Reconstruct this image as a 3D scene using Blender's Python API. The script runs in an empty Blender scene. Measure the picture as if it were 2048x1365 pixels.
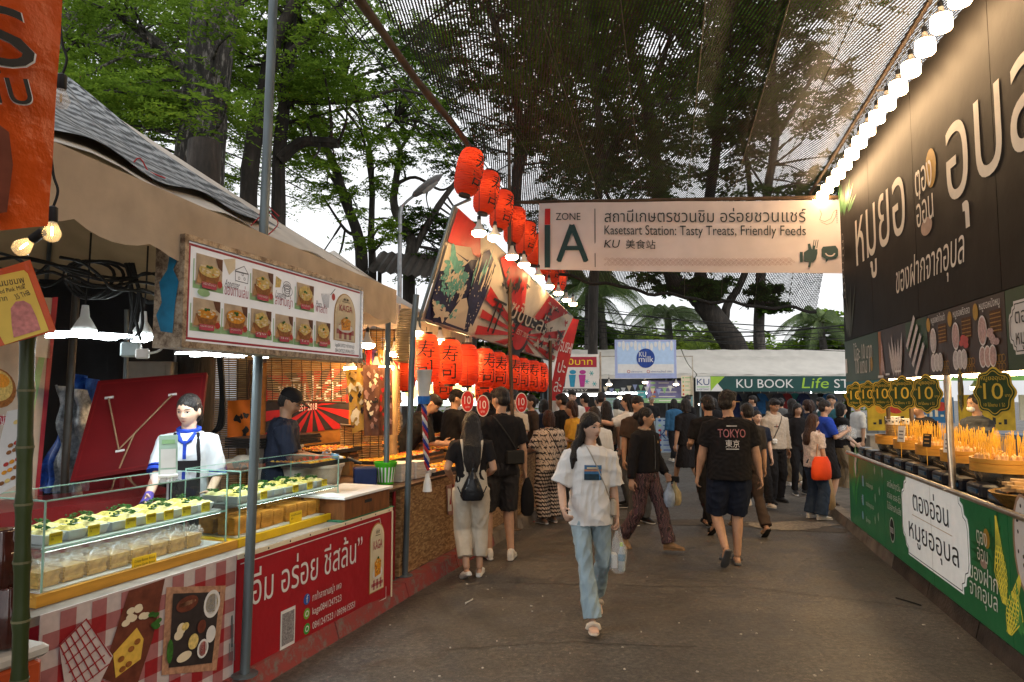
import bpy,bmesh,math,random
import numpy as np
from mathutils import Vector,Matrix
from mathutils.geometry import delaunay_2d_cdt
from mathutils.bvhtree import BVHTree
R=math.radians
SC=bpy.context.scene
COL=SC.collection
random.seed(7)
RNG=np.random.default_rng(7)
# ------------------------------------------------------------------ camera
F,CX,CY,CAMZ=1365.33,1024.0,682.5,1.75
PITCH=math.atan(102.5/F)
cam=bpy.data.cameras.new("camera")
cam.lens,cam.sensor_width,cam.clip_start,cam.clip_end=24.0,36.0,0.05,600.0
camo=bpy.data.objects.new("camera",cam)
camo.location=(0,0,CAMZ)
camo.rotation_euler=(math.pi/2+PITCH,0,0)
COL.objects.link(camo)
SC.camera=camo
# ------------------------------------------------------------------ sky, sun, exposure
SUN_EL,SUN_AZ=R(38),R(150)
w=bpy.data.worlds.new("World")
SC.world=w
w.use_nodes=True
nt=w.node_tree
bg=nt.nodes["Background"]
sky=nt.nodes.new("ShaderNodeTexSky")
sky.sky_type='NISHITA'
sky.sun_disc=False
sky.sun_elevation,sky.sun_rotation=SUN_EL,SUN_AZ
sky.air_density,sky.dust_density,sky.ozone_density=1.0,3.5,1.0
hsv=nt.nodes.new("ShaderNodeHueSaturation")
hsv.inputs['Saturation'].default_value=0.22
hsv.inputs['Value'].default_value=1.5
nt.links.new(sky.outputs[0],hsv.inputs['Color'])
ovc=nt.nodes.new("ShaderNodeMix")
ovc.data_type='RGBA'
cn=nt.nodes.new("ShaderNodeTexNoise")
cn.inputs['Scale'].default_value,cn.inputs['Detail'].default_value=2.2,6
cr=nt.nodes.new("ShaderNodeMapRange")
cr.inputs['From Min'].default_value,cr.inputs['From Max'].default_value,cr.inputs['To Min'].default_value,cr.inputs['To Max'].default_value=0.35,0.6,0.45,0.95
nt.links.new(cn.outputs['Fac'],cr.inputs['Value'])
nt.links.new(cr.outputs[0],ovc.inputs['Factor'])
nt.links.new(hsv.outputs[0],ovc.inputs['A'])
ovc.inputs['B'].default_value=(7.4,7.5,7.6,1)
nt.links.new(ovc.outputs['Result'],bg.inputs[0])
bg.inputs[1].default_value=0.135
sun=bpy.data.lights.new("sun",'SUN')
sun.energy,sun.angle,sun.color=0.6,R(12),(1.0,0.95,0.88)
suno=bpy.data.objects.new("sun",sun)
COL.objects.link(suno)
sd=Vector((math.sin(SUN_AZ)*math.cos(SUN_EL),math.cos(SUN_AZ)*math.cos(SUN_EL),math.sin(SUN_EL)))
suno.rotation_euler=sd.to_track_quat('Z','Y').to_euler()
SC.view_settings.view_transform='Standard'
SC.view_settings.look='None'
SC.view_settings.exposure=0.40
SC.view_settings.gamma=1.0
SC.cycles.use_denoising=True
SC.cycles.transparent_max_bounces=24
SC.cycles.max_bounces=6
SC.cycles.caustics_reflective=False
SC.cycles.caustics_refractive=False
SC.cycles.sample_clamp_indirect=4.0
SC.cycles.use_light_tree=True
SC.render.use_persistent_data=False
# ------------------------------------------------------------------ measuring the photograph
_s,_c=math.sin(PITCH),math.cos(PITCH)
def ray(px,py):
 v=(CY-py)/F
 return Vector(((px-CX)/F,_c-_s*v,_s+_c*v))
def at(px,py,Y):
 d=ray(px,py)
 return Vector((0,0,CAMZ))+d*(Y/d.y)
def ground(px,py,z=0.0):
 d=ray(px,py)
 return Vector((0,0,CAMZ))+d*((z-CAMZ)/d.z)
class Fr:
 """a plane standing in the scene: origin, right, up, normal towards the street"""
 def __init__(s,o,u,v=(0,0,1)):
  s.o,s.u,s.v=Vector(o),Vector(u).normalized(),Vector(v).normalized()
  s.n=s.u.cross(s.v).normalized()
 def P(s,a,b,d=0.0):
  return s.o+s.u*a+s.v*b+s.n*d
 def q(s,px,py,d=0.0):
  r=ray(px,py)
  o=s.o+s.n*d
  t=(o-Vector((0,0,CAMZ))).dot(s.n)/r.dot(s.n)
  h=Vector((0,0,CAMZ))+r*t-o
  return(h.dot(s.u),h.dot(s.v))
  # ------------------------------------------------------------------ materials
def C(h):
 h=h.lstrip('#')
 out=[]
 for i in(0,2,4):
  c=int(h[i:i+2],16)/255
  out.append(c/12.92 if c<=0.04045 else((c+0.055)/1.055)**2.4)
 return tuple(out)
_MC={}
def mat(name,col,rough=0.6,var=0.18,scale=12.0,metal=0.0,bump=0.0,bscale=None,emit=0.0,ecol=None,spec=0.25,stretch=(1,1,1),transl=0.0,alpha=1.0,coat=0.0):
 if name in _MC:
  return _MC[name]
 if isinstance(col,str):
  col=C(col)
 m=bpy.data.materials.new(name)
 m.use_nodes=True
 t=m.node_tree
 p=t.nodes['Principled BSDF']
 tc=t.nodes.new('ShaderNodeTexCoord')
 mp=t.nodes.new('ShaderNodeMapping')
 mp.inputs['Scale'].default_value=stretch
 t.links.new(tc.outputs['Object'],mp.inputs[0])
 nz=t.nodes.new('ShaderNodeTexNoise')
 nz.inputs['Scale'].default_value=scale
 nz.inputs['Detail'].default_value=5
 t.links.new(mp.outputs[0],nz.inputs['Vector'])
 mx=t.nodes.new('ShaderNodeMix')
 mx.data_type='RGBA'
 mx.inputs['A'].default_value=(*[c*(1-var)for c in col],1)
 mx.inputs['B'].default_value=(*[min(1,c*(1+var))for c in col],1)
 rp=t.nodes.new('ShaderNodeMapRange')
 rp.inputs['From Min'].default_value,rp.inputs['From Max'].default_value=0.3,0.7
 t.links.new(nz.outputs['Fac'],rp.inputs['Value'])
 t.links.new(rp.outputs[0],mx.inputs['Factor'])
 t.links.new(mx.outputs['Result'],p.inputs['Base Color'])
 p.inputs['Roughness'].default_value=rough
 p.inputs['Metallic'].default_value=metal
 p.inputs['Specular IOR Level'].default_value=spec
 p.inputs['Alpha'].default_value=alpha
 p.inputs['Coat Weight'].default_value=coat
 if transl:
  p.inputs['Transmission Weight'].default_value=0.0
  tr=t.nodes.new('ShaderNodeBsdfTranslucent')
  t.links.new(mx.outputs['Result'],tr.inputs[0])
  ms=t.nodes.new('ShaderNodeMixShader')
  ms.inputs[0].default_value=transl
  t.links.new(p.outputs[0],ms.inputs[1])
  t.links.new(tr.outputs[0],ms.inputs[2])
  t.links.new(ms.outputs[0],t.nodes['Material Output'].inputs[0])
 if bump:
  n2=t.nodes.new('ShaderNodeTexNoise')
  n2.inputs['Scale'].default_value=bscale or scale*3
  n2.inputs['Detail'].default_value=6
  t.links.new(mp.outputs[0],n2.inputs['Vector'])
  b=t.nodes.new('ShaderNodeBump')
  b.inputs['Strength'].default_value=bump
  b.inputs['Distance'].default_value=0.02
  t.links.new(n2.outputs['Fac'],b.inputs['Height'])
  t.links.new(b.outputs[0],p.inputs['Normal'])
 if emit:
  e=ecol or col
  e=C(e)if isinstance(e,str)else e
  p.inputs['Emission Color'].default_value=(*e,1)
  p.inputs['Emission Strength'].default_value=emit
 _MC[name]=m
 return m
def nodes_mat(name,fn):
 if name in _MC:
  return _MC[name]
 m=bpy.data.materials.new(name)
 m.use_nodes=True
 fn(m.node_tree,m.node_tree.nodes['Principled BSDF'])
 _MC[name]=m
 return m
def ramp(t,src,stops,interp='LINEAR'):
 r=t.nodes.new('ShaderNodeValToRGB')
 r.color_ramp.interpolation=interp
 e=r.color_ramp.elements
 while len(e)<len(stops):
  e.new(0.5)
 for i,(p,c)in enumerate(stops):
  e[i].position=p
  c=C(c)if isinstance(c,str)else c
  e[i].color=(*c[:3],1)
 t.links.new(src,r.inputs[0])
 return r.outputs[0]
def tex(t,kind,scale,coord='Object',stretch=(1,1,1),rot=(0,0,0),**kw):
 tc=t.nodes.new('ShaderNodeTexCoord')
 mp=t.nodes.new('ShaderNodeMapping')
 mp.inputs['Scale'].default_value=stretch
 mp.inputs['Rotation'].default_value=rot
 t.links.new(tc.outputs[coord],mp.inputs[0])
 n=t.nodes.new('ShaderNodeTex'+kind)
 n.inputs['Scale'].default_value=scale
 for k,v in kw.items():
  if k in n.inputs:
   n.inputs[k].default_value=v
  else:
   setattr(n,k,v)
 t.links.new(mp.outputs[0],n.inputs['Vector'])
 return n
 # ------------------------------------------------------------------ objects, parts, tags
WL={}
def tag(o,label=None,cat=None,group=None,kind=None):
 if label:o['label']=label
 if cat:o['category']=cat
 if group:o['group']=group
 if kind:o['kind']=kind
 return o
def thing(name,label,cat,loc,group=None):
 o=bpy.data.objects.new(name,None)
 o.empty_display_size=0.1
 COL.objects.link(o)
 o.location=Vector(loc)
 WL[o.name]=Vector(loc)
 return tag(o,label,cat,group)
def link_mesh(name,me,parent=None,loc=None):
 """me holds world coordinates; they are re-based on the thing they belong to"""
 base=WL[parent.name]if parent is not None else Vector(loc if loc is not None else(0,0,0))
 if base.length>0:
  me.transform(Matrix.Translation(-base))
 o=bpy.data.objects.new(name,me)
 COL.objects.link(o)
 if parent is not None:
  o.parent=parent
 else:
  o.location=base
 WL[o.name]=base
 return o
KIDS={}
def dup(root,loc,label=None,rz=0.0,group=None,scale=1.0):
 """copy of a thing with copies of its parts and sub-parts"""
 r=root.copy()
 COL.objects.link(r)
 r.location=Vector(loc)
 r.rotation_euler=(0,0,rz)
 r.scale=(scale,scale,scale)
 WL[r.name]=Vector(loc)
 if label:r['label']=label
 if group:r['group']=group
 for ch in list(root.children):
  c=ch.copy()
  COL.objects.link(c)
  c.parent=r
  for g in ch.children:
   d=g.copy()
   COL.objects.link(d)
   d.parent=c
 return r
_TXT={}
def glyphs(s,bold=0.0,res=3):
 """outline of a line of writing, filled by winding number: (points, triangles), 1 unit = 1 em"""
 k=(s,bold,res)
 if k in _TXT:
  return _TXT[k]
 cu=bpy.data.curves.new('writing','FONT')
 cu.body,cu.size,cu.offset,cu.resolution_u,cu.fill_mode=s,1.0,bold,res,'NONE'
 cu.dimensions='2D'
 o=bpy.data.objects.new('writing',cu)
 COL.objects.link(o)
 dg=bpy.context.evaluated_depsgraph_get()
 me=bpy.data.meshes.new_from_object(o.evaluated_get(dg))
 bpy.data.objects.remove(o)
 bpy.data.curves.remove(cu)
 V=np.array([v.co[:2]for v in me.vertices],float).reshape(-1,2)
 E=[tuple(e.vertices)for e in me.edges]
 bpy.data.meshes.remove(me)
 # order the loops so that every edge has its drawing direction
 nb={}
 for a,b in E:
  nb.setdefault(a,[]).append(b)
  nb.setdefault(b,[]).append(a)
 seen,loops=set(),[]
 for a in range(len(V)):
  if a in seen or a not in nb:
   continue
  lp,cur,prev=[a],a,None
  seen.add(a)
  nxt=min(nb[a],key=lambda x:(x!=a+1,x))
  while nxt not in seen:
   lp.append(nxt);seen.add(nxt)
   prev,cur=cur,nxt
   c2=[x for x in nb[cur]if x!=prev]
   if not c2:break
   nxt=c2[0]
  if len(lp)>2:loops.append(lp)
 tp,tt=[],[]
 # clusters of loops that overlap in x are filled together
 info=sorted((V[l][:,0].min(),V[l][:,0].max(),l)for l in loops)
 groups=[]
 for lo,hi,l in info:
  if groups and lo<=groups[-1][1]:
   groups[-1][1]=max(groups[-1][1],hi);groups[-1][2].append(l)
  else:
   groups.append([lo,hi,[l]])
 for lo,hi,ls in groups:
  pts,edges=[],[]
  for l in ls:
   b0=len(pts)
   pts+=[Vector(V[i])for i in l]
   edges+=[(b0+i,b0+(i+1)%len(l))for i in range(len(l))]
  ov,_,of,*_=delaunay_2d_cdt(pts,edges,[],0,1e-6)
  if not of:continue
  P=np.array([p[:]for p in ov]);T=np.array(of)
  cen=P[T].mean(1)
  A=np.array([pts[a][:]for a,b in edges]);B=np.array([pts[b][:]for a,b in edges])
  y=cen[:,1][:,None];x=cen[:,0][:,None]
  upw=(A[:,1]<=y)&(B[:,1]>y)
  dnw=(A[:,1]>y)&(B[:,1]<=y)
  isl=(B[:,0]-A[:,0])*(y-A[:,1])-(x-A[:,0])*(B[:,1]-A[:,1])
  wn=(upw&(isl>0)).sum(1)-(dnw&(isl<0)).sum(1)
  T=T[wn!=0]
  b0=sum(len(p)for p in tp)
  tp.append(P);tt.append(T+b0)
 P=np.concatenate(tp)if tp else np.zeros((0,2))
 T=np.concatenate(tt)if tt else np.zeros((0,3),int)
 _TXT[k]=(P,T)
 return _TXT[k]
class MB:
 """collects shapes and links them as one mesh object"""
 def __init__(s,m=None):
  s.v,s.f,s.mi,s.mats,s.dm=[],[],[],[],m
 def mx(s,m):
  m=m or s.dm
  if m not in s.mats:s.mats.append(m)
  return s.mats.index(m)
 def add(s,vs,fs,m=None):
  b=len(s.v)
  s.v+=[tuple(v)for v in vs]
  i=s.mx(m)
  s.f+=[tuple(b+k for k in f)for f in fs]
  s.mi+=[i]*len(fs)
  return s
 def quad(s,a,b,c,d,m=None):
  return s.add([a,b,c,d],[(0,1,2,3)],m)
 def hexa(s,p,m=None):
  """8 corners: bottom ring then top ring"""
  return s.add(p,[(3,2,1,0),(4,5,6,7),(0,1,5,4),(1,2,6,5),(2,3,7,6),(3,0,4,7)],m)
 def box(s,c,size,rz=0.0,m=None,rx=0.0,ry=0.0):
  q=Matrix.Rotation(rz,3,'Z')@Matrix.Rotation(ry,3,'Y')@Matrix.Rotation(rx,3,'X')
  c=Vector(c);x,y,z=[k/2 for k in size]
  return s.hexa([c+q@Vector(p)for p in((-x,-y,-z),(x,-y,-z),(x,y,-z),(-x,y,-z),(-x,-y,z),(x,-y,z),(x,y,z),(-x,y,z))],m)
 def slab(s,fr,a0,b0,a1,b1,d0,d1,m=None):
  return s.hexa([fr.P(a0,b0,d1),fr.P(a1,b0,d1),fr.P(a1,b0,d0),fr.P(a0,b0,d0),fr.P(a0,b1,d1),fr.P(a1,b1,d1),fr.P(a1,b1,d0),fr.P(a0,b1,d0)],m)
 def bevbox(s,c,size,bev=0.01,rz=0.0,m=None):
  """box with chamfered vertical and top edges"""
  x,y,z=[k/2 for k in size];q=Matrix.Rotation(rz,3,'Z');c=Vector(c)
  def rg(xx,yy,zz,b):return[(-xx+b,-yy,zz),(xx-b,-yy,zz),(xx,-yy+b,zz),(xx,yy-b,zz),(xx-b,yy,zz),(-xx+b,yy,zz),(-xx,yy-b,zz),(-xx,-yy+b,zz)]
  rings=[rg(x-bev,y-bev,-z,bev),rg(x,y,-z+bev,bev),rg(x,y,z-bev,bev),rg(x-bev,y-bev,z,bev)]
  vs=[c+q@Vector(p)for r in rings for p in r]
  fs=[tuple(range(7,-1,-1)),tuple(range(24,32))]
  for k in range(3):
   for i in range(8):
    fs.append((k*8+i,k*8+(i+1)%8,(k+1)*8+(i+1)%8,(k+1)*8+i))
  return s.add(vs,fs,m)
 def tube(s,pts,r,n=8,m=None,flat=1.0,upv=None):
  pts=[Vector(p)for p in pts]
  rs=list(r)if isinstance(r,(list,tuple))else[r]*len(pts)
  ref=Vector(upv)if upv else None
  vs,fs=[],[]
  for i,p in enumerate(pts):
   d=(pts[min(i+1,len(pts)-1)]-pts[max(i-1,0)])
   d=d.normalized()if d.length>1e-9 else Vector((0,0,1))
   if ref is None:
    ref=Vector((0,0,1))if abs(d.z)<0.9 else Vector((1,0,0))
   x=(ref-d*ref.dot(d))
   x=x.normalized()if x.length>1e-6 else d.orthogonal().normalized()
   if upv is None:ref=x
   y=d.cross(x)
   for k in range(n):
    a=2*math.pi*k/n
    vs.append(p+(x*math.cos(a)+y*(math.sin(a)*flat))*rs[i])
  for i in range(len(pts)-1):
   for k in range(n):
    k2=(k+1)%n
    fs.append((i*n+k,i*n+k2,(i+1)*n+k2,(i+1)*n+k))
  fs.append(tuple(range(n-1,-1,-1)))
  fs.append(tuple((len(pts)-1)*n+k for k in range(n)))
  return s.add(vs,fs,m)
 def lathe(s,prof,o,n=16,m=None,q=None,sx=1.0,sy=1.0,open_=False):
  o=Vector(o);vs,fs=[],[]
  for r,z in prof:
   for k in range(n):
    a=2*math.pi*k/n
    p=Vector((r*math.cos(a)*sx,r*math.sin(a)*sy,z))
    vs.append(o+(q@p if q else p))
  for i in range(len(prof)-1):
   for k in range(n):
    k2=(k+1)%n
    fs.append((i*n+k,i*n+k2,(i+1)*n+k2,(i+1)*n+k))
  if not open_:
   fs.append(tuple(range(n-1,-1,-1)))
   fs.append(tuple((len(prof)-1)*n+k for k in range(n)))
  return s.add(vs,fs,m)
 def ball(s,c,r,n=10,k=6,m=None,q=None):
  r=r if isinstance(r,(tuple,list))else(r,r,r)
  c=Vector(c);vs,fs=[],[]
  for i in range(1,k):
   t=math.pi*i/k
   for j in range(n):
    a=2*math.pi*j/n
    p=Vector((math.sin(t)*math.cos(a)*r[0],math.sin(t)*math.sin(a)*r[1],-math.cos(t)*r[2]))
    vs.append(c+(q@p if q else p))
  lo,hi=Vector((0,0,-r[2])),Vector((0,0,r[2]))
  vs+=[c+(q@lo if q else lo),c+(q@hi if q else hi)]
  b,t_=len(vs)-2,len(vs)-1
  for i in range(k-2):
   for j in range(n):
    j2=(j+1)%n
    fs.append((i*n+j,i*n+j2,(i+1)*n+j2,(i+1)*n+j))
  for j in range(n):
   j2=(j+1)%n
   fs.append((b,j2,j));fs.append((t_,(k-2)*n+j,(k-2)*n+j2))
  return s.add(vs,fs,m)
  # ---- flat artwork lying on a plane, d metres in front of it
 def rect(s,fr,a0,b0,a1,b1,d,m=None):
  return s.quad(fr.P(a0,b0,d),fr.P(a1,b0,d),fr.P(a1,b1,d),fr.P(a0,b1,d),m)
 def poly(s,fr,pts,d,m=None):
  P=[Vector(p)for p in pts]
  ov,_,of,*_=delaunay_2d_cdt(P,[],[list(range(len(P)))],1,1e-6)
  if not of:return s
  A=np.array([p[:]for p in ov])
  out=[]
  for f in of:
   q=A[list(f)]
   ar=(q[1][0]-q[0][0])*(q[2][1]-q[0][1])-(q[2][0]-q[0][0])*(q[1][1]-q[0][1])
   out.append(tuple(f)if ar>0 else tuple(reversed(f)))
  return s.add([fr.P(p[0],p[1],d)for p in A],out,m)
 def ell(s,fr,a,b,ra,rb,d,m=None,n=18,t0=0.0):
  pts=[fr.P(a+ra*math.cos(2*math.pi*k/n+t0),b+rb*math.sin(2*math.pi*k/n+t0),d)for k in range(n)]
  return s.add(pts,[tuple(range(n))],m)
 def ring(s,fr,a,b,ra,rb,w,d,m=None,n=24,a0=0.0,a1=2*math.pi):
  vs,fs=[],[]
  for k in range(n+1):
   t=a0+(a1-a0)*k/n
   for q in(1,0):
    vs.append(fr.P(a+(ra-w*q)*math.cos(t),b+(rb-w*q)*math.sin(t),d))
  for k in range(n):
   fs.append((2*k,2*k+1,2*k+3,2*k+2)[::-1])
  return s.add(vs,fs,m)
 def line(s,fr,pts,wd,d,m=None,closed=False):
  P=[Vector(p)for p in pts]
  if closed:P=P+[P[0]]
  for a,b in zip(P[:-1],P[1:]):
   t=b-a
   if t.length<1e-9:continue
   t.normalize();nn=Vector((-t.y,t.x))*(wd/2);e=t*(wd*0.35)
   s.quad(*[fr.P(p.x,p.y,d)for p in(a-e-nn,b+e-nn,b+e+nn,a-e+nn)],m)
  return s
 def txt(s,fr,body,a0,b0,a1=None,h=None,d=0.004,m=None,bold=0.0,shear=0.0,sy=None,rot=0.0,centre=False,vert=False,yf=1.0):
  """writing whose left end and baseline sit at a0,b0; a1 fits its width, h sets the em height"""
  P,T=glyphs(body,bold)
  if not len(P):return s
  lo,hi=P[:,0].min(),P[:,0].max()
  if a1 is not None:
   kx=(a1-a0)/(hi-lo);ky=h if h else kx
  else:
   kx=ky=h
  ky*=yf
  X=(P[:,0]-lo)*kx;Y=P[:,1]*ky
  if centre:X=X-(hi-lo)*kx/2
  X=X+Y*shear
  if rot:
   c,sn=math.cos(rot),math.sin(rot);X,Y=X*c-Y*sn,X*sn+Y*c
  return s.add([fr.P(a0+x,b0+y,d)for x,y in zip(X,Y)],[tuple(t)for t in T],m)
 def mesh(s,name,smooth=False):
  me=bpy.data.meshes.new(name)
  me.from_pydata(s.v,[],s.f)
  for m in s.mats:me.materials.append(m)
  me.polygons.foreach_set('material_index',s.mi)
  if smooth:
   me.polygons.foreach_set('use_smooth',[True]*len(s.f))
   try:me.set_sharp_from_angle(angle=R(42))
   except Exception:pass
  me.update()
  return me
 def build(s,name,parent=None,loc=None,smooth=False,**tags):
  o=link_mesh(name,s.mesh(name,smooth),parent,loc)
  return tag(o,**tags)if tags else o
def fast_mesh(name,V,Fq,m,smooth=False,mi=None):
 """mesh from numpy quads"""
 me=bpy.data.meshes.new(name)
 V=np.asarray(V,np.float32);Fq=np.asarray(Fq,np.int32)
 k=Fq.shape[1]
 me.vertices.add(len(V));me.vertices.foreach_set('co',V.ravel())
 me.loops.add(Fq.size);me.loops.foreach_set('vertex_index',Fq.ravel())
 me.polygons.add(len(Fq))
 me.polygons.foreach_set('loop_start',np.arange(0,Fq.size,k,dtype=np.int32))
 for q in(m if isinstance(m,list)else[m]):me.materials.append(q)
 if mi is not None:me.polygons.foreach_set('material_index',np.asarray(mi,np.int32))
 if smooth:me.polygons.foreach_set('use_smooth',np.ones(len(Fq),bool))
 me.update(calc_edges=True)
 return me
def sheet(fn,nu,nv,name,m,smooth=True,th=0.0):
 """cloth: fn(u,v) -> point, u,v in 0..1"""
 V=[fn(i/nu,j/nv)for j in range(nv+1)for i in range(nu+1)]
 Fq=[(j*(nu+1)+i,j*(nu+1)+i+1,(j+1)*(nu+1)+i+1,(j+1)*(nu+1)+i)for j in range(nv)for i in range(nu)]
 return fast_mesh(name,[tuple(v)for v in V],Fq,m,smooth)
def lerp(a,b,t):
 return a+(b-a)*t
 # ================================================================== ground, kerbs, trees, shade net
def asphalt(t,p):
 n1=tex(t,'Noise',0.55,Detail=5)
 n2=tex(t,'Noise',26,Detail=8,Roughness=.85)
 n3=tex(t,'Noise',3.2,Detail=8,Roughness=0.7)
 vo=tex(t,'Voronoi',30)
 base=ramp(t,n1.outputs['Fac'],[(0.3,(0.050,0.044,0.038)),(0.5,(0.072,0.063,0.054)),(0.72,(0.105,0.092,0.077))])
 fine=ramp(t,n2.outputs['Fac'],[(0.36,(0.32,0.32,0.32)),(0.5,(.9,.9,.9)),(0.62,(1.9,1.85,1.75))])
 mid=ramp(t,n3.outputs['Fac'],[(0.35,(0.72,0.71,0.70)),(0.6,(1.1,1.1,1.1)),(0.75,(1.3,1.25,1.15))])
 sp=ramp(t,vo.outputs['Distance'],[(0.0,(2.8,2.6,2.3)),(0.12,(2.0,1.9,1.7)),(0.16,(1,1,1))])
 cur=base
 for o in(fine,mid,sp):
  m=t.nodes.new('ShaderNodeMix');m.data_type='RGBA';m.blend_type='MULTIPLY';m.inputs['Factor'].default_value=1
  t.links.new(cur,m.inputs['A']);t.links.new(o,m.inputs['B']);cur=m.outputs['Result']
 t.links.new(cur,p.inputs['Base Color'])
 rr=ramp(t,n3.outputs['Fac'],[(0.35,(0.42,0.42,0.42)),(0.65,(0.72,0.72,0.72))])
 t.links.new(rr,p.inputs['Roughness'])
 b=t.nodes.new('ShaderNodeBump');b.inputs['Strength'].default_value=0.55;b.inputs['Distance'].default_value=0.014
 t.links.new(n2.outputs['Fac'],b.inputs['Height']);t.links.new(b.outputs[0],p.inputs['Normal'])
m_asph=nodes_mat('asphalt',asphalt)
road=MB(m_asph)
road.quad((-90,-30,0),(90,-30,0),(90,160,0),(-90,160,0))
road.build('road',kind='structure')
# worn patches and a broken line across the road
m_worn=mat('worn_paint',(0.20,0.165,0.125),0.8,0.4,30)
def patch(name,pts,z,m,jit=0.03):
 b=MB(m);r=random.Random(len(name)+int(pts[0][0]*97))
 P=[]
 for i,p in enumerate(pts):
  q=pts[(i+1)%len(pts)]
  for k in range(7):
   t=k/7
   P.append((p[0]+(q[0]-p[0])*t+r.uniform(-jit,jit),p[1]+(q[1]-p[1])*t+r.uniform(-jit,jit)))
 fr=Fr((0,0,0),(1,0,0),(0,1,0))
 b.poly(fr,P,z)
 return b.build(name,kind='structure')
g=[ground(*p)for p in((1080,1040),(1460,1040),(1700,1060),(1690,1068),(1460,1052),(1080,1048))]
m_seam=mat('road_seam',(0.085,0.068,0.05),0.8,0.35,24)
patch('road_marking',[(p.x,p.y)for p in g],0.004,m_seam,0.05)
g=[ground(*p)for p in((1490,1047),(1590,1043),(1680,1050),(1600,1062),(1520,1058))]
patch('road_marking',[(p.x,p.y)for p in g],0.008,m_worn,0.07)
m_crack=mat('crack_tar',(0.018,0.015,0.013),0.5,0.2,30)
for pts in(((640,1232),(980,1165),(1300,1172),(1500,1176)),((1500,1176),(1800,1212),(2000,1252)),((900,1300),(1150,1285),(1420,1297))):
 b=MB(m_crack);q=[]
 for i in range(len(pts)-1):
  for k in range(8):
   t=k/8
   v=ground(pts[i][0]+(pts[i+1][0]-pts[i][0])*t,pts[i][1]+(pts[i+1][1]-pts[i][1])*t)
   q.append((v.x+random.uniform(-.025,.025),v.y+random.uniform(-.025,.025)))
 b.line(Fr((0,0,0),(1,0,0),(0,1,0)),q,0.007,0.004)
 b.build('road_crack',kind='structure')
 # raised pavements with kerbs on both sides
KL0,KLd=Vector((-1.00,5.69,0)),0.345
def kl(Y,off=0):return KL0.x+(Y-KL0.y)*KLd+off
m_pave=mat('pavement_concrete',(0.11,0.095,0.08),0.85,0.3,6,bump=0.3,bscale=60)
m_kerb=mat('kerb_concrete',(0.16,0.13,0.10),0.85,0.45,5,bump=0.4,bscale=40)
def redk(t,p):
 n=tex(t,'Noise',9,Detail=8,Roughness=0.75)
 t.links.new(ramp(t,n.outputs['Fac'],[(0.38,(0.15,0.12,0.10)),(0.5,(0.22,0.035,0.03)),(0.7,(0.28,0.03,0.025))]),p.inputs['Base Color'])
 p.inputs['Roughness'].default_value=0.75
m_rkerb=nodes_mat('kerb_red_paint',redk)
b=MB(m_pave)
for y0,y1 in((-4,15.5),):
 b.hexa([(-14,y0,-.02),(kl(y0)-.155,y0,-.02),(kl(y1)-.155,y1,-.02),(-14,y1,-.02),(-14,y0,.115),(kl(y0)-.155,y0,.115),(kl(y1)-.155,y1,.115),(-14,y1,.115)])
b.build('pavement',kind='structure')
b=MB(m_kerb)
y=-4.0
while y<15:
 y1=y+0.985
 m=m_rkerb if 3.0<y<7.2 else m_kerb
 a0,a1,c0,c1=kl(y)-.15,kl(y1)-.15,kl(y),kl(y1)
 b.hexa([(a0,y,-.02),(c0+.02,y,-.02),(c1+.02,y1,-.02),(a1,y1,-.02),(a0,y,.12),(c0-.02,y,.12),(c1-.02,y1,.12),(a1,y1,.12)],m)
 y+=1.0
b.build('kerb',kind='structure')
PRd=0.2557
def kr(Y):return 2.03+PRd*Y
b=MB(m_pave)
b.hexa([(kr(-4)+.155,-4,-.02),(16,-4,-.02),(16,12,-.02),(kr(12)+.155,12,-.02),(kr(-4)+.155,-4,.115),(16,-4,.115),(16,12,.115),(kr(12)+.155,12,.115)])
b.build('pavement',kind='structure')
m_dkerb=mat('dark_kerb',(0.05,0.038,0.03),0.8,0.5,5,bump=0.4,bscale=40)
b=MB(m_dkerb);y=0.0
while y<9.2:
 y1=y+.985
 b.hexa([(kr(y)-.02,y,-.02),(kr(y)+.15,y,-.02),(kr(y1)+.15,y1,-.02),(kr(y1)-.02,y1,-.02),(kr(y)+.02,y,.12),(kr(y)+.15,y,.12),(kr(y1)+.15,y1,.12),(kr(y1)+.02,y1,.12)],m_dkerb if y<7 else m_kerb)
 y+=1.0
b.build('kerb',kind='structure')
# scraps on the road
m_scrap=mat('scrap',(0.5,0.45,0.38),0.7,0.2,30)
r=random.Random(5)
sc=MB(m_scrap)
for i in range(90):
 px,py=r.uniform(560,2040),r.uniform(1010,1360)
 v=ground(px,py)
 if v.x<kl(v.y)+.1 or v.x>kr(v.y)-.1:continue
 s_=r.uniform(.004,.013)
 sc.box((v.x,v.y,.004),(s_,s_*r.uniform(.6,1.6),.006),r.uniform(0,3))
sc.build('litter',kind='stuff',label='tiny pale crumbs and grit scattered over the asphalt')
v=ground(940,1205)
b=MB(mat('paper_white',(0.6,0.56,0.5),0.7,0.15,40))
b.tube([v+Vector((-.035,-.06,.008)),v+Vector((0,0,.012)),v+Vector((.02,.05,.010))],[.009,.005,.008],6,flat=.5)
b.build('straw_wrapper',loc=v,label='white twisted paper wrapper lying on the road before the overall wearer',cat='litter')
a,c=ground(1792,1198),ground(1842,1213)
b=MB(mat('black_plastic',(0.012,0.012,0.012),0.5))
b.tube([a+Vector((0,0,.008)),(a+c)/2+Vector((.0,.01,.009)),c+Vector((0,0,.008))],.006,6)
b.build('cable_tie',loc=a,label='thin black strip lying on the road near the green counter',cat='litter')
v=ground(2020,1160);v=ground(1835,1160)
b=MB(mat('crumpled_bag',(0.32,0.28,0.25),0.4,0.2,20))
b.ball(v+Vector((.07,0,.045)),(.055,.05,.05),9,6)
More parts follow.
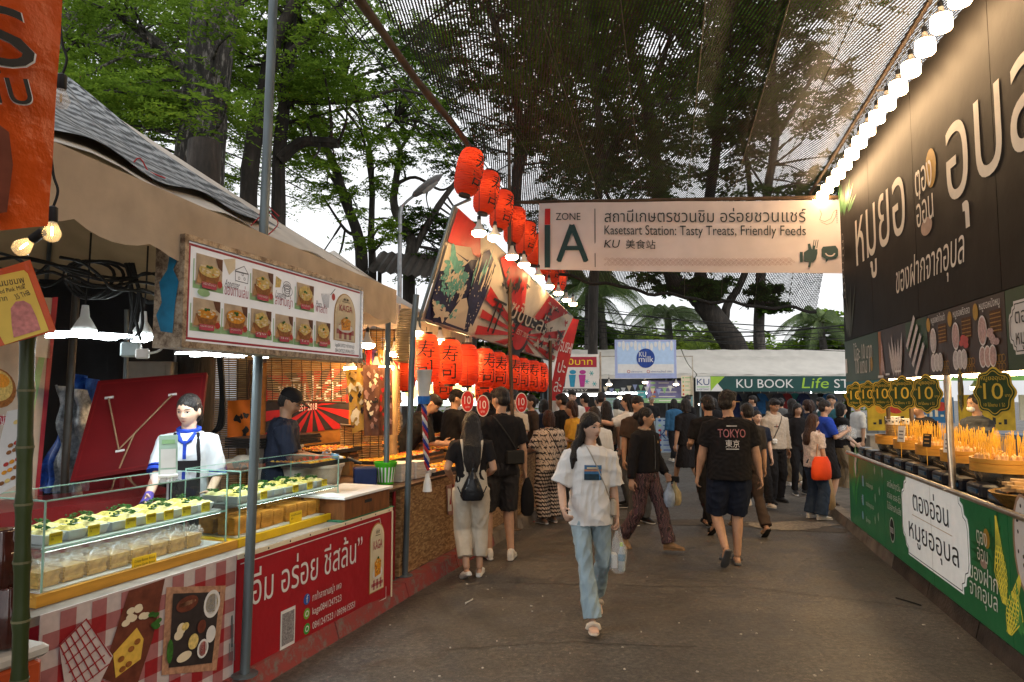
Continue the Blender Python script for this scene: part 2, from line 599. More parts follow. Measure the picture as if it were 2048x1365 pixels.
b.ball(v+Vector((.10,.03,.03)),(.05,.04,.032),7,5)
b.build('crumpled_bag',loc=v,label='crumpled grey plastic bag lying against the dark right kerb',cat='litter')
# ------------------------------------------------------------------ trees
def bark(nm,c0,c1,c2,sc=9):
 def f(t,p):
  n=tex(t,'Noise',sc,stretch=(1,1,.28),Detail=8,Roughness=.7)
  n2=tex(t,'Noise',sc*3,stretch=(1,1,.2),Detail=4)
  t.links.new(ramp(t,n.outputs['Fac'],[(.36,c0),(.52,c1),(.66,c2)]),p.inputs['Base Color'])
  p.inputs['Roughness'].default_value=.9
  b=t.nodes.new('ShaderNodeBump');b.inputs['Strength'].default_value=.8;b.inputs['Distance'].default_value=.03
  t.links.new(n2.outputs['Fac'],b.inputs['Height']);t.links.new(b.outputs[0],p.inputs['Normal'])
 return nodes_mat(nm,f)
m_bark=bark('bark_grey',(.010,.009,.008),(.032,.028,.024),(.26,.24,.22),15)
m_bark2=bark('bark_brown',(.010,.008,.006),(.022,.017,.013),(.05,.04,.032),7)
m_bark3=bark('bark_pale',(.025,.021,.018),(.055,.047,.04),(.11,.10,.09),7)
def leafmat(nm,c,var=.45,tr=.45):
 def f(t,p):
  n=tex(t,'Noise',1.3,Detail=3)
  n2=tex(t,'Noise',19,Detail=2)
  mx=t.nodes.new('ShaderNodeMath');mx.operation='ADD'
  t.links.new(n.outputs['Fac'],mx.inputs[0]);t.links.new(n2.outputs['Fac'],mx.inputs[1])
  mh=t.nodes.new('ShaderNodeMath');mh.operation='MULTIPLY';mh.inputs[1].default_value=.5
  t.links.new(mx.outputs[0],mh.inputs[0])
  col=ramp(t,mh.outputs[0],[(.36,tuple(k*(1-var)for k in c)),(.5,c),(.64,(c[0]*(1+var*1.5),c[1]*(1+var),c[2]*(1+var*.4)))])
  d=t.nodes.new('ShaderNodeBsdfDiffuse');tr_=t.nodes.new('ShaderNodeBsdfTranslucent');ms=t.nodes.new('ShaderNodeMixShader')
  ms.inputs[0].default_value=tr
  t.links.new(col,d.inputs[0]);t.links.new(col,tr_.inputs[0])
  t.links.new(d.outputs[0],ms.inputs[1]);t.links.new(tr_.outputs[0],ms.inputs[2])
  t.links.new(ms.outputs[0],t.nodes['Material Output'].inputs[0])
 return nodes_mat(nm,f)
m_leaf=leafmat('leaf_green',(.145,.25,.032),.5,.5)
m_leafd=leafmat('leaf_dark',(.055,.105,.02))
m_leafy=leafmat('leaf_yellow_green',(.15,.22,.035))
m_palm=leafmat('palm_leaf',(.085,.135,.05),.4,.4)
def spray(rng,clumps,L=.085,W=.034,twigs=15,per=24):
 """clumps: (x,y,z, radius, flat). Twigs that fan out and carry leaflets on both sides."""
 cl=np.asarray(clumps,float)
 n=len(cl)
 N=n*twigs
 az=rng.uniform(0,2*np.pi,N);el=rng.normal(.05,.35,N)
 D=np.stack([np.cos(az)*np.cos(el),np.sin(az)*np.cos(el),np.sin(el)],1)
 rad=np.repeat(cl[:,3],twigs)*rng.uniform(.55,1.15,N)
 o=np.repeat(cl[:,:3],twigs,0)+rng.normal(0,.16,(N,3))*np.repeat(cl[:,3],twigs)[:,None]*[1,1,.55]
 fl=np.repeat(cl[:,4],twigs)
 t=np.linspace(.15,1,per)[None,:]
 pos=o[:,None,:]+D[:,None,:]*(t*rad[:,None])[:,:,None]*np.stack([np.ones(N),np.ones(N),fl],1)[:,None,:]
 pos[:,:,2]-=(t**2)*(rad[:,None])*.22
 side=np.cross(D,[0,0,1.0]);side/=np.linalg.norm(side,axis=1)[:,None]+1e-9
 sg=np.where(np.arange(per)%2==0,1.,-1.)[None,:,None]
 ld=side[:,None,:]*sg+D[:,None,:]*.55+rng.normal(0,.28,(N,per,3))
 ld/=np.linalg.norm(ld,axis=2)[:,:,None]
 wv=np.cross(ld,rng.normal(0,.55,(N,per,3))+[0,0,1.0]);wv/=np.linalg.norm(wv,axis=2)[:,:,None]+1e-9
 ls=L*rng.uniform(.6,1.3,(N,per,1));ws=W*rng.uniform(.7,1.3,(N,per,1))
 pos=pos.reshape(-1,3);ld=(ld*ls).reshape(-1,3);wv=(wv*ws).reshape(-1,3)
 V=np.stack([pos,pos+ld*.5+wv*.5,pos+ld,pos+ld*.5-wv*.5],1).reshape(-1,3)
 return V
def crown(name,V,m,parent):
 Fq=np.arange(len(V),dtype=np.int32).reshape(-1,4)
 return link_mesh(name,fast_mesh(name,V,Fq,m),parent)
def curve(pts,k=5):
 """smooth the way through given points (Catmull-Rom)"""
 P=[Vector(p)for p in pts];out=[]
 for i in range(len(P)-1):
  a,b,c,d=P[max(i-1,0)],P[i],P[i+1],P[min(i+2,len(P)-1)]
  for j in range(k):
   t=j/k
   out.append(.5*((2*b)+(c-a)*t+(2*a-5*b+4*c-d)*t*t+(3*b-a-3*c+d)*t**3))
 return out+[P[-1]]
def limb(mb,pts,r0,r1,n=8,wob=.03,rng=random):
 c=curve(pts)
 k=len(c)-1
 rs=[(r0+(r1-r0)*i/k)*rng.uniform(.94,1.07)for i in range(k+1)]
 c=[p+Vector((rng.uniform(-1,1),rng.uniform(-1,1),0))*wob*(r0+r1)for p in c]
 mb.tube(c,rs,n)
 return c
def tree(label,limbs,clumps,bm,lm,name='tree',group=None,seed=1,L=.085,W=.034,twigs=15,per=24,link=.012):
 """limbs: [(points, r0, r1)], the first is the trunk; clumps hang on thin twigs from the nearest limb"""
 rng=random.Random(seed);nr=np.random.default_rng(seed)
 base=Vector(limbs[0][0][0])
 t=thing(name,label,'tree',base,group)
 mb=MB(bm);allp=[]
 for i,(pts,r0,r1)in enumerate(limbs):
  c=limb(mb,pts,r0,r1,12 if i==0 else 7,rng=rng)
  allp+=c[len(c)//3:]if i==0 else c
 mb.build('trunk',t,smooth=True)
 if clumps:
  tw=MB(bm)
  A=np.array([p[:]for p in allp])
  for c in clumps:
   p=Vector(c[:3]);d=np.linalg.norm(A-np.array(c[:3]),axis=1)
   q=allp[int(np.argmin(d))]
   if(p-q).length>.3:
    mid=(p+q)/2+Vector((rng.uniform(-.2,.2),rng.uniform(-.2,.2),rng.uniform(-.05,.3)))*(p-q).length*.5
    tw.tube(curve([q,mid,p],4),[link*2.2]*4+[link*1.4]*4+[link*.6],5)
  if tw.v:tw.build('branches',t,smooth=True)
  crown('crown',spray(nr,clumps,L,W,twigs,per),lm,t)
 return t
def scatter(rng,n,box,Y0,Y1,rad,flat=.45,keep=None):
 """crown clumps inside a region that was measured on the photograph, spread through its depth"""
 out=[]
 while len(out)<n:
  px,py,Y=rng.uniform(box[0],box[2]),rng.uniform(box[1],box[3]),rng.uniform(Y0,Y1)
  if keep and not keep(px,py):continue
  p=at(px,py,Y)
  out.append((p.x,p.y,p.z,rng.uniform(*rad),flat))
 return out
rg=random.Random(11)
def A_(Y,*pts):return[at(x,y,Y)for x,y in pts]
def foot(px,Y):return Vector(((px-CX)/F*Y,Y,0))
# big mottled trunk behind the left tent
Y=9.2
cl=scatter(rg,95,(90,-80,470,250),8.0,12.5,(.55,.95))+scatter(rg,12,(120,180,340,330),9,12,(.4,.7))
tree('big tree with mottled grey bark, thickest trunk behind the left tent roof',[([foot(370,Y),at(378,560,Y),at(400,300,Y),at(424,60,Y),at(440,-140,Y)],.36,.27),(A_(Y,(408,220),(350,120),(250,40),(150,-40)),.10,.04),(A_(Y+.4,(430,60),(520,-60),(600,-160)),.13,.07),(A_(Y+1,(395,330),(300,150),(200,90),(120,60)),.06,.02),(A_(Y+1,(300,150),(255,120),(180,180)),.035,.012)],cl,m_bark,m_leaf,seed=2)
# two brown stems beside the steel pole
Y=11.0
cl=scatter(rg,75,(430,-60,720,180),10,14,(.5,.9))+scatter(rg,22,(560,150,760,330),10.5,13,(.35,.6))
tree('dark brown forked tree just right of the steel pole, with a sawn-off stub',[([foot(500,Y),at(496,560,Y),at(500,340,Y),at(528,180,Y),at(560,60,Y),at(640,-60,Y)],.17,.09),([foot(566,Y+.2)]+A_(Y+.2,(560,560),(558,330),(575,150),(588,-60)),.14,.09),(A_(Y+.1,(560,320),(600,286),(640,284),(676,287)),.10,.085),(A_(Y,(540,140),(600,90),(660,30),(720,-40)),.08,.05),(A_(Y+.5,(575,200),(640,205),(730,200),(790,180),(850,190)),.06,.02),(A_(Y+.5,(560,250),(620,235),(700,215)),.04,.02)],cl,m_bark2,m_leaf,seed=3)
# slender trees behind, centre left
Y=14.5
cl=scatter(rg,20,(640,300,800,560),13,16,(.3,.55))+scatter(rg,48,(590,20,880,320),13,17,(.4,.75),keep=lambda x,y:not(700<x<800 and 60<y<150))
tree('slender tree with bare crooked limbs between the tent roof and the street lamp',[([foot(720,Y),at(724,560,Y),at(715,470,Y),at(690,400,Y),at(668,330,Y),at(640,270,Y),at(620,180,Y)],.15,.06),([foot(748,Y)]+A_(Y,(745,560),(742,480),(744,380),(737,300),(760,270),(790,240)),.10,.03),(A_(Y,(690,400),(660,350),(625,300)),.05,.03),(A_(Y,(744,380),(742,310),(720,230),(690,160)),.05,.02),(A_(Y,(715,470),(690,460),(650,400)),.05,.02)],cl,m_bark2,m_leaf,seed=4)
Y=16.0
cl=scatter(rg,36,(760,60,930,330),15,18,(.4,.7))+scatter(rg,42,(800,420,960,560),15,18,(.35,.6))+scatter(rg,8,(880,260,1000,380),15,17,(.35,.5))
tree('crooked grey tree whose limbs curl behind the street lamp',[([foot(815,Y),at(818,560,Y),at(822,480,Y),at(790,420,Y),at(790,370,Y),at(800,300,Y),at(775,260,Y)],.16,.05),(A_(Y,(820,520),(860,440),(900,380),(935,340),(970,300)),.10,.03),(A_(Y,(790,370),(830,355),(880,380),(905,370)),.05,.02),(A_(Y,(800,300),(830,250),(845,190),(870,120)),.05,.02)],cl,m_bark3,m_leafd,seed=5)
# mass of leaves high up at the left edge, further back
Y=15.0
cl=scatter(rg,100,(90,-60,420,320),13,18,(.6,1.1))+scatter(rg,50,(430,150,640,420),15,19,(.5,.9))
tree('leafy tree far behind the left tent, its trunk hidden by the roof',[([foot(230,Y),at(232,560,Y),at(240,320,Y),at(215,150,Y),at(200,40,Y)],.2,.08),(A_(Y,(240,320),(280,200),(330,120),(380,40)),.09,.03),(A_(Y,(238,350),(180,260),(120,200)),.08,.03)],cl,m_bark2,m_leaf,seed=6)
# tall trees beyond the shade net
specs=[(1025,17,[(1032,400),(1040,250),(1010,120),(980,20)],[((1038,260),(1085,160),(1120,60)),((1032,380),(1062,240),(1050,150))],'tall thin tree behind the net, nearest the lantern string'),(1184,19,[(1186,620),(1195,420),(1200,300),(1190,150),(1170,-20)],[((1200,330),(1260,250),(1330,200)),((1195,200),(1230,100),(1270,20))],'tall straight tree behind the net, above the letter A of the banner')]
for i,(bx,Y,tr,lb,lab)in enumerate(specs):
 rr=random.Random(40+i)
 cl=[]
 cen=[at(*p,Y)for p in tr[1:]]+[at(*p,Y)for q in lb for p in q[1:]]
 for c in cen:
  for k in range(13):
   cl.append((c.x+rr.gauss(0,1.1),c.y+rr.gauss(0,1.1),c.z+rr.gauss(0,.8),rr.uniform(.5,.95),.5))
 tree(lab,[([foot(bx,Y)]+[at(*p,Y)for p in tr],.15,.08)]+[([at(*p,Y)for p in q],.09,.03)for q in lb],cl,m_bark2,m_leafd,seed=50+i,L=.12,W=.055,twigs=14,per=22)
 # crowns that hang over the street above the net
rr=random.Random(77);cl=[]
for k in range(150):cl.append((rr.uniform(-2.5,6.5),rr.uniform(-3,13),rr.uniform(7.2,11.5),rr.uniform(.6,1.1),.5))
b0=Vector((9.5,7.0,0))
tree('spreading tree behind the black sign wall whose crown hangs over the net',[([b0,b0+Vector((-.1,0,3)),b0+Vector((-.4,.2,6)),b0+Vector((-1.2,.2,8.5))],.34,.2),([b0+Vector((-.4,.2,6)),Vector((6.5,6,8.2)),Vector((3.5,5,9.2)),Vector((.5,4,9.6))],.16,.05),([b0+Vector((-.8,.2,7.2)),Vector((7,10,8.8)),Vector((4,11,9.4)),Vector((1.5,11.5,9.6))],.14,.05),([Vector((6.5,6,8.2)),Vector((4.5,3,8.8)),Vector((2.5,0,9))],.1,.04)],cl,m_bark2,m_leafd,seed=78,L=.12,W=.055,twigs=14,per=22)
# far trees across the back road
def mass(name,label,cx,Y,r,h,n,lm,bm=m_bark2,seed=1,L=.26,W=.13):
 rr=random.Random(seed)
 b=foot(cx,Y);cl=[]
 for k in range(n):
  a,q=rr.uniform(0,6.28),math.sqrt(rr.uniform(0,1))*r
  z=h*(.28+.72*rr.random()*(1-.45*(q/r)**2))
  cl.append((b.x+q*math.cos(a),b.y+q*math.sin(a)*.7,z,rr.uniform(.5,1.0),.6))
 return tree(label,[([b,b+Vector((.1,0,h*.4)),b+Vector((-.1,.1,h*.8))],.16,.06)],cl,bm,lm,name=name,seed=seed,L=L,W=W,twigs=14,per=18,link=.02)
mass('tree','rounded bright green tree beyond the white tents, behind the round-logo milk banner',1290,33,2.6,5.2,110,m_leafy,seed=71)
mass('tree','yellow green bushy tree right beside the leaning trunk beyond the tents',1465,30,1.6,4.6,46,m_leafy,seed=72)
mass('tree','green tree far off, seen between the two dark trunks beyond the tents',1560,36,2.6,5.0,110,m_leaf,seed=73)
mass('tree','tall green tree far off at the end of the black sign wall',1690,32,2.6,5.6,110,m_leaf,seed=74)
mass('tree','dense dark tree far behind the red side banner',1150,30,2.6,5.8,110,m_leafd,seed=75)
mass('tree','pale green tree far off above the left end of the green sign',1390,40,3.0,5.6,110,m_leafy,seed=76)
mass('tree','dark tree far behind the lower lantern row',1010,27,3.0,6.0,70,m_leafd,seed=77)
Y=25.0
rr=random.Random(9);cl=scatter(rr,12,(1380,560,1450,600),24,26,(.5,.8))+scatter(rr,16,(1290,480,1470,580),24,27,(.6,1.0))
cl+=scatter(rr,105,(1090,-40,1500,400),22,28,(.8,1.5),keep=lambda x,y:not((1130<x<1190 and 130<y<260)or(1330<x<1400 and 300<y<400)or(1240<x<1300 and 200<y<290)))
tree('big leaning tree with forked dark trunk above the white tents',[([foot(1500,Y),at(1478,720,Y),at(1445,660,Y),at(1408,610,Y),at(1385,585,Y),at(1350,565,Y),at(1325,480,Y),at(1312,330,Y),at(1290,190,Y),at(1255,80,Y),at(1235,-40,Y)],.50,.13),(A_(Y,(1412,615),(1408,585),(1402,520),(1432,300),(1440,150),(1452,-20)),.30,.12),(A_(Y,(1450,640),(1455,610),(1480,570),(1495,520),(1500,380),(1480,250)),.17,.08),(A_(Y,(1312,330),(1240,240),(1180,160),(1120,120)),.13,.05),(A_(Y,(1290,190),(1330,110),(1350,20)),.12,.05),(A_(Y,(1436,230),(1490,130),(1530,40)),.12,.05),(A_(Y,(1350,565),(1290,480),(1230,420),(1190,330)),.14,.05)],cl,m_bark2,m_leafd,seed=12,L=.22,W=.10,twigs=14,per=20,link=.02)
rr=random.Random(19);cl=scatter(rr,12,(1500,570,1580,620),25,27,(.3,.55))+scatter(rr,52,(1470,-30,1700,400),22,27,(.8,1.4),keep=lambda x,y:not(1560<x<1600 and 60<y<160))
tree('straight pale trunk standing right of the leaning tree beyond the tents',[([foot(1520,26),at(1521,720,26),at(1518,640,26),at(1530,420,26),at(1550,280,26),at(1545,150,26),at(1560,10,26)],.26,.1),(A_(26,(1550,280),(1605,190),(1645,110)),.12,.05)],cl,m_bark3,m_leafd,seed=13,L=.22,W=.10,twigs=14,per=20,link=.02)
def palm(label,bx,Y,top,n,Lf,seed,lm=m_palm):
 rr=random.Random(seed);nr=np.random.default_rng(seed)
 b=foot(bx,Y);c=at(*top,Y)
 t=thing('palm_tree',label,'palm',b)
 mb=MB(m_bark3);limb(mb,[b,lerp(b,c,.5)+Vector((.15,0,0)),c],.2,.15,9,rng=rr);mb.build('trunk',t,smooth=True)
 rib=MB(mat('palm_rib',(.09,.12,.04),.7));VV=[]
 for i in range(n):
  az=2*math.pi*i/n+rr.uniform(-.2,.2);el=rr.uniform(-.15,1.2)
  d=Vector((math.cos(az)*math.cos(el),math.sin(az)*math.cos(el),math.sin(el)))
  pts=[]
  for k in range(13):
   s_=k/12
   pts.append(c+d*Lf*s_+Vector((0,0,-1))*Lf*(.62+.25*math.cos(el))*s_**2.1)
  rib.tube(pts,[.035-.03*k/12 for k in range(13)],4)
  for k in range(64):
   s_=.12+.88*k/64
   f_=s_*12;i0=min(int(f_),11)
   p=pts[i0].lerp(pts[i0+1],f_-i0);tg=(pts[i0+1]-pts[i0]).normalized()
   side=tg.cross(Vector((0,0,1)));
   if side.length<.05:side=Vector((1,0,0))
   side.normalize()
   ll=Lf*.26*(1-.6*abs(s_-.4))*rr.uniform(.8,1.1)
   for sg in(1,-1):
    e=p+(side*sg*.8+tg*.5+Vector((0,0,-.55-.5*s_))).normalized()*ll
    w_=tg*.013
    VV+=[p-w_,p+w_,e+w_*.3,e-w_*.3]
 rib.build('rib',t)
 crown('fronds',np.array([v[:]for v in VV]),lm,t)
palm('tall coconut palm with drooping dark fronds behind the red side banner',1160,22,(1178,575),17,2.3,21)
palm('second coconut palm further back, left of the round-logo milk banner',1200,27,(1200,600),14,2.4,22)
palm('pale green palm with spreading fronds above the round-logo milk banner',1335,28,(1335,632),17,2.7,23,leafmat('palm_pale',(.15,.21,.10),.35,.3))
palm('palm seen far right, beside the end of the black sign wall',1650,30,(1640,645),15,2.5,24,leafmat('palm_pale',(.15,.21,.10),.35,.3))
# low far greenery that closes the view under the crowns
m_hedge=m_leafd
rr=random.Random(31);cl=[]
for k in range(300):
 cl.append((rr.uniform(-14,26),rr.uniform(42,48),rr.uniform(.3,6.2),rr.uniform(.8,1.3),.7))
link_mesh('woods',fast_mesh('woods',*(lambda V:(V,np.arange(len(V),dtype=np.int32).reshape(-1,4)))(spray(np.random.default_rng(5),cl,.3,.16,12,12)),m_leaf))
tag(bpy.data.objects['woods'],'far belt of green trees reading as one mass behind the tents',kind='stuff')
# ------------------------------------------------------------------ the shade net over the street
def netmat(t,p):
 wv=tex(t,'Wave',1.0,wave_type='BANDS',bands_direction='X',stretch=(12.0,1,1),Distortion=1.1,Detail=2.0)
 wv.inputs['Detail Scale'].default_value=1.5
 wy=tex(t,'Wave',1.0,wave_type='BANDS',bands_direction='Y',stretch=(1,9.0,1),Distortion=1.4,Detail=2.0)
 nz=tex(t,'Noise',1.0,stretch=(60,20,1),Detail=2)
 nb=tex(t,'Noise',.8,Detail=2)
 def mth(op,a,b):
  n=t.nodes.new('ShaderNodeMath');n.operation=op
  for i,x in enumerate((a,b)):
   if isinstance(x,(int,float)):n.inputs[i].default_value=x
   else:t.links.new(x,n.inputs[i])
  return n.outputs[0]
 h=mth('ADD',mth('MULTIPLY',wv.outputs['Fac'],.62),mth('MULTIPLY',wy.outputs['Fac'],.22))
 h=mth('ADD',h,mth('MULTIPLY',nz.outputs['Fac'],.42))
 h=mth('ADD',h,mth('MULTIPLY',nb.outputs['Fac'],.25))
 hole=mth('GREATER_THAN',h,.885)
 tr=t.nodes.new('ShaderNodeBsdfTransparent')
 ms=t.nodes.new('ShaderNodeMixShader')
 p.inputs['Base Color'].default_value=(.014,.012,.011,1)
 p.inputs['Roughness'].default_value=.7
 t.links.new(hole,ms.inputs[0]);t.links.new(p.outputs[0],ms.inputs[1]);t.links.new(tr.outputs[0],ms.inputs[2])
 t.links.new(ms.outputs[0],t.nodes['Material Output'].inputs[0])
m_net=nodes_mat('shade_net',netmat)
def netp(u,v):
 Y=-3+15.2*v
 xl,xr=-1.05+(Y-4.78)*.20,2.35+PRd*Y
 x=xl+(xr-xl)*u
 z=4.66-.16*math.sin(math.pi*u)*(1-.3*v)+.03*math.sin(u*31+Y*.4)+.02*math.sin(u*57)
 if Y>10.1:z-=(.70+.75*u)*((Y-10.1)/2.1)**1.2
 return Vector((x,Y,z))
me=sheet(netp,48,60,'shade_net',m_net)
nt_o=link_mesh('shade_net',me)
tag(nt_o,'black woven shade net stretched over the whole street','shade net')
m_sm=mat('net_seam',(.10,.095,.07),.8)
for u in(.12,.27,.40,.53,.66,.78,.9):
 b=MB(m_sm);b.tube([netp(u,k/40)-Vector((0,0,.006))for k in range(41)],.005,4);b.build('seam',nt_o)
b=MB(mat('net_hem',(.022,.02,.018),.8));b.tube([netp(k/40,1.0)for k in range(41)],.03,6);b.build('hem',nt_o)
# bamboo rail carrying the left edge of the net
m_bam=mat('bamboo_old',(.070,.045,.028),.6,.35,6,stretch=(1,1,.3))
b=MB(m_bam)
pa,pb=Vector((-1.75,1.5,4.52)),Vector((-.42,7.8,4.50))
b.tube([lerp(pa,pb,k/16)+Vector((0,0,.02*math.sin(k)))for k in range(17)],[.033 if k%4 else .040 for k in range(17)],9)
b.build('bamboo_rail',loc=pa,smooth=True,label='brown bamboo rail along the left edge of the shade net',cat='bamboo pole')
# cables
def cable(label,a,c,sag,r=.008,n=18):
 b=MB(mat('cable_black',(.012,.012,.012),.6))
 pts=[lerp(a,c,k/n)-Vector((0,0,sag*4*(k/n)*(1-k/n)))for k in range(n+1)]
 b.tube(pts,r,5)
 b.build('cable',loc=a,label=label,cat='cable',group='overhead cables')
for i,(p0,p1,Y0,Y1,sg,r)in enumerate([((1100,612),(1760,660),21,21,.15,.02),((1100,625),(1760,640),21.3,21,.5,.025),((1100,640),(1760,705),20.5,21,.2,.012),((1100,630),(1760,690),20.8,21,.35,.012),((1100,655),(1760,655),21.2,21,.3,.014),((1100,600),(1760,690),21.2,21,.1,.012),((1100,668),(1760,672),20.2,21,.2,.01),((1100,690),(1760,640),21.2,21.5,.2,.01)]):
 cable('thin black overhead cable in the bundle strung above the white tents',at(*p0,Y0),at(*p1,Y1),sg,r)
for i,(p0,p1)in enumerate([((690,-10),(1075,520)),((705,-10),(1085,500)),((665,-10),(1040,500)),((640,-20),(1050,470))]):
 cable('black cable running down beside the bamboo rail towards the lanterns',at(*p0,5.2),at(*p1,14),.05,.006)
 # street lamp
m_galv=mat('galvanised',(.30,.31,.32),.45,.2,10,metal=.6)
Y=13.0
t=thing('street_lamp','grey street lamp with tilted head above the tent roofs','street lamp',foot(800,Y))
b=MB(m_galv);b.tube([foot(800,Y),at(800,430,Y),at(803,414,Y)],[.055,.04,.04],9);b.build('pole',t,smooth=True)
b=MB(m_galv);b.tube([at(803,414,Y),at(815,402,Y),at(830,390,Y)],.028,8);b.build('arm',t,smooth=True)
p0,p1=at(825,393,Y),at(884,350,Y);d=(p1-p0)
b=MB(mat('lamp_head_grey',(.16,.16,.165),.5,.15,20))
b.tube([p0+d*s for s in(0,.08,.3,.6,.85,1)],[.05,.12,.17,.18,.14,.04],10,flat=.42,upv=(0,1,0));b.build('lamp_head',t,smooth=True)
b=MB(mat('lamp_lens',(.4,.4,.4),.2,.1));b.tube([p0+d*s+Vector((.03,0,-.06))for s in(.3,.5,.8)],[.08,.13,.07],8,flat=.3,upv=(0,1,0));b.build('lens',t,smooth=True)
# dark corrugated roof behind the stalls
m_droof=mat('dark_roof',(.045,.036,.03),.7,.35,3,stretch=(8,1,1))
t=thing('shed','dark corrugated roof of a low shed behind the sushi stall','shed',foot(850,14.5))
b=MB(m_droof)
c=[at(730,545,13.2),at(935,566,13.2),at(950,520,15.6),at(760,505,15.6)]
for i in range(24):
 s0,s1=i/24,(i+1)/24;up=Vector((0,0,.05 if i%2 else 0));up2=Vector((0,0,0 if i%2 else .05))
 b.quad(lerp(c[0],c[1],s0)+up,lerp(c[0],c[1],s1)+up2,lerp(c[3],c[2],s1)+up2,lerp(c[3],c[2],s0)+up)
b.build('roof',t)
b=MB(m_bark2)
for q in c:b.tube([Vector((q.x,q.y,0)),q-Vector((0,0,.05))],.05,6)
b.build('post',t)
# ================================================================== left side: snack stall under the first tent
m_steel=mat('pole_steel',(.13,.155,.165),.45,.25,7,metal=.55,stretch=(1,1,.3))
m_canvas=mat('tent_canvas',(.62,.58,.53),.75,.12,5,transl=.22,bump=.12,bscale=6)
m_val=mat('valance_lamplit_tone',(.52,.40,.285),.75,.15,5,transl=.2,bump=.15,bscale=6)  # warm lamplight on the valance is put into this tan
m_littone=mat('lit_tone_canvas',(.52,.40,.24),.75,.12,4,transl=.15)  # canvas colour with the warm light of the underside painted in
m_white=mat('white_paint',(.72,.71,.69),.5,.06,10)
m_black=mat('black_print',(.018,.018,.018),.5,.1,30)
m_dkwood=mat('dark_wood',(.06,.03,.016),.5,.3,8,stretch=(1,6,6))
m_red=mat('red_print',C('#991d25'),.34,.08,6,bump=.55,bscale=3.2)
m_redp=mat('red_ink',C('#9c2b3c'),.45,.08,20)
m_cream=mat('cream_print',C('#d8c9ac'),.45,.06,14)
m_offw=mat('offwhite_print',(.64,.62,.60),.42,.06,14)
m_gold=mat('gold_print',C('#b08a4c'),.4,.15,30)
m_green=mat('green_print',C('#8db382'),.45,.1,20)
m_food=mat('food_cheese',C('#c9b06a'),.5,.3,60)
m_foodd=mat('food_crust',C('#8a5528'),.5,.35,60)
m_foodo=mat('food_orange',C('#d08a20'),.45,.25,60)
m_leafp=mat('herb_green',(.035,.12,.02),.5,.4,60)
m_tom=mat('tomato_red',(.42,.03,.02),.35,.2,30)
m_ypaper=mat('yellow_card',C('#e2c22c'),.55,.08,20)
def pole(label,pts,r=.025,m=None,parts=True):
 t=thing('steel_pole',label,'pole',(pts[0][0],pts[0][1],pts[0][2]))
 b=MB(m or m_steel);b.tube(pts,r,10);b.build('shaft',t,smooth=True)
 b=MB(m or m_steel);b.lathe([(r*1.0,0),(r*2.6,0),(r*2.6,.008),(r*1.3,.012)],pts[0],12);b.build('foot_plate',t)
 return t
 # tent 1
EV=[Vector((-2.22,.2,2.74)),Vector((-1.07,6.20,2.67)),Vector((-4.9,7.1,2.7)),Vector((-6.0,1.2,2.74))]
AP=Vector((-3.05,4.5,3.86))
t1=thing('market_tent','large off-white market tent over the glass snack counters, its roof half under netting','tent',(-3.2,3.6,0.115))
def roofp(a,b_,u,v,sag=.07):
 e=lerp(a,b_,u);p=lerp(e,AP,v)
 p.z-=sag*math.sin(math.pi*v)*(0.5+.5*math.sin(math.pi*u))+.025*math.sin(u*40)*(1-v)**3
 return p
for k in range(4):
 a,b_=EV[k],EV[(k+1)%4]
 link_mesh('roof_panel',sheet(lambda u,v:roofp(a,b_,u,v),40,14,'roof_panel',m_canvas),t1)
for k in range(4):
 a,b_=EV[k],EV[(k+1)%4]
 link_mesh('lit_tone_sheet',sheet(lambda u,v:roofp(a,b_,u,v*.985)-Vector((0,0,.03)),30,12,'lit_tone_sheet',m_littone),t1)  # added sheet below the roof, coloured like its lamplit underside
def valance(a,b_,par,h=.26,n=90,scal=.42,m=None,out=.015):
 d=(b_-a);L=d.length;nn=Vector((d.y,-d.x,0)).normalized()*out
 def f(u,v):
  s_=u*L
  hh=h+.055*abs(math.sin(math.pi*s_/scal))**.6
  p=lerp(a,b_,u)+nn*(1+.6*v*math.sin(s_*9))+Vector((0,0,.012-hh*v))
  p.z-=.018*math.sin(math.pi*u)
  return p
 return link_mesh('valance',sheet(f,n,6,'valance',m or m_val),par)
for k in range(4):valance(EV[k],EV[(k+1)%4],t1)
b=MB(m_steel)
for k in range(4):
 b_=EV[(k+1)%4];dn=Vector((0,0,-.05));inn=(AP-EV[k])*.03;inn.z=0
 MBk=MB(m_steel);MBk.tube([EV[k]+dn+inn,b_+dn+(Vector((AP.x,AP.y,b_.z))-b_)*.03],.02,8);MBk.build('eave_bar',t1,smooth=True)
 MBk=MB(m_steel);MBk.tube([EV[k]+Vector((0,0,-.08)),AP+Vector((0,0,-.12))],.018,8);MBk.build('rafter',t1,smooth=True)
for k in(1,2,3):
 q=lerp(EV[k],Vector((AP.x,AP.y,EV[k].z)),.03)
 if k==1:continue
 b=MB(m_steel);b.tube([Vector((q.x,q.y,.115)),q],.022,8);b.build('leg',t1,smooth=True)
b=MB(m_steel);q=at(775,600,6.35);b.tube([Vector((-1.155,6.35,.12)),Vector((-1.16,6.35,2.62))],.026,10);b.build('leg',t1,smooth=True)
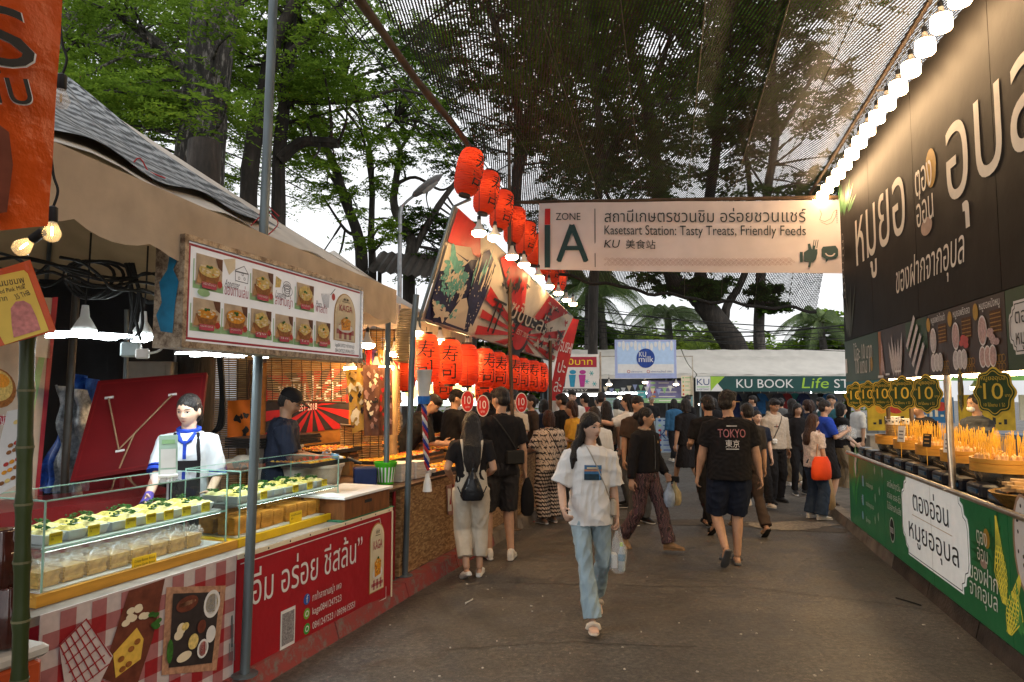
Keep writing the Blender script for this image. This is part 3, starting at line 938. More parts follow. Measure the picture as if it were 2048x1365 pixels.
# grey netting thrown over the roof
def greynet(t,p):
 n=tex(t,'Noise',10,stretch=(1,3,1),Detail=6,Roughness=.75)
 wv=tex(t,'Wave',1,wave_type='BANDS',bands_direction='Z',stretch=(1,1,4.2),Distortion=1.5)
 m=t.nodes.new('ShaderNodeMath');m.operation='ADD'
 t.links.new(n.outputs['Fac'],m.inputs[0])
 m2=t.nodes.new('ShaderNodeMath');m2.operation='MULTIPLY';m2.inputs[1].default_value=.16
 t.links.new(wv.outputs['Fac'],m2.inputs[0]);t.links.new(m2.outputs[0],m.inputs[1])
 t.links.new(ramp(t,m.outputs[0],[(.46,(.016,.018,.021)),(.56,(.10,.11,.12)),(.66,(.34,.36,.38))]),p.inputs['Base Color'])
 p.inputs['Roughness'].default_value=.75
m_gnet=nodes_mat('grey_netting',greynet)
def gn(u,v):
 q=roofp(EV[0],EV[1],.02+u*.74,lerp(.04+.13*u*u,.99,v))
 return q+Vector((.02,0,.03+.012*math.sin(u*37+v*9)))
o=link_mesh('roof_netting',sheet(gn,60,18,'roof_netting',m_gnet))
tag(o,'grey netting thrown over the left tent roof','netting')
m_cord=mat('red_cord',(.42,.04,.04),.6)
for px,py in((245,350),(525,425)):
 p=at(px,py,3.4 if px<300 else 4.2);rr=random.Random(px)
 b=MB(m_cord)
 for k in range(3):
  b.tube(curve([p+Vector((rr.uniform(-.03,.03),0,rr.uniform(-.03,.03))),p+Vector((rr.uniform(-.08,.1),.03,rr.uniform(-.1,.1))),p+Vector((rr.uniform(-.15,.2),.05,rr.uniform(-.18,.1)))]),.004,5)
 b.build('cord_knot',loc=p,label='red plastic cord knotted at the '+('left part of the tent eave' if px<300 else 'steel pole on the tent eave'),cat='cord')
 # tent 2 behind
t2=thing('market_tent','smaller white market tent over the sushi counter, next to the netted tent','tent',(-1.5,8.5,.115))
E2=[Vector((-1.12,6.75,2.62)),Vector((-.62,10.3,2.62)),Vector((-3.6,11.4,2.62)),Vector((-4.6,7.8,2.62))];A2=Vector((-2.35,8.9,3.62));AP_=AP
for k in range(4):
 a,b_=E2[k],E2[(k+1)%4]
 link_mesh('roof_panel',sheet(lambda u,v:lerp(lerp(a,b_,u),A2,v)-Vector((0,0,.09*math.sin(math.pi*v))),20,12,'roof_panel',m_canvas),t2)
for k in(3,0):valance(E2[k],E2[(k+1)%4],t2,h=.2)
for q in((-.66,10.2),(-3.5,11.2)):
 b=MB(m_steel);b.tube([(q[0],q[1],.115),(q[0],q[1],2.62)],.02,8);b.build('leg',t2,smooth=True)
 # poles in front
b0=Vector((-1.545,4.08,.12));pole('tall grey steel pole rising before the red banner and past the tent roof',[b0,lerp(b0,at(548,-20,4.2),.5),at(548,-30,4.2)],.029)
b0=ground(810,1152,.12);pole('grey steel pole at the near corner of the chipboard counter',[b0,at(826,660,6.0),at(833,590,6.02)],.027)
# ---- counter table and its banners
FL=Fr((-1.61,4.1,0),(.37,1,0))
def qa(px,py,d=0):return FL.q(px,py,d)
aL,aR=-1.75,1.72
t=thing('counter_table','long folding table carrying both glass display cases','table',FL.P(0,0,-.4)+Vector((0,0,.115)))
b=MB(mat('table_top',(.20,.17,.14),.6,.3,8));b.slab(FL,aL-.6,.755,aR,.795,-.95,-.012);b.build('table_top',t)
for a in(aL-.5,-.1,aR-.08):
 for d in(-.88,-.10):
  b=MB(m_steel);b.slab(FL,a,.115,a+.04,.755,d,d+.04);b.build('leg',t)
  # picnic cloth banner
tb=thing('picnic_banner','red and white checked picnic banner with cutting board and cheese, under the first glass case','banner',FL.P(-.9,.1,0))
x0=qa(80,1225)[0];x1=qa(472,1105)[0]
zt,zb=.80,.03
m_ging=[mat('gingham_white',(.50,.42,.40),.6,.08,30),mat('gingham_pink',(.32,.12,.12),.6,.08,30),mat('gingham_red',(.27,.014,.018),.6,.1,30)]
b=MB(m_ging[0]);b.slab(FL,x0,zb,x1,zt,0,.006);b.build('sheet',tb)
b=MB(m_ging[0]);n=15;cw=(x1-x0-.02)/n
for i in range(n):
 j,z=0,zt-.01
 while z-cw>zb:
  k=(i%2)+(j%2)
  if k:b.rect(FL,x0+.01+i*cw,z-cw,x0+.01+(i+1)*cw,z,.009,m_ging[k])
  z-=cw;j+=1
b.build('gingham_check',tb)
def zp(pts,ox=0,oy=680,s=480/956):return[qa(ox+x*s,oy+y*s)for x,y in pts]
m_board=mat('board_print',(.13,.035,.02),.5,.3,20)
m_blk2=mat('slate_print',(.03,.022,.022),.5,.3,20)
m_frame=mat('frame_print',(.38,.20,.12),.5,.3,40)
art=MB(m_board)
art.poly(FL,zp([(505,1000),(650,950),(600,1190),(530,1400),(395,1345),(440,1200)]),.013,m_board)
art.poly(FL,zp([(225,1215),(330,1110),(440,1258),(370,1400),(250,1400)]),.017,m_ging[0])
for k in range(6):
 t0=k/5
 art.line(FL,zp([(225+105*t0,1215-105*t0),(310+120*t0,1400-140*t0)]),.006,.021,m_ging[2])
 art.line(FL,zp([(225+60*t0,1215+180*t0),(330+90*t0,1110+180*t0)]),.006,.0225,m_ging[2])
art.poly(FL,zp([(535,1145),(562,1190),(550,1270),(450,1345),(440,1250)]),.017,mat('cheese_print',C('#d4ab48'),.5,.15,30))
for x,y in((470,1270),(510,1230),(500,1290),(535,1200),(475,1310)):art.ell(FL,*qa(x*.502,680+y*.502),.018,.014,.021,m_foodd)
rr=random.Random(3)
for k in range(8):art.ell(FL,*qa((490+rr.uniform(0,80))*.502,680+(1060+rr.uniform(0,80))*.502),.024,.016,.017+k*.0004,m_cream)
for k in range(8):art.ell(FL,*qa((575+rr.uniform(0,50))*.502,680+(1090+rr.uniform(0,55))*.502),.02,.012,.022+k*.0004,m_leafp)
art.poly(FL,zp([(655,985),(893,978),(855,1315),(635,1335)]),.013,m_frame)
art.poly(FL,zp([(680,1010),(868,1003),(835,1285),(662,1305)]),.017,m_blk2)
for x,y,ra,rb,m in((735,1050,.075,.04,m_board),(735,1048,.06,.012,m_frame),(833,1050,.06,.075,m_offw),(833,1050,.045,.055,m_food),(758,1200,.035,.04,m_food),(795,1228,.04,.05,m_offw),(795,1228,.03,.038,m_tom),(828,1170,.035,.045,m_offw),(790,1140,.03,.035,m_board),(710,1150,.03,.03,m_cream),(700,1175,.03,.025,m_cream),(720,1260,.05,.025,m_cream),(665,1240,.02,.06,m_leafp),(725,1140,.025,.02,m_food)):
 art.ell(FL,*qa(x*.502,680+y*.502),ra,rb,.021+.0006*(x%7),m)
for x in(905,912,919,926):art.line(FL,zp([(x,1210+0),(x,1275)]),.005,.016,m_steel)
art.line(FL,zp([(915,1100),(915,1220)]),.012,.017,m_steel)
art.build('picnic_print',tb)
# red banner
rb=thing('stall_banner','glossy red banner with white handwriting and an arched pasta emblem','banner',FL.P(.9,.1,0))
y0,y1=qa(472,1100)[0],qa(783,1012)[0]
b=MB(m_red);b.slab(FL,y0+.003,.05,y1,.79,.0,.008);b.build('sheet',rb)
b=MB(m_offw);b.slab(FL,y0+.003,.772,y1,.80,.009,.012,m_cream);b.slab(FL,y0+.003,.035,y1,.058,.009,.012,m_cream)
b.slab(FL,y1-.012,.06,y1+.01,.77,.009,.012,m_cream)
b.line(FL,[(y0+.03,.742),(y1-.20,.742)],.006,.0115);b.line(FL,[(y0+.03,.092),(y1-.09,.092)],.006,.0115);b.line(FL,[(y1-.09,.09),(y1-.09,.18)],.006,.0115);b.line(FL,[(y1-.20,.742),(y1-.17,.66)],.006,.0115)
b.build('border',rb)
for k in range(9):
 for z in(.785,.046):b=MB(m_black);b.ell(FL,y0+.06+k*(y1-y0-.12)/8,z,.007,.007,.0135,None,8);b.build('eyelet',rb)
b=MB(m_offw)
a0,z0=qa(500,1218);a1,z1=qa(716,1105)
b.txt(FL,'อิ่ม อร่อย ชีสล้น”',a0,.475,qa(722,1100)[0],d=.012,bold=.018,h=.255)
for k,s in enumerate(('กาก้าลาซานญ่า เพจ','kaga0841247523','0841247523 / 0939615551')):
 p=[(622,1190),(622,1222),(622,1253)][k];e=[(680,1168),(680,1190),(707,1208)][k]
 b.txt(FL,s,qa(*p)[0],[.335,.245,.148][k],qa(*e)[0],d=.012,bold=.012,h=.066)
b.build('lettering',rb)
b=MB(m_offw)
for k,(c,ch)in enumerate((('#31519c','f'),('#6fa03a',''),('#3f9a3c',''))):
 a,z=qa(611,[1196,1226,1256][k]);z=[.365,.27,.17][k]
 b.ell(FL,a,z,.034,.036,.0115,mat('icon%d'%k,C(c),.4,.05));b.ell(FL,a,z,.034,.036,.0113,m_offw)
 if ch:b.txt(FL,ch,a-.008,z-.024,h=.075,d=.013,bold=.03)
 else:b.ring(FL,a,z,.02,.02,.007,.013)
b.build('contact_icon',rb)
def emblem(par,fr,a,z,wd,ht,d,name='arched_emblem'):
 """arched card with the shop name over a square of pasta"""
 b=MB(m_cream)
 def arch(w_,h_,o):return[(a-w_/2,z+o),(a+w_/2,z+o)]+[(a+w_/2*math.cos(t),z+h_-w_*.55+w_*.55*math.sin(t))for t in[math.pi*k/14 for k in range(15)]]
 b.poly(fr,arch(wd,ht,0),d,m_gold);b.poly(fr,arch(wd*.92,ht*.98,ht*.012),d+.002,m_cream)
 b.poly(fr,arch(wd*.80,ht*.92,ht*.04),d+.004,mat('emblem_paper',C('#cbbd9f'),.5,.06))
 n=7;cw=wd*.8/n
 for i in range(n):
  for j in range(3):
   k=i%2+j%2
   if k:b.rect(fr,a-wd*.4+i*cw,z+ht*.04+j*cw,a-wd*.4+(i+1)*cw,z+ht*.04+(j+1)*cw,d+.0055,m_ging[k])
 b.ell(fr,a,z+ht*.27,wd*.34,ht*.09,d+.007,m_offw)
 b.poly(fr,[(a-wd*.2,z+ht*.22),(a+wd*.2,z+ht*.24),(a+wd*.22,z+ht*.44),(a,z+ht*.50),(a-wd*.22,z+ht*.43)],d+.009,m_foodo)
 rr=random.Random(4)
 for k in range(22):b.ell(fr,a+rr.uniform(-.2,.2)*wd,z+ht*rr.uniform(.27,.45),wd*.035,ht*.012,d+.010+k*.0001,rr.choice([m_food,m_foodd,m_foodo]),8)
 b.ell(fr,a,z+ht*.49,wd*.06,ht*.02,d+.013,m_leafp)
 b.txt(fr,'KAGA',a-wd*.3,z+ht*.62,a+wd*.3,d=d+.007,m=m_redp,bold=.005,h=ht*.19)
 for k in(-1,1):b.ring(fr,a+k*wd*.07,z+ht*.87,wd*.05,ht*.022,wd*.02,d+.007,m_black,10)
 b.line(fr,[(a-wd*.17,z+ht*.82),(a+wd*.17,z+ht*.82)],ht*.008,d+.007,m_black)
 return b.build(name,par)
emblem(rb,FL,qa(751,1130)[0],.185,.215,.53,.0125)
b=MB(m_offw);a,z=qa(573,1243);b.rect(FL,a-.072,.12,a+.072,.36,.0115);b.rect(FL,a-.06,.14,a+.06,.34,.0135,mat('faded_print',(.22,.2,.2),.6,.5,90));b.build('blank_sticker',rb)
# kerb-side clutter below the banners
# ---- glass cases
def glassf(t,p):
 tr=t.nodes.new('ShaderNodeBsdfTransparent');gl=t.nodes.new('ShaderNodeBsdfGlossy');ms=t.nodes.new('ShaderNodeMixShader')
 tr.inputs[0].default_value=(.93,.97,.95,1);gl.inputs[0].default_value=(1,1,1,1);gl.inputs['Roughness'].default_value=.03
 fr=t.nodes.new('ShaderNodeFresnel');fr.inputs[0].default_value=1.35
 n=tex(t,'Noise',4,Detail=3)
 b=t.nodes.new('ShaderNodeBump');b.inputs['Strength'].default_value=.02;t.links.new(n.outputs['Fac'],b.inputs['Height']);t.links.new(b.outputs[0],gl.inputs['Normal'])
 t.links.new(fr.outputs[0],ms.inputs[0]);t.links.new(tr.outputs[0],ms.inputs[1]);t.links.new(gl.outputs[0],ms.inputs[2])
 t.links.new(ms.outputs[0],t.nodes['Material Output'].inputs[0])
m_glass=nodes_mat('clear_glass',glassf)
m_gedge=mat('glass_edge',C('#8fb7a8'),.15,.1,10,spec=.8)
FC=Fr((-2.13,3.16,0),(.36,1,0))
def case(label,a0,a1,wood,z0=.80,h=.45,dep=.44,base_h=.035):
 t=thing('display_case',label,'display case',FC.P((a0+a1)/2,z0,-dep/2))
 b=MB(wood);b.slab(FC,a0-.05,z0-.004,a1+.05,z0+base_h,-dep-.02,.045);b.slab(FC,a0-.05,z0+base_h,a1+.05,z0+base_h+.012,.02,.045);b.build('base_board',t)
 b=MB(m_white);b.slab(FC,a0+.01,z0+base_h+.001,a1-.01,z0+base_h+.008,-dep,-.01);b.build('liner',t)
 zb,zt,zm=z0+base_h+.01,z0+h,z0+.225
 th=.005
 for nm,s in(('front_pane',(a0,zb,a1,zt,-th,0)),('side_pane',(a0,zb,a0+th,zt,-dep,-th-.001)),('side_pane',(a1-th,zb,a1,zt,-dep,-th-.001)),('top_pane',(a0,zt+.001,a1,zt+.006,-dep,0)),('glass_shelf',(a0+.008,zm,a1-.008,zm+.006,-dep,-.012))):
  b=MB(m_glass)
  fr=FC;aa0,bb0,aa1,bb1,d0,d1=s
  if nm=='front_pane':b.rect(fr,aa0,bb0,aa1,bb1,0)
  elif nm=='side_pane':b.quad(fr.P(aa0,bb0,d0),fr.P(aa0,bb0,d1),fr.P(aa0,bb1,d1),fr.P(aa0,bb1,d0))
  else:b.quad(fr.P(aa0,bb1,d1),fr.P(aa1,bb1,d1),fr.P(aa1,bb1,d0),fr.P(aa0,bb1,d0))
  b.build(nm,t)
 e=MB(m_gedge);w_=.007
 for a in(a0,a1-w_):e.slab(FC,a,zb,a+w_,zt,-.004,.003)
 e.slab(FC,a0,zt,a1,zt+w_,-.003,.004);e.slab(FC,a0,zm-.002,a1,zm+.007,-.012,-.002);e.slab(FC,a0,zt,a1,zt+w_,-dep-.004,-dep)
 for a in(a0,a1-w_):
  e.slab(FC,a,zt,a+w_,zt+w_,-dep,-.005);e.slab(FC,a,zb,a+w_,zt,-dep-.004,-dep)
 e.build('glass_edge',t)
 b=MB(mat('steel_tray',(.42,.42,.41),.3,.1,20,metal=.7));b.slab(FC,a0+.015,zm+.007,a1-.015,zm+.016,-dep+.01,-.03);b.build('tray',t)
 return t
m_wood1=mat('pine_board',C('#b4822f'),.5,.25,5,stretch=(1,1,6))
m_woody=mat('yellow_board',C('#d3ad1c'),.45,.15,8)
c1a0,c1a1=0.0,FC.q(452,1080)[0]
c2a0,c2a1=FC.q(477,1075)[0],FC.q(676,1010)[0]
case('nearer glass display case with an orange wooden base board',c1a0,c1a1,m_wood1)
case('farther glass display case with a bright yellow base board',c2a0,c2a1,m_woody)
m_foil=mat('white_box_card',(.72,.74,.76),.5,.05)
m_topping=mat('melted_cheese',C('#d8c468'),.42,.30,45,bump=.3,bscale=90)
m_topping2=mat('baked_cheese',C('#dfd08e'),.42,.22,45,bump=.3,bscale=90)
m_plast=nodes_mat('plastic_wrap',lambda t,p:(p.inputs['Base Color'].__setattr__('default_value',(.8,.8,.78,1)),p.inputs['Roughness'].__setattr__('default_value',.12),p.inputs['Alpha'].__setattr__('default_value',.20),p.inputs['Specular IOR Level'].__setattr__('default_value',1.0)))
def lump_sheet(fr,a0,a1,d0,d1,z,h,n,rng):
 b=MB();vs=[]
 for j in range(n+1):
  for i in range(n+1):
   u,v=i/n,j/n;e=min(u,1-u,v,1-v)
   vs.append(fr.P(lerp(a0,a1,u),z+(h*(.6+rng.uniform(0,.6))if e>.01 else 0),lerp(d0,d1,v)))
 return vs,[(j*(n+1)+i,(j+1)*(n+1)+i,(j+1)*(n+1)+i+1,j*(n+1)+i+1)for j in range(n)for i in range(n)]
def lasagna(a,d,top,seed,w_=.105,dp=.13,z=1.042,herb=4):
 rng=random.Random(seed);o=FC.P(a,z,d)
 t=thing('lasagna_box','','food box',o)
 b=MB(m_foil);q=.012
 b.hexa([FC.P(a-w_/2+q,z,d+dp/2-q),FC.P(a+w_/2-q,z,d+dp/2-q),FC.P(a+w_/2-q,z,d-dp/2+q),FC.P(a-w_/2+q,z,d-dp/2+q),FC.P(a-w_/2,z+.045,d+dp/2),FC.P(a+w_/2,z+.045,d+dp/2),FC.P(a+w_/2,z+.045,d-dp/2),FC.P(a-w_/2,z+.045,d-dp/2)])
 b.build('box',t)
 vs,fs=lump_sheet(FC,a-w_/2+.006,a+w_/2-.006,d+dp/2-.006,d-dp/2+.006,z+.046,.016,6,rng)
 b=MB(top);b.add(vs,[f[::-1]for f in fs]);b.build('cheese_topping',t,smooth=True)
 b=MB(m_leafp)
 for k in range(herb):
  c=FC.P(a+rng.uniform(-.03,.03),z+.062,d+rng.uniform(-.045,.045))
  for m in range(9):b.ball(c+Vector((rng.uniform(-.018,.018),rng.uniform(-.018,.018),rng.uniform(0,.022))),(rng.uniform(.005,.013),rng.uniform(.004,.010),.004),5,3)
 if herb:b.build('parsley',t)
 return t
protos=[lasagna(.09,-.11,m_topping2,1,herb=3),lasagna(.09+.118,-.11,m_topping,2,herb=2)]
i=0
for row,d in enumerate((-.11,-.27)):
 n=int((c1a1-.06)/.118)
 for k in range(n):
  a=.09+k*.118
  tx='parsley-topped lasagna box in the '+('front' if row==0 else 'back')+' row of the nearer glass case'
  if row==0 and k<2:o=protos[k];o['label']=tx
  else:o=dup(protos[(k+row)%2],FC.P(a,1.042,d),tx)
  o['group']='lasagna boxes in the nearer case, %s row'%('front' if row==0 else 'back')
 n=int((c2a1-c2a0-.05)/.118)
 for k in range(n):
  o=dup(protos[(k+row+1)%2],FC.P(c2a0+.085+k*.118,1.042,d),'lasagna box in the '+('front' if row==0 else 'back')+' row of the farther glass case',group='lasagna boxes in the farther case, %s row'%('front' if row==0 else 'back'))
m_toast=mat('crisp_toast',C('#dcb264'),.65,.3,30)
m_toast2=mat('toast_loaf',C('#c08434'),.65,.3,22)
def breadpack(a,d,label,wrap,n=6,z=.848,m=m_toast,w_=.10,dp=.12,group=None,th=.011):
 o=FC.P(a,z,d);t=thing('bread_pack',label,'bread',o,group);rng=random.Random(int(a*1000))
 b=MB(m)
 for k in range(n):
  j,g_=rng.uniform(-.004,.004),rng.uniform(-.004,.004)
  b.slab(FC,a-w_/2+j,z+k*(th+.001),a+w_/2+j,z+k*(th+.001)+th,d-dp/2+g_,d+dp/2+g_)
 b.build('toast_slices',t)
 if wrap:
  vs,fs=lump_sheet(FC,a-w_/2-.012,a+w_/2+.012,d+dp/2+.012,d-dp/2-.02,z+n*(th+.001)+.002,.05,7,rng)
  b=MB(m_plast);b.add(vs,[f[::-1]for f in fs])
  b.rect(FC,a-w_/2-.01,z,a+w_/2+.01,z+n*(th+.001)+.03,d+dp/2+.012)
  b.build('plastic_wrap',t,smooth=True)
 return t
p0=breadpack(.08,-.12,'plastic wrapped pack of crisp toast on the floor of the nearer glass case',True,group='wrapped toast packs in the nearer case')
for row,d in enumerate((-.12,-.29)):
 for k in range(int((c1a1-.05)/.125)):
  if row==0 and k==0:continue
  dup(p0,FC.P(.08+k*.125,.848,d),group='wrapped toast packs in the nearer case')
p1=breadpack(c2a0+.08,-.12,'tall stack of golden toast on the floor of the farther glass case',False,8,m=m_toast2,w_=.115,dp=.13,group='toast stacks in the farther case',th=.0125)
for row,d in enumerate((-.12,-.29)):
 for k in range(int((c2a1-c2a0-.05)/.125)):
  if row==0 and k==0:continue
  dup(p1,FC.P(c2a0+.08+k*.125,.848,d),group='toast stacks in the farther case',scale=1.0 if k%3 else .88)
def card(a,z,w_,h,txts,label,d=.006,cat='price card',name='price_card'):
 t=thing(name,label,cat,FC.P(a,z,d))
 b=MB(m_ypaper);b.slab(FC,a-w_/2,z,a+w_/2,z+h,d,d+.003);b.build('card',t)
 b=MB(m_black)
 for k,s in enumerate(txts):b.txt(FC,s,a-w_*.42,z+h*(.66-.30*k),a+w_*.42 if len(s)>4 else None,h=h*.26,d=d+.0045,bold=.01)
 b.build('lettering',t)
card(FC.q(287,1110)[0],FC.q(287,1140)[1],.15,.075,['Crispy Butter Bread','Crispy Garlic Bread','60.-'],'large yellow card reading Crispy Butter Bread on the nearer glass case',name='price_card')
card(FC.q(590,1030)[0],FC.q(590,1045)[1],.13,.075,['ขนมปังเนยสด','60.-'],'yellow card on the front of the farther case, before the toast',name='price_card')
for k,px in enumerate((122,197,270,310,345,380,418)):
 a=FC.q(px,1050)[0]
 card(a,1.045,.062,.052,['ลาซานญ่า','79'],'small yellow price card before the lasagna boxes of the nearer case, '+('first','second','third','fourth','fifth','sixth','seventh')[k]+' from the left',d=-.03)
for k,px in enumerate((535,598,626,655)):
 a=FC.q(px,985)[0]
 card(a,1.045,.062,.05,['พาสต้า','79'],'small yellow price card before the boxes of the farther case, '+('first','second','third','fourth')[k]+' from the left',d=-.03)
 # LED strips under the shelf light the cases
m_led=mat('led_strip',(1,1,1),.5,0,emit=22,ecol=(.92,1,.95))
for a0,a1,wh in((c1a0,c1a1,'nearer'),(c2a0,c2a1,'farther')):
 b=MB(m_led);b.slab(FC,a0+.03,1.018,a1-.03,1.0225,-.03,-.022)
 b.build('led_strip',loc=FC.P(a0,1.02,-.03),label='thin white light strip under the shelf of the %s glass case'%wh,cat='light strip')
 # wooden box with white lid
a0,a1=FL.q(690,1000)[0]+.02,FL.q(782,985)[0]
t=thing('wooden_crate','brown wooden box under a white lid at the right end of the counter','crate',FL.P(a0,.8,-.25))
b=MB(mat('crate_wood',C('#6e4322'),.6,.3,6,stretch=(4,4,1)))
b.slab(FL,a0,.797,a1,.955,-.035,-.015);b.slab(FL,a0,.797,a0+.02,.955,-.42,-.036);b.slab(FL,a1-.02,.797,a1,.955,-.42,-.036);b.slab(FL,a0,.797,a1,.955,-.44,-.421);b.slab(FL,a0+.02,.80,a1-.02,.815,-.42,-.036);b.build('box',t)
b=MB(m_black);b.slab(FL,(a0+a1)/2-.05,.89,(a0+a1)/2+.05,.915,-.0145,-.0135);b.build('handle',t)
b=MB(m_white);b.slab(FL,a0-.03,.957,a1+.02,.975,-.47,.005);b.build('lid',t)
b=MB(mat('green_mat',(.02,.12,.06),.8,.3,40));b.slab(FL,a0-.05,.7955,a1+.06,.803,-.30,.0);b.build('green_mat',loc=FL.P(a0,.8,0),label='scrap of green artificial turf under the wooden box',cat='mat')
# payment stand: card with no code
p=FC.P(FC.q(338,900,-.2)[0],1.258,-.2)
t=thing('card_stand','green and white card stand on the glass case before the vendor','card stand',p)
fr=Fr(p,(.85,.5,0),(0,-.05,1))
b=MB(mat('card_green',C('#9fb8a8'),.4,.08));b.slab(fr,-.05,0,.05,.24,-.004,0);b.slab(fr,-.05,0,.05,.012,-.05,.04,m_white);b.build('card',t)
b=MB(m_offw);b.rect(fr,-.04,.05,.04,.16,.002);b.rect(fr,-.034,.19,.034,.215,.002,m_green);b.rect(fr,-.042,.014,.042,.04,.002);b.build('blank_panel',t)
# ---- unlit lightbox sign with the menu
S0,S1=at(372,585,3.30),at(720,650,4.98)
FS=Fr((S0.x,S0.y,0),(S1.x-S0.x,S1.y-S0.y,0))
sw=math.hypot(S1.x-S0.x,S1.y-S0.y)
sz0,sz1=1.985,2.505
t=thing('menu_sign','long white menu board in a battered steel case hung before the tent','sign',FS.P(sw/2,sz0,-.06))
def rustf(t_,p):
 n=tex(t_,'Noise',14,Detail=8,Roughness=.8)
 t_.links.new(ramp(t_,n.outputs['Fac'],[(.40,(.10,.06,.035)),(.52,(.34,.26,.18)),(.66,(.52,.44,.34))]),p.inputs['Base Color']);p.inputs['Roughness'].default_value=.45;p.inputs['Metallic'].default_value=.3
m_rust=nodes_mat('rusted_steel',rustf)
b=MB(m_rust);b.slab(FS,-.03,sz0-.02,sw+.02,sz1+.015,-.16,-.004)
b.slab(FS,-.03,sz0-.02,sw+.02,sz0+.012,-.003,.012);b.slab(FS,-.03,sz1-.012,sw+.02,sz1+.015,-.003,.012);b.slab(FS,-.03,sz0+.0125,-.004,sz1-.0125,-.003,.012);b.slab(FS,sw-.002,sz0+.0125,sw+.02,sz1-.0125,-.003,.012,mat('bright_steel',(.6,.6,.6),.25,.2,30,metal=.9));b.build('case',t)
b=MB(mat('blue_tape',(.01,.16,.30),.4,.3,12));frL=Fr(FS.P(-.031,0,-.16),FS.n,(0,0,1));rr=random.Random(2)
b.poly(frL,[(.05,sz0+.06),(.12,sz0+.05),(.13,sz0+.2),(.145,sz0+.3),(.11,sz0+.36),(.13,sz0+.40),(.09,sz0+.46),(.075,sz0+.36),(.03,sz0+.30),(.05,sz0+.2),(.02,sz0+.14)],.003);b.build('tape',t)
# the left end, facing the viewer's side
b=MB(mat('menu_face_added_glow',(.64,.64,.65),.35,.05,10,emit=.20));b.rect(FS,0.0,sz0+.013,sw-.003,sz1-.013,.0);b.build('face',t)  # faint emission added to the face, standing in for sky light
b=MB(m_redp)
for r_ in((0.008,sz0+.022,sw-.012,sz0+.034),(.008,sz1-.034,sw-.012,sz1-.022),(.008,sz0+.0345,.02,sz1-.0345)):b.rect(FS,*r_,.0015)
b.build('border',t)
fpx=lambda x,y:FS.q(360+x*.18317,480+y*.18317)
m_photo=mat('photo_table',C('#b9a68e'),.5,.2,14)
m_photod=mat('photo_dark',C('#5a3524'),.5,.3,14)
pics=[(165,140,450,545),(780,310,1005,665),(1265,460,1450,760),(130,625,425,985),(470,690,722,1020),(762,745,985,1060),(1030,805,1222,1105),(1255,845,1440,1135),(1475,885,1630,1155)]
grb=MB(m_green)
for i,(x0_,y0_,x1_,y1_)in enumerate(pics):
# opposite corners as they stand on the board
 a0,bt=fpx(x0_,y0_);a1,bb=fpx(x1_,y1_)
 a0+=.004
 grb.rect(FS,a0-.016,bb-.02,a1+.012,bb+.018,.0025)
 grb.rect(FS,a0-.016,bb+.0182,a0-.009,bt-.03,.0025)
 b=MB(m_photo);rr=random.Random(i+5);W_,H_=a1-a0,bt-bb
 b.rect(FS,a0,bb,a1,bt,.004)
 b.poly(FS,[(a0+W_*.72,bt-H_*.02),(a1-.001,bt-.001),(a1-.001,bt-H_*.42),(a0+W_*.82,bt-H_*.3)],.0055,m_photod)
 b.poly(FS,[(a0+W_*.02,bb+H_*.06),(a1-W_*.08,bb+H_*.02),(a1-W_*.02,bb+H_*.3),(a0+W_*.1,bb+H_*.42)],.0065,mat('photo_board',C('#b98a5e'),.5,.2,30))
 b.ell(FS,a1-W_*.1,bb+H_*.14,W_*.1,H_*.11,.0075,m_tom)
 b.poly(FS,[(a0+W_*.22,bb+H_*.14),(a0+W_*.78,bb+H_*.10),(a0+W_*.90,bb+H_*.50),(a0+W_*.08,bb+H_*.46)],.0085,m_foodd)
 b.ell(FS,a0+W_*.48,bb+H_*(.50+.05*(i%3)),W_*(.40-.05*(i%2)),H_*(.20+.06*(i%3)),.0095,m_foodo if i in(3,4)else m_food,(14,6,9,5)[i%4],.5*i)
 for k in range(16):b.ell(FS,a0+W_*(.48+rr.uniform(-.3,.3)),bb+H_*(.52+rr.uniform(-.13,.15)),W_*.06,H_*.03,.0100+k*.00008,rr.choice([m_food,m_cream,m_foodo,m_cream]),7,rr.uniform(0,3))
 for k in range(3):b.ell(FS,a0+W_*(.46+rr.uniform(-.08,.08)),bb+H_*(.66+rr.uniform(-.04,.06)),W_*.06,H_*.045,.0118+k*.0002,m_leafp,7)
 b.rect(FS,a0+W_*.2,bb-.012,a1-W_*.26,bb+H_*.12,.0126,mat('menu_tag',C('#b5475a'),.5,.06))
 b.txt(FS,('ผักโขม','ลาซานญ่า','สปาเก็ตตี้','เบคอน','ขนมปัง','กุ้ง','ชีส','ไก่','แฮม')[i],a0+W_*.24,bb+H_*.03,a1-W_*.32,d=.0138,m=m_offw,h=H_*.1)
 b.build('food_picture',t)
grb.build('green_frame',t)
b=MB(m_redp)
for s,p0_,p1_,hh in(('ของทานเล่น',(480,625),(738,665),.078),('ลาซานญ่า',(1032,722),(1222,762),.075),('พาสต้า',(1475,800),(1600,830),.07)):
 a0,z0=fpx(*p0_);a1,z1=fpx(*p1_);b.txt(FS,s,a0,(z0+z1)/2+.012,a1,h=hh,d=.003,bold=.02)
for s,p0_,p1_ in(('Appetizer',(480,530),(640,560)),('Lasagna',(1035,640),(1150,665)),('Pasta',(1478,745),(1540,760))):
 a0,z0=fpx(*p0_);a1,z1=fpx(*p1_);b.txt(FS,s,a0,(z0+z1)/2+.01,a1,h=.06,d=.003,m=mat('grey_ink',(.12,.11,.12),.5),shear=.2)
b.build('lettering',t)
b=MB(mat('grey_ink',(.12,.11,.12),.5))
def sk(pts,w_=.004,cl=True):b.line(FS,[fpx(*p)for p in pts],w_,.003,closed=cl)
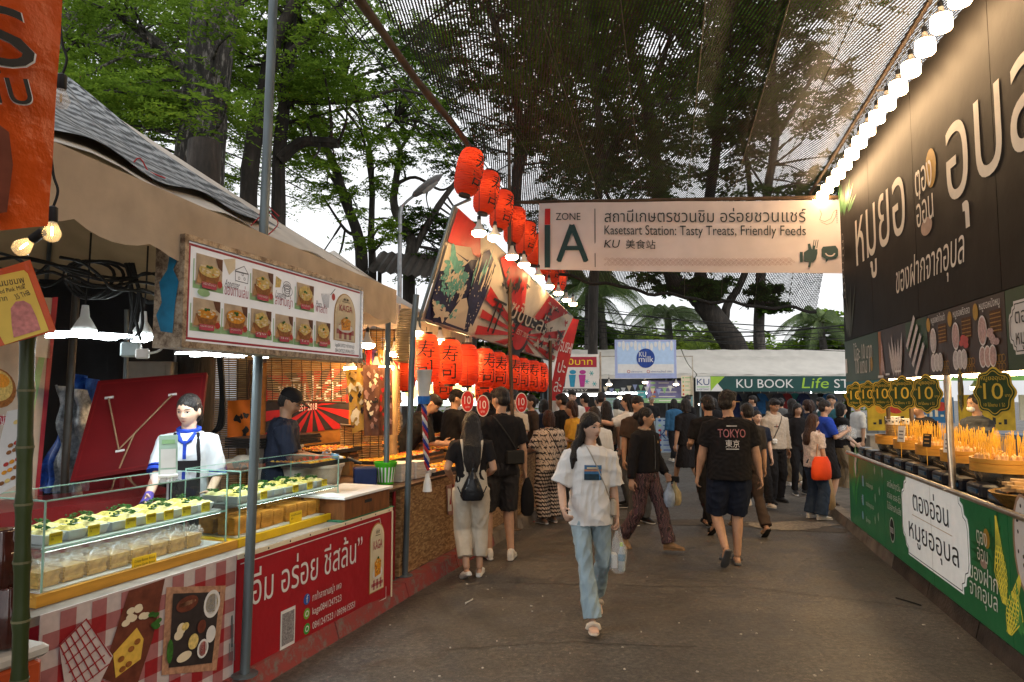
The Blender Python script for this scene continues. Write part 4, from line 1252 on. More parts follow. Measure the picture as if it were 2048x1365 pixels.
sk([(600,330),(695,290),(740,375),(600,340)]);sk([(600,345),(742,380),(735,480),(600,445)])
for x,y in((680,380),(640,420),(700,430)):b.ring(FS,*fpx(x,y),.009,.009,.003,.003,n=10)
for k in range(4):b.ring(FS,*fpx(1165,500+k*25),.04-.004*k,.025,.004,.003+k*.0003,n=16)
b.ring(FS,*fpx(1165,560),.055,.035,.004,.0045,n=18)
for k in range(7):sk([(1540+k*14,590),(1570+k*8,740)],.004,False)
sk([(1640,600),(1690,540)],.006,False);b.build('line_drawing',t)
b=MB(m_food);b.poly(FS,[fpx(*p)for p in((1045,395),(1105,440),(1090,520),(1035,520))],.003);b.ell(FS,*fpx(1672,625),.022,.025,.003,m_tom);b.ell(FS,*fpx(235,580),.045,.02,.0135,m_green);b.poly(FS,[fpx(*p)for p in((470,215),(600,205),(600,320),(530,385))],.003,m_cream);b.build('drawn_food',t)
ea=fpx(1795,900);emblem(t,FS,ea[0],fpx(1795,1110)[1],fpx(1910,900)[0]-fpx(1675,900)[0],.335,.004)
b=MB(m_black);
for k,s in enumerate(('kaga0841247523 กาก้าลาซานญ่า','0841247523 0939615551')):
 a0,z0=fpx(1690,1150+60*k);b.txt(FS,s,a0,z0-.008,fpx(1900,1150)[0],d=.003,h=.035)
b.build('contact_lettering',t)
# ---- lamps below the tent
m_cool=mat('lamp_cool',(1,1,1),.5,0,emit=34,ecol=(.86,.96,1.0))
m_lampw=mat('lamp_housing',(.6,.6,.58),.4,.05)
def petal_lamp(p,label,rot=0.0,n=5):
 t=thing('petal_lamp',label,'lamp',p)
 b=MB(m_lampw);b.lathe([(.016,.16),(.022,.10),(.05,.05),(.06,.03),(.06,.02)],p,12);b.build('housing',t,smooth=True)
 b=MB(m_cool);b.lathe([(.055,.018),(.05,-.005),(.02,-.012)],p,12);b.build('centre_light',t)
 for k in range(n):
  a=2*math.pi*k/n+rot;d=Vector((math.cos(a),math.sin(a),-.06));s=Vector((-math.sin(a),math.cos(a),0))
  fr=Fr(p+d*.07+Vector((0,0,.01)),s,d)
  b=MB(m_cool);w_=.05
  pts=[(-w_*.6,0),(w_*.6,0),(w_,.06),(w_*.9,.14),(w_*.5,.18),(-w_*.5,.18),(-w_*.9,.14),(-w_,.06)]
  b.poly(fr,pts,0);b.poly(Fr(fr.o,-s,d),pts,.012,m_lampw if d.y<9 else None)
  b.build('petal',t)
 b=MB(m_black);b.tube([p+Vector((0,0,.15)),p+Vector((.01,0,.3)),p+Vector((0,.02,.55))],.005,5);b.build('flex',t)
petal_lamp(at(168,672,3.55),'white petal lamp shining under the tent, beside the tilted price board',.3)
petal_lamp(at(285,678,3.95),'white petal lamp half behind the power box under the tent',.9)
petal_lamp(at(435,710,4.35),'white petal lamp hanging under the menu sign, left of the steel pole',.1)
petal_lamp(at(520,712,4.75),'white petal lamp hanging under the menu sign behind the steel pole',.6)
t=thing('power_box','small grey power box with a plug hanging by the lamps','power box',at(268,700,3.5))
p=at(262,700,3.5);b=MB(mat('box_grey',(.32,.38,.39),.4,.1));b.bevbox(p,(.09,.06,.075),.008,.3);b.build('box',t)
p=at(285,708,3.45);b=MB(m_white);b.bevbox(p,(.06,.04,.05),.006,.3);b.build('plug',t)
b=MB(m_white);b.tube(curve([p,p+Vector((.09,0,.02)),p+Vector((.12,.02,.12)),p+Vector((.10,.05,.3))]),.006,6);b.build('lead',t)
rr=random.Random(8)
cabs=[((-10,520),(330,545)),((-10,535),(330,575)),((40,545),(330,590)),((60,520),(340,560)),((-10,505),(200,560)),((120,515),(330,600))]
for i,(p0_,p1_)in enumerate(cabs):
 a,c=at(*p0_,3.2),at(*p1_,3.7);m_=[a]+[lerp(a,c,k/6)+Vector((0,rr.uniform(-.05,.05),rr.uniform(-.06,.02)))for k in range(1,6)]+[c]
 b=MB(mat('cable_black',(.012,.012,.012),.6));b.tube(curve(m_,4),.008,5);b.build('cable',loc=a,label='black power cable sagging under the left tent',cat='cable',group='power cables under the left tent')
t=thing('cable_coil','black coil of cable hung under the left tent','cable coil',at(190,560,3.6))
for k in range(3):
 c=at(178+14*k,560,3.6);b=MB(mat('cable_black',(.012,.012,.012),.6));b.tube([c+Vector((.13*math.cos(a)*(1+.1*k),.03*math.sin(a*2),.10*math.sin(a)))for a in[2*math.pi*j/22 for j in range(23)]],.009,5);b.build('loop',t)
c0=at(265,545,3.6)
for k in range(5):
 b=MB(mat('cable_black',(.012,.012,.012),.6));b.tube(curve([c0+Vector((rr.uniform(-.04,.04),0,.05)),c0+Vector((rr.uniform(-.03,.05),.02,-.12)),c0+Vector((rr.uniform(-.03,.06),.02,-.30)),c0+Vector((rr.uniform(-.02,.06),0,-.36))]),.009,5)
 b.build('cable',loc=c0,label='black cable end hanging down in a knot beside the menu sign',cat='cable',group='hanging cable ends beside the menu sign')
 # ---- things hung at the left edge, close to the viewer
def hbanner(pts,Y0s,mt,name,label,cat,rip=.012,n=24):
 """cloth hung between four measured corners (tl, tr, br, bl)"""
 P=[at(*p,y)for p,y in zip(pts,Y0s)]
 nn=(P[1]-P[0]).cross(P[3]-P[0]).normalized()
 def f(u,v):
  p=lerp(lerp(P[3],P[2],u),lerp(P[0],P[1],u),v)
  return p-nn*(rip*(math.sin(u*9+v*2)+.5*math.sin(v*13+u*4)))
 t=thing(name,label,cat,P[3])
 link_mesh('cloth',sheet(f,n,n,'cloth',mt),t)
 u_=(P[1]-P[0]+P[2]-P[3])/2;v_=(P[0]-P[3]+P[1]-P[2])/2
 return t,P,Fr(P[3],u_,v_-u_.normalized()*v_.dot(u_.normalized()))
m_orange=mat('orange_vinyl',C('#bd4a16'),.3,.15,3,bump=1.0,bscale=8)
t,P,fr=hbanner([(-160,-60),(128,-20),(96,452),(-160,478)],(1.62,1.9,1.95,1.65),m_orange,'hanging_banner','crinkled orange banner with a black letter hung at the upper left edge','banner',rip=.004)
b=MB(m_black);off=.02
def onb(px,py):return fr.q(px,py,off)
a,z=onb(-34,128);a1,_=onb(74,128);hh=onb(0,0)[1]-onb(0,125)[1]
b.txt(fr,'S',a-.004,z-.004,a1+.006,h=hh*1.42,d=off-.001,m=m_offw,bold=.085);b.txt(fr,'S',a,z,a1,h=hh*1.38,d=off+.002,bold=.05)
a,z=onb(-45,205);a1,_=onb(66,205);b.txt(fr,'ทับ',a-.004,z-.003,a1+.004,h=.125,d=off-.001,m=m_offw,bold=.05);b.txt(fr,'ทับ',a,z,a1,h=.12,d=off+.002,bold=.02)
a,z=onb(-20,420);b.poly(fr,[onb(*p)for p in((-120,440),(14,425),(26,330),(18,265),(-20,235),(-120,240))],off,mat('brown_print',(.14,.035,.02),.4,.2,20))
b.build('lettering',t)
t=thing('bamboo_post','green bamboo post at the left edge of the picture','bamboo pole',ground(38,1500,.12))
b=MB(mat('bamboo_green',(.028,.038,.011),.35,.35,5,stretch=(1,1,.25)))
p0,p1=at(36,1480,2.35),at(58,560,2.35);pts,rs=[],[]
for k in range(41):
 pts.append(lerp(p0,p1,k/40));rs.append(.0235+(.004 if k%5==0 else 0))
b.tube(pts,rs,14);b.build('culm',t,smooth=True)
b=MB(mat('bamboo_node',(.11,.10,.05),.5,.3,20))
for k in range(0,41,5):b=MB(_MC['bamboo_node']);b.tube([pts[k]-Vector((0,0,.004)),pts[k]+Vector((0,0,.004))],.0285,14);b.build('node_ring',t)
# tilted price board
t=thing('price_board','tilted orange price board with a pink milk drawing, tied to the bamboo post','sign',at(50,690,2.15))
c=[at(*p,y)for p,y in(((-70,712),2.1),((112,662),2.2),((60,520),2.2),((-70,560),2.1))]
fr=Fr(c[0],c[1]-c[0],(c[3]-c[0])-(c[1]-c[0]).normalized()*(c[3]-c[0]).dot((c[1]-c[0]).normalized()))
pp=[fr.q(*p)for p in((-70,712),(112,662),(60,520),(-70,560))]
b=MB(m_orange);b.poly(fr,pp,0);b.poly(Fr(fr.o,-fr.u,fr.v),[(-x,y)for x,y in pp],.008);b.build('board',t)
b=MB(mat('yellow_panel',C('#d2b04a'),.5,.1,10));b.poly(fr,[fr.q(*p)for p in((10,690),(98,662),(56,548),(48,541),(-40,560),(-40,600))],.003);b.build('panel',t)
b=MB(m_black)
for s,p,e,h in(('นมชมพู',(0,574),(50,566),.030),('Iced Pink Milk',(-6,590),(52,578),.020),('บาท',(-4,605),(16,602),.024),('35 THB',(33,600),(62,590),.024)):
 a0,z0=fr.q(*p);a1,z1=fr.q(*e);b.txt(fr,s,a0,z0,a0+math.hypot(a1-a0,z1-z0),h=h,d=.0045,rot=math.atan2(z1-z0,a1-a0),bold=.01)
b.build('lettering',t)
b=MB(mat('pink_print',C('#b5706a'),.5,.3,60));b.poly(fr,[fr.q(*p)for p in((28,676),(82,660),(74,636),(62,610),(48,602),(32,604),(22,618),(24,650))],.0045);b.build('milk_drawing',t)
# filament bulbs
m_fil=mat('filament',(1,.7,.3),.5,0,emit=60,ecol=(1,.62,.22))
m_bglass=nodes_mat('bulb_glass',lambda t,p:(p.inputs['Base Color'].__setattr__('default_value',(1,.95,.85,1)),p.inputs['Roughness'].__setattr__('default_value',.05),p.inputs['Alpha'].__setattr__('default_value',.25)))
for k,(px,py,tilt,lab)in enumerate(((122,196,0,'clear filament bulb hanging beside the orange banner, topmost of three'),(104,462,0,'glowing filament bulb hanging below the orange banner by the tent'),(48,492,.9,'glowing filament bulb lying tilted above the price board, lowest of three'))):
 p=at(px,py,2.0);q=Matrix.Rotation(tilt,3,'Y');t=thing('filament_bulb',lab,'light bulb',p)
 b=MB(m_bglass);b.lathe([(.010,.028),(.014,.02),(.024,-.002),(.025,-.012),(.018,-.028),(.006,-.034)],p,12,q=q);b.build('glass',t,smooth=True)
 b=MB(m_black);b.lathe([(.006,.075),(.013,.07),(.014,.03),(.011,.026)],p,10,q=q);b.build('socket',t,smooth=True)
 b=MB(m_fil if k else m_gold);b.lathe([(.003,.012),(.004,0),(.003,-.014)],p,6,q=q);b.build('filament',t)
 b=MB(mat('cable_black',(.012,.012,.012),.6));e=p+q@Vector((0,0,.07));b.tube(curve([e,e+Vector((.012,0,.05)),e+Vector((-.004,0,.10)),e+Vector((-.02,0,.2))]),.004,5);b.build('lead',t)
 # leaflet and cooler at the lower left edge
c=[at(*p,2.6)for p in((-30,1010),(34,988),(24,842),(-30,838))]
fr=Fr(c[0],c[1]-c[0],c[3]-c[0]);t=thing('menu_leaflet','white leaflet with rows of dish pictures standing by the bamboo post','leaflet',c[0])
b=MB(m_offw);b.poly(fr,[fr.q(*p)for p in((-30,1005),(34,988),(22,842),(-30,838))],0);b.build('sheet',t)
b=MB(m_foodo);rr=random.Random(5)
for py in(862,905,918,940,955,975):
 for px in(-2,10,22):
  b.ell(fr,*fr.q(px,py+2-px*.2),.011,.008,.002+rr.uniform(0,.001),rr.choice([m_foodo,m_foodd,m_food,m_tom]),10)
b.build('dish_pictures',t)
t=thing('cooler_box','orange cooler box with a pale rim at the lower left corner','cooler',ground(10,1500,.12))
p=at(-40,1330,2.45);b=MB(mat('cooler_orange',(.36,.055,.015),.45,.15,8));b.bevbox((p.x-.10,p.y,.45),(.30,.45,.66),.02,-.35);b.build('body',t)
b=MB(mat('cooler_rim',(.42,.38,.33),.5,.1));b.bevbox((p.x-.10,p.y,.80),(.32,.48,.045),.012,-.35);b.build('rim',t)
m_jar=mat('dark_jar',(.045,.012,.008),.12,.3,15,coat=.6)
for k,(px,py,s)in enumerate(((-8,1150,.08),(18,1175,.06),(4,1075,.062))):
 p=at(px,py,2.55);b=MB(m_jar);b.lathe([(s*.8,-.10),(s,-.08),(s,.04),(s*.7,.075),(s*.72,.10),(s*.6,.11)],(p.x,p.y,.935 if k<2 else 1.14),14);
 b.build('sauce_jar',loc=(p.x,p.y,.8),smooth=True,label=('dark glossy jar on the cooler at the left edge, largest of three','small dark jar on the cooler, beside the bamboo post','dark jar stacked on top of the others at the left edge')[k],cat='jar')
 # ---- behind the counter
m_dark=mat('black_sheet',(.012,.013,.016),.7,.3,4)
P_=[at(-60,560,6.2),at(345,560,6.8),at(345,990,6.8),at(-60,990,6.2)]
o=link_mesh('dark_tarpaulin',sheet(lambda u,v:lerp(lerp(P_[3],P_[2],u),lerp(P_[0],P_[1],u),v)+Vector((0,.04*math.sin(u*15),0)),20,8,'dark_tarpaulin',m_dark),loc=P_[3]);tag(o,'black tarpaulin hanging at the back of the left stall','tarpaulin')
def crinkle(c0,c1,c2,metal=0.0,sc=9):
 def f(t,p):
  n=tex(t,'Noise',sc,Detail=8,Roughness=.7)
  t.links.new(ramp(t,n.outputs['Fac'],[(.38,c0),(.5,c1),(.64,c2)]),p.inputs['Base Color']);p.inputs['Roughness'].default_value=.35;p.inputs['Metallic'].default_value=metal
  b=t.nodes.new('ShaderNodeBump');b.inputs['Strength'].default_value=.6;t.links.new(n.outputs['Fac'],b.inputs['Height']);t.links.new(b.outputs[0],p.inputs['Normal'])
 return f
m_silv=nodes_mat('silver_tarp',crinkle((.07,.08,.09),(.22,.25,.28),(.48,.52,.55),.2));m_blue=nodes_mat('blue_tarp',crinkle((.008,.03,.14),(.012,.07,.36),(.05,.16,.5)))
def tarp(pts,Y,m,name,label,cat='tarpaulin'):
 P=[at(*p,Y+.1*i)for i,p in enumerate(pts)]
 o=link_mesh(name,sheet(lambda u,v:lerp(lerp(P[3],P[2],u),lerp(P[0],P[1],u),v)+Vector((0,.06*math.sin(u*11+v*3)+.03*math.sin(v*17),0)),18,18,name,m),loc=P[3]);return tag(o,label,cat)
tarp([(150,745),(195,760),(160,985),(60,985)],5.6,m_blue,'blue_tarpaulin','bright blue tarpaulin draped at the back of the left stall')
tarp([(118,770),(170,780),(185,985),(100,985)],5.3,m_silv,'silver_tarpaulin','crinkled silver tarpaulin beside the red cooler lid')
b0=at(135,985,5.15);pole('dark steel pole leaning before the silver tarpaulin',[Vector((b0.x,b0.y,.12)),at(130,940,5.15),at(152,590,5.15),at(154,520,5.2)],.027,mat('pole_dark',(.05,.045,.04),.5,.2,10,metal=.4))
b0=at(253,790,5.9);pole('thin grey steel pole behind the red cooler lid',[Vector((b0.x,b0.y,.12)),at(253,700,5.9),at(253,620,5.9)],.018)
# menu banner leaning at the back left
c=[at(*p,y)for p,y in(((-60,1010),4.6),((80,1000),5.2),((150,580),5.2),((-60,600),4.6))]
t=thing('menu_banner','large pale menu banner with red border leaning at the back of the left stall','banner',c[0])
fr=Fr(c[0],c[1]-c[0],(c[3]-c[0]));pq=lambda*p:fr.q(*p)
b=MB(mat('pale_vinyl',C('#b7a89a'),.5,.1,10));b.poly(fr,[pq(-60,1010),pq(75,990),pq(145,582),pq(-60,600)],0);b.build('sheet',t)
b=MB(m_redp);b.poly(fr,[pq(68,992),pq(76,992),pq(147,580),pq(136,582)],.003);b.rect(fr,pq(-40,880)[0],pq(0,842)[1],pq(30,850)[0],pq(0,825)[1],.003);b.poly(fr,[pq(85,700),pq(122,700),pq(130,610),pq(90,620)],.003,m_offw);b.poly(fr,[pq(92,660),pq(118,640),pq(104,624),pq(95,622)],.005,m_tom)
b.poly(fr,[pq(40,900),pq(60,890),pq(112,700),pq(100,700)],.004,m_green);b.build('border',t)
b=MB(m_food);b.ell(fr,*pq(15,770),.16,.14,.004,m_foodd);b.ell(fr,*pq(15,765),.13,.11,.006);b.ell(fr,*pq(20,755),.08,.05,.008,m_foodo);b.txt(fr,'ลาซานญ่า',pq(-30,838)[0],pq(0,840)[1]+.005,pq(26,838)[0],d=.006,m=m_offw,h=.07);b.build('food_print',t)
# red chest with its lid up
m_chest=mat('red_chest',(.13,.005,.007),.4,.12,4)
t=thing('ice_chest','dark red ice chest with its lid standing open behind the vendor','cooler',Vector((-3.1,5.2,.12)))
c=[at(*p,y)for p,y in(((140,960),5.0),((395,915),5.25),((395,768),5.45),((172,766),5.3))]
fr=Fr(c[0],c[1]-c[0],c[3]-c[0]);fr.v=((c[3]+c[2]-c[0]-c[1])).normalized();fr.n=fr.u.cross(fr.v).normalized()
LP=[fr.q(*p)for p in((140,965),(395,945),(395,768),(172,766))]
b=MB(m_chest);b.poly(fr,LP,0);b.poly(Fr(fr.o,-fr.u,fr.v),[(-x,y)for x,y in LP],.06)
for i in range(4):
 p,q=LP[i],LP[(i+1)%4];b.quad(fr.P(*q,0),fr.P(*p,0),fr.P(*p,-.06),fr.P(*q,-.06))
b.build('lid',t)
b=MB(mat('chest_ridge',(.17,.008,.010),.35,.1));ins=[(lerp(p[0],.55*(LP[0][0]+LP[1][0])*1.0,.07),lerp(p[1],(LP[0][1]+LP[2][1])/2,.08))for p in LP];b.line(fr,ins,.012,.006,closed=True);b.build('lid_ridge',t)
b=MB(mat('rope_tan',(.28,.18,.10),.8));
for k,pts in enumerate((((200,805),(234,910)),((234,910),(330,810)),((262,880),(240,948)))):b.tube([fr.P(*fr.q(*p),.02)for p in pts],.006,6)
b.build('lid_rope',t)
b=MB(m_white)
for p in((200,803),(330,808),(236,912)):b.slab(fr,fr.q(*p)[0]-.03,fr.q(*p)[1]-.008,fr.q(*p)[0]+.03,fr.q(*p)[1]+.008,.002,.014)
b.build('lid_clip',t)
b=MB(m_chest);b.box((-2.96,4.75,.58),(1.2,.62,.9),.9);b.build('body',t)
b=MB(m_cream);p=at(262,912,4.6);b.build('stencil',t)if False else None
# grey cabinet on the tree, trunk behind the blinds
p=at(305,748,6.3);b=MB(mat('cabinet_grey',(.28,.25,.21),.55,.1));b.bevbox(p,(.44,.2,.22),.01);b.box(p+Vector((0,-.105,0)),(.34,.008,.15));b.build('meter_box',loc=p,label='grey metal box fixed behind the red cooler lid',cat='meter box')
b0=at(388,800,6.45);t=thing('tree','dark trunk standing between the red cooler lid and the bamboo blinds','tree',(b0.x,b0.y,.115))
b=MB(m_bark2);b.tube(curve([(b0.x,b0.y,.1),(b0.x-.01,b0.y,1.0),(b0.x+.01,b0.y,2.0),(b0.x-.03,b0.y+.1,4.2)]),[.21-.004*k for k in range(16)],14);b.build('trunk',t,smooth=True)
b=MB(mat('cable_black',(.012,.012,.012),.6))
for k in range(3):b.tube(curve([at(436+4*k,715,6.2),at(442+3*k,790,6.2),at(436+5*k,850,6.2),at(420,868,6.2)]),.014,6)
b.build('hose',t)
# ================================================================== sushi stall
class Bi:
 """a cloth patch between four corners, addressed by 0..1 x 0..1"""
 def __init__(s,bl,br,tr,tl,rip=None):
  s.c=(Vector(bl),Vector(br),Vector(tr),Vector(tl));s.n=((s.c[1]-s.c[0]).cross(s.c[3]-s.c[0])).normalized();s.rip=rip
 def P(s,a,b,d=0.0):
  p=lerp(lerp(s.c[0],s.c[1],a),lerp(s.c[3],s.c[2],a),b)
  return p+s.n*(d+(s.rip(a,b)if s.rip else 0))
class Cyl:
 def __init__(s,o,rf,phi):s.o,s.rf,s.phi=Vector(o),rf,phi
 def P(s,a,b,d=0.0):
  r=s.rf(b);t=s.phi+a/max(r,.05)
  return s.o+Vector(((r+d)*math.cos(t),(r+d)*math.sin(t),b))
class Tilt:
 def __init__(s,f,pivot,q):s.f,s.p,s.q=f,Vector(pivot),q
 def P(s,a,b,d=0.0):return s.p+s.q@(s.f.P(a,b,d)-s.p)
def blindf(c0,c1,gap):
 def f(t,p):
  wv=tex(t,'Wave',1,wave_type='BANDS',bands_direction='Z',stretch=(1,1,14),Distortion=.7,Detail=2)
  n=tex(t,'Noise',6,stretch=(1,1,12),Detail=5)
  t.links.new(ramp(t,n.outputs['Fac'],[(.35,c0),(.65,c1)]),p.inputs['Base Color']);p.inputs['Roughness'].default_value=.6
  if gap:
   tr=t.nodes.new('ShaderNodeBsdfTransparent');ms=t.nodes.new('ShaderNodeMixShader');g=t.nodes.new('ShaderNodeMath');g.operation='LESS_THAN';g.inputs[1].default_value=gap
   t.links.new(wv.outputs['Fac'],g.inputs[0]);t.links.new(g.outputs[0],ms.inputs[0]);t.links.new(p.outputs[0],ms.inputs[1]);t.links.new(tr.outputs[0],ms.inputs[2]);t.links.new(ms.outputs[0],t.nodes['Material Output'].inputs[0])
  b=t.nodes.new('ShaderNodeBump');b.inputs['Strength'].default_value=.8;b.inputs['Distance'].default_value=.01;t.links.new(wv.outputs['Fac'],b.inputs['Height']);t.links.new(b.outputs[0],p.inputs['Normal'])
 return f
m_blind=nodes_mat('bamboo_blind',blindf((.22,.11,.028),(.42,.24,.075),.04))
m_blind2=nodes_mat('bamboo_blind_open',blindf((.26,.17,.075),(.44,.31,.15),.30))
m_cordk=mat('blind_cord',(.02,.015,.01),.7)
def blind(pts,Ys,label,m,nx,name='bamboo_blind'):
 P=[at(*p,y)for p,y in zip(pts,Ys)]
 t=thing(name,label,'blind',P[0]);bi=Bi(*P,rip=lambda a,b:.008*math.sin(a*14+b*3))
 link_mesh('slats',sheet(lambda u,v:bi.P(u,v),24,30,'slats',m),t)
 b=MB(m_cordk)
 for k in range(nx):
  u=(k+.5)/nx;b.tube([bi.P(u+.004*math.sin(k*3+j),j/8,.009)for j in range(9)],.0035,4)
 b.build('cords',t)
 b=MB(m_bam);b.tube([bi.P(0,1,.012),bi.P(1,1,.012)],.012,6);b.tube([bi.P(0,0,.012),bi.P(1,0,.012)],.01,6);b.build('rods',t)
 return t
blind([(395,1010),(520,1000),(520,690),(395,690)],(7.3,7.45,7.45,7.3),'bamboo blind hung behind the dark trunk, lit orange',m_blind,7)
blind([(505,960),(800,950),(800,660),(505,660)],(7.6,8.1,8.1,7.6),'wide bamboo blind that backs the sushi stall, behind the framed poster',m_blind,12)
blind([(535,802),(692,806),(690,706),(533,712)],(6.85,7.05,7.05,6.85),'half-open rolled bamboo blind hanging over the upper part of the framed poster',m_blind2,8)
blind([(680,950),(765,940),(765,858),(680,850)],(7.0,7.2,7.2,7.0),'short bamboo blind standing below the tall dark scrolls',m_blind,5)
# framed poster: sunburst with lettering
P=[at(502,905,7.3),at(706,880,7.55),at(704,722,7.55),at(512,728,7.3)]
fr=Fr(P[0],P[1]-P[0]);W_=(P[1]-P[0]).length;H_=1.0;Hh=P[3].z-P[0].z
t=thing('framed_poster','framed red and black sunburst poster with white stall lettering','poster',P[0])
m_pf=mat('gilt_wood',C('#8a5a22'),.5,.25,12);m_burstb=mat('burst_black',(.022,.018,.018),.5,.2,20);m_burst=mat('burst_red',(.34,.012,.012),.45,.1,20)
b=MB(m_pf);b.slab(fr,0,0,W_,Hh,-.03,0);b.build('backing',t)
b=MB(m_dkwood);b.slab(fr,-.03,-.04,W_+.03,-.001,-.03,.03);b.slab(fr,-.03,Hh+.001,W_+.03,Hh+.04,-.03,.03);b.slab(fr,-.05,-.04,-.031,Hh+.04,-.03,.031);b.slab(fr,W_+.031,-.04,W_+.07,Hh+.04,-.03,.031);b.build('frame',t)
def burst(b,fr,cx,cy,x0,y0,x1,y1,d,n,mr,r_in=0.0):
 """rays from a centre, clipped to a rectangle"""
 def edge(t):
  dx,dy=math.cos(t),math.sin(t);ks=[]
  if dx>1e-6:ks.append((x1-cx)/dx)
  if dx<-1e-6:ks.append((x0-cx)/dx)
  if dy>1e-6:ks.append((y1-cy)/dy)
  if dy<-1e-6:ks.append((y0-cy)/dy)
  k=max(0.0,min(ks));return(cx+dx*k,cy+dy*k)
 for k in range(n):
  t0,t1=2*math.pi*k/n,2*math.pi*(k+.5)/n
  pts=[(cx,cy)]+[edge(t0+(t1-t0)*j/4)for j in range(5)]
  b.add([fr.P(x,y,d)for x,y in pts],[(0,j,j+1)for j in range(1,5)],mr)
b=MB(m_burst);x0,y0,x1,y1=.14,.14,W_-.05,Hh-.14;b.rect(fr,x0,y0,x1,y1,.004,m_burstb);burst(b,fr,(x0+x1)/2+.05,y0+(y1-y0)*.42,x0,y0,x1,y1,.007,14,m_burst);b.build('sunburst',t)
b=MB(m_offw);b.txt(fr,'ซูชิปะล่ะ',x0+.12,y0+(y1-y0)*.48,x1-.08,h=.40,d=.011,bold=.03);b.txt(fr,'EST 2018',x0+.34,y0+(y1-y0)*.36,x1-.34,d=.011,h=.10,bold=.01);b.build('lettering',t)
# hanging cloths
def scroll(pts,Y,base,inks,label,seed,name='hanging_scroll',cat='banner',txt=None,n=26):
 P=[at(*p,y)for p,y in zip(pts,Y)];t=thing(name,label,cat,P[0]);bi=Bi(*P,rip=lambda a,b:.008*math.sin(a*7+b*5))
 link_mesh('cloth',sheet(lambda u,v:bi.P(u,v),10,24,'cloth',base),t)
 rr=random.Random(seed);b=MB(inks[0]);asp=(P[3]-P[0]).length/(P[1]-P[0]).length
 for k in range(n):
  a,z,r_=rr.uniform(.1,.9),rr.uniform(.06,.94),rr.uniform(.05,.16);m_=rr.choice(inks);t0=rr.uniform(0,6.28)
  pts=[(min(.97,max(.03,a+r_*math.cos(q+t0)*(1+.4*math.sin(3*q)))),min(.98,max(.02,z+r_/asp*1.6*math.sin(q+t0)*(1+.5*math.cos(2*q)))))for q in[2*math.pi*j/14 for j in range(14)]]
  try:b.poly(bi,pts,.006+.0012*k,m_)
  except Exception:pass
 b.build('ink_pattern',t)
 if txt:
  b=MB(m_black)
  for k,ch in enumerate(txt):b.txt(bi,ch,.3,.66-.26*k,.7,h=.26,d=.05,bold=.03)
  b.build('lettering',t)
 return t
m_brownc=mat('brown_cloth',(.12,.05,.03),.6,.3,10);m_pinkc=mat('dusty_pink',(.32,.17,.14),.6,.3,15);m_yelc=mat('yellow_cloth',(.42,.24,.04),.6,.2,10)
scroll([(705,868),(748,850),(738,735),(690,740)],(6.9,6.9,6.9,6.9),m_yelc,[m_burstb,m_cream,m_brownc,m_gold],'yellow cloth banner with dark swirls, hanging slanted right of the framed poster',4)
scroll([(728,872),(757,872),(757,730),(726,730)],(6.8,6.85,6.85,6.8),m_brownc,[m_pinkc,m_burstb,m_pinkc,m_cream],'tall brown scroll with pale swirling pattern',6)
scroll([(757,872),(785,870),(785,735),(757,735)],(6.95,7.0,7.0,6.95),m_brownc,[m_burst,m_burstb,m_pinkc],'tall reddish brown scroll beside the thin steel tent leg',9)
scroll([(455,885),(500,882),(500,800),(455,802)],(6.9,6.95,6.95,6.9),mat('orange_cloth',C('#c46a1c'),.6,.15,6),[m_black],'short orange cloth with black writing hung on the blind behind the vendor',11,txt=None,n=5)
for k in range(7):
 px=722+11*k;scroll([(px,725+14*(k%3)),(px+11,725+14*((k+1)%3)),(px+11,700),(px,700)],(7.4,)*4,[m_black,m_burst,mat('purple_cloth',(.08,.03,.12),.6),m_yelc,m_white][k%5],[m_yelc,m_white,m_burst],['small black pennant','small red pennant','small purple pennant','small yellow pennant','small white pennant','second small black pennant','second small red pennant'][k]+' in the row of cloths above the tall scrolls',30+k,name='pennant',cat='pennant',n=4)
 # counter of chipboard
F2=Fr((-.99,6.18,0),(.357,1,0));m_osb=None
def osbf(t,p):
 v=tex(t,'Voronoi',26,stretch=(1,1,2.6),feature='F1');n=tex(t,'Noise',30,Detail=4)
 t.links.new(ramp(t,v.outputs['Color'],[(.15,(.16,.075,.024)),(.5,(.27,.145,.055)),(.85,(.40,.25,.11))]),p.inputs['Base Color']);p.inputs['Roughness'].default_value=.6
m_osb=nodes_mat('chipboard',osbf)
L2=3.95
t=thing('sushi_counter','long chipboard counter of the sushi stall on the kerb','counter',F2.P(L2/2,.12,-.5))
for k in range(3):
 b=MB(m_osb);a0=k*L2/3;b.slab(F2,a0,.125,a0+L2/3-.004,.885,-.016,0);b.build('front_panel',t)
b=MB(m_osb);b.slab(F2,-.02,.125,-.004,.885,-1.2,0);b.build('side_panel',t)
b=MB(m_dkwood);b.slab(F2,-.9,.89,L2,.912,-1.25,.02);b.build('counter_top',t)
b=MB(m_black);b.slab(F2,-.75,.125,-.03,.86,-.5,-.42);b.build('shadow_board',t)if False else None
# posts at the end of the first stall
p=F2.P(-.09,0,-.02);b=MB(mat('red_post',(.22,.01,.012),.4));b.tube([(p.x,p.y,.12),(p.x,p.y,.88)],.016,8);b.build('red_rod',loc=(p.x,p.y,.12),label='thin red rod between the wooden box and the chipboard counter',cat='rod')
p=F2.P(-.20,0,-.25);b=MB(m_black);b.bevbox((p.x,p.y,.42),(.34,.3,.6),.02,.3);b.build('bin',loc=(p.x,p.y,.12),label='black bin in the dark gap between the two stalls',cat='bin')
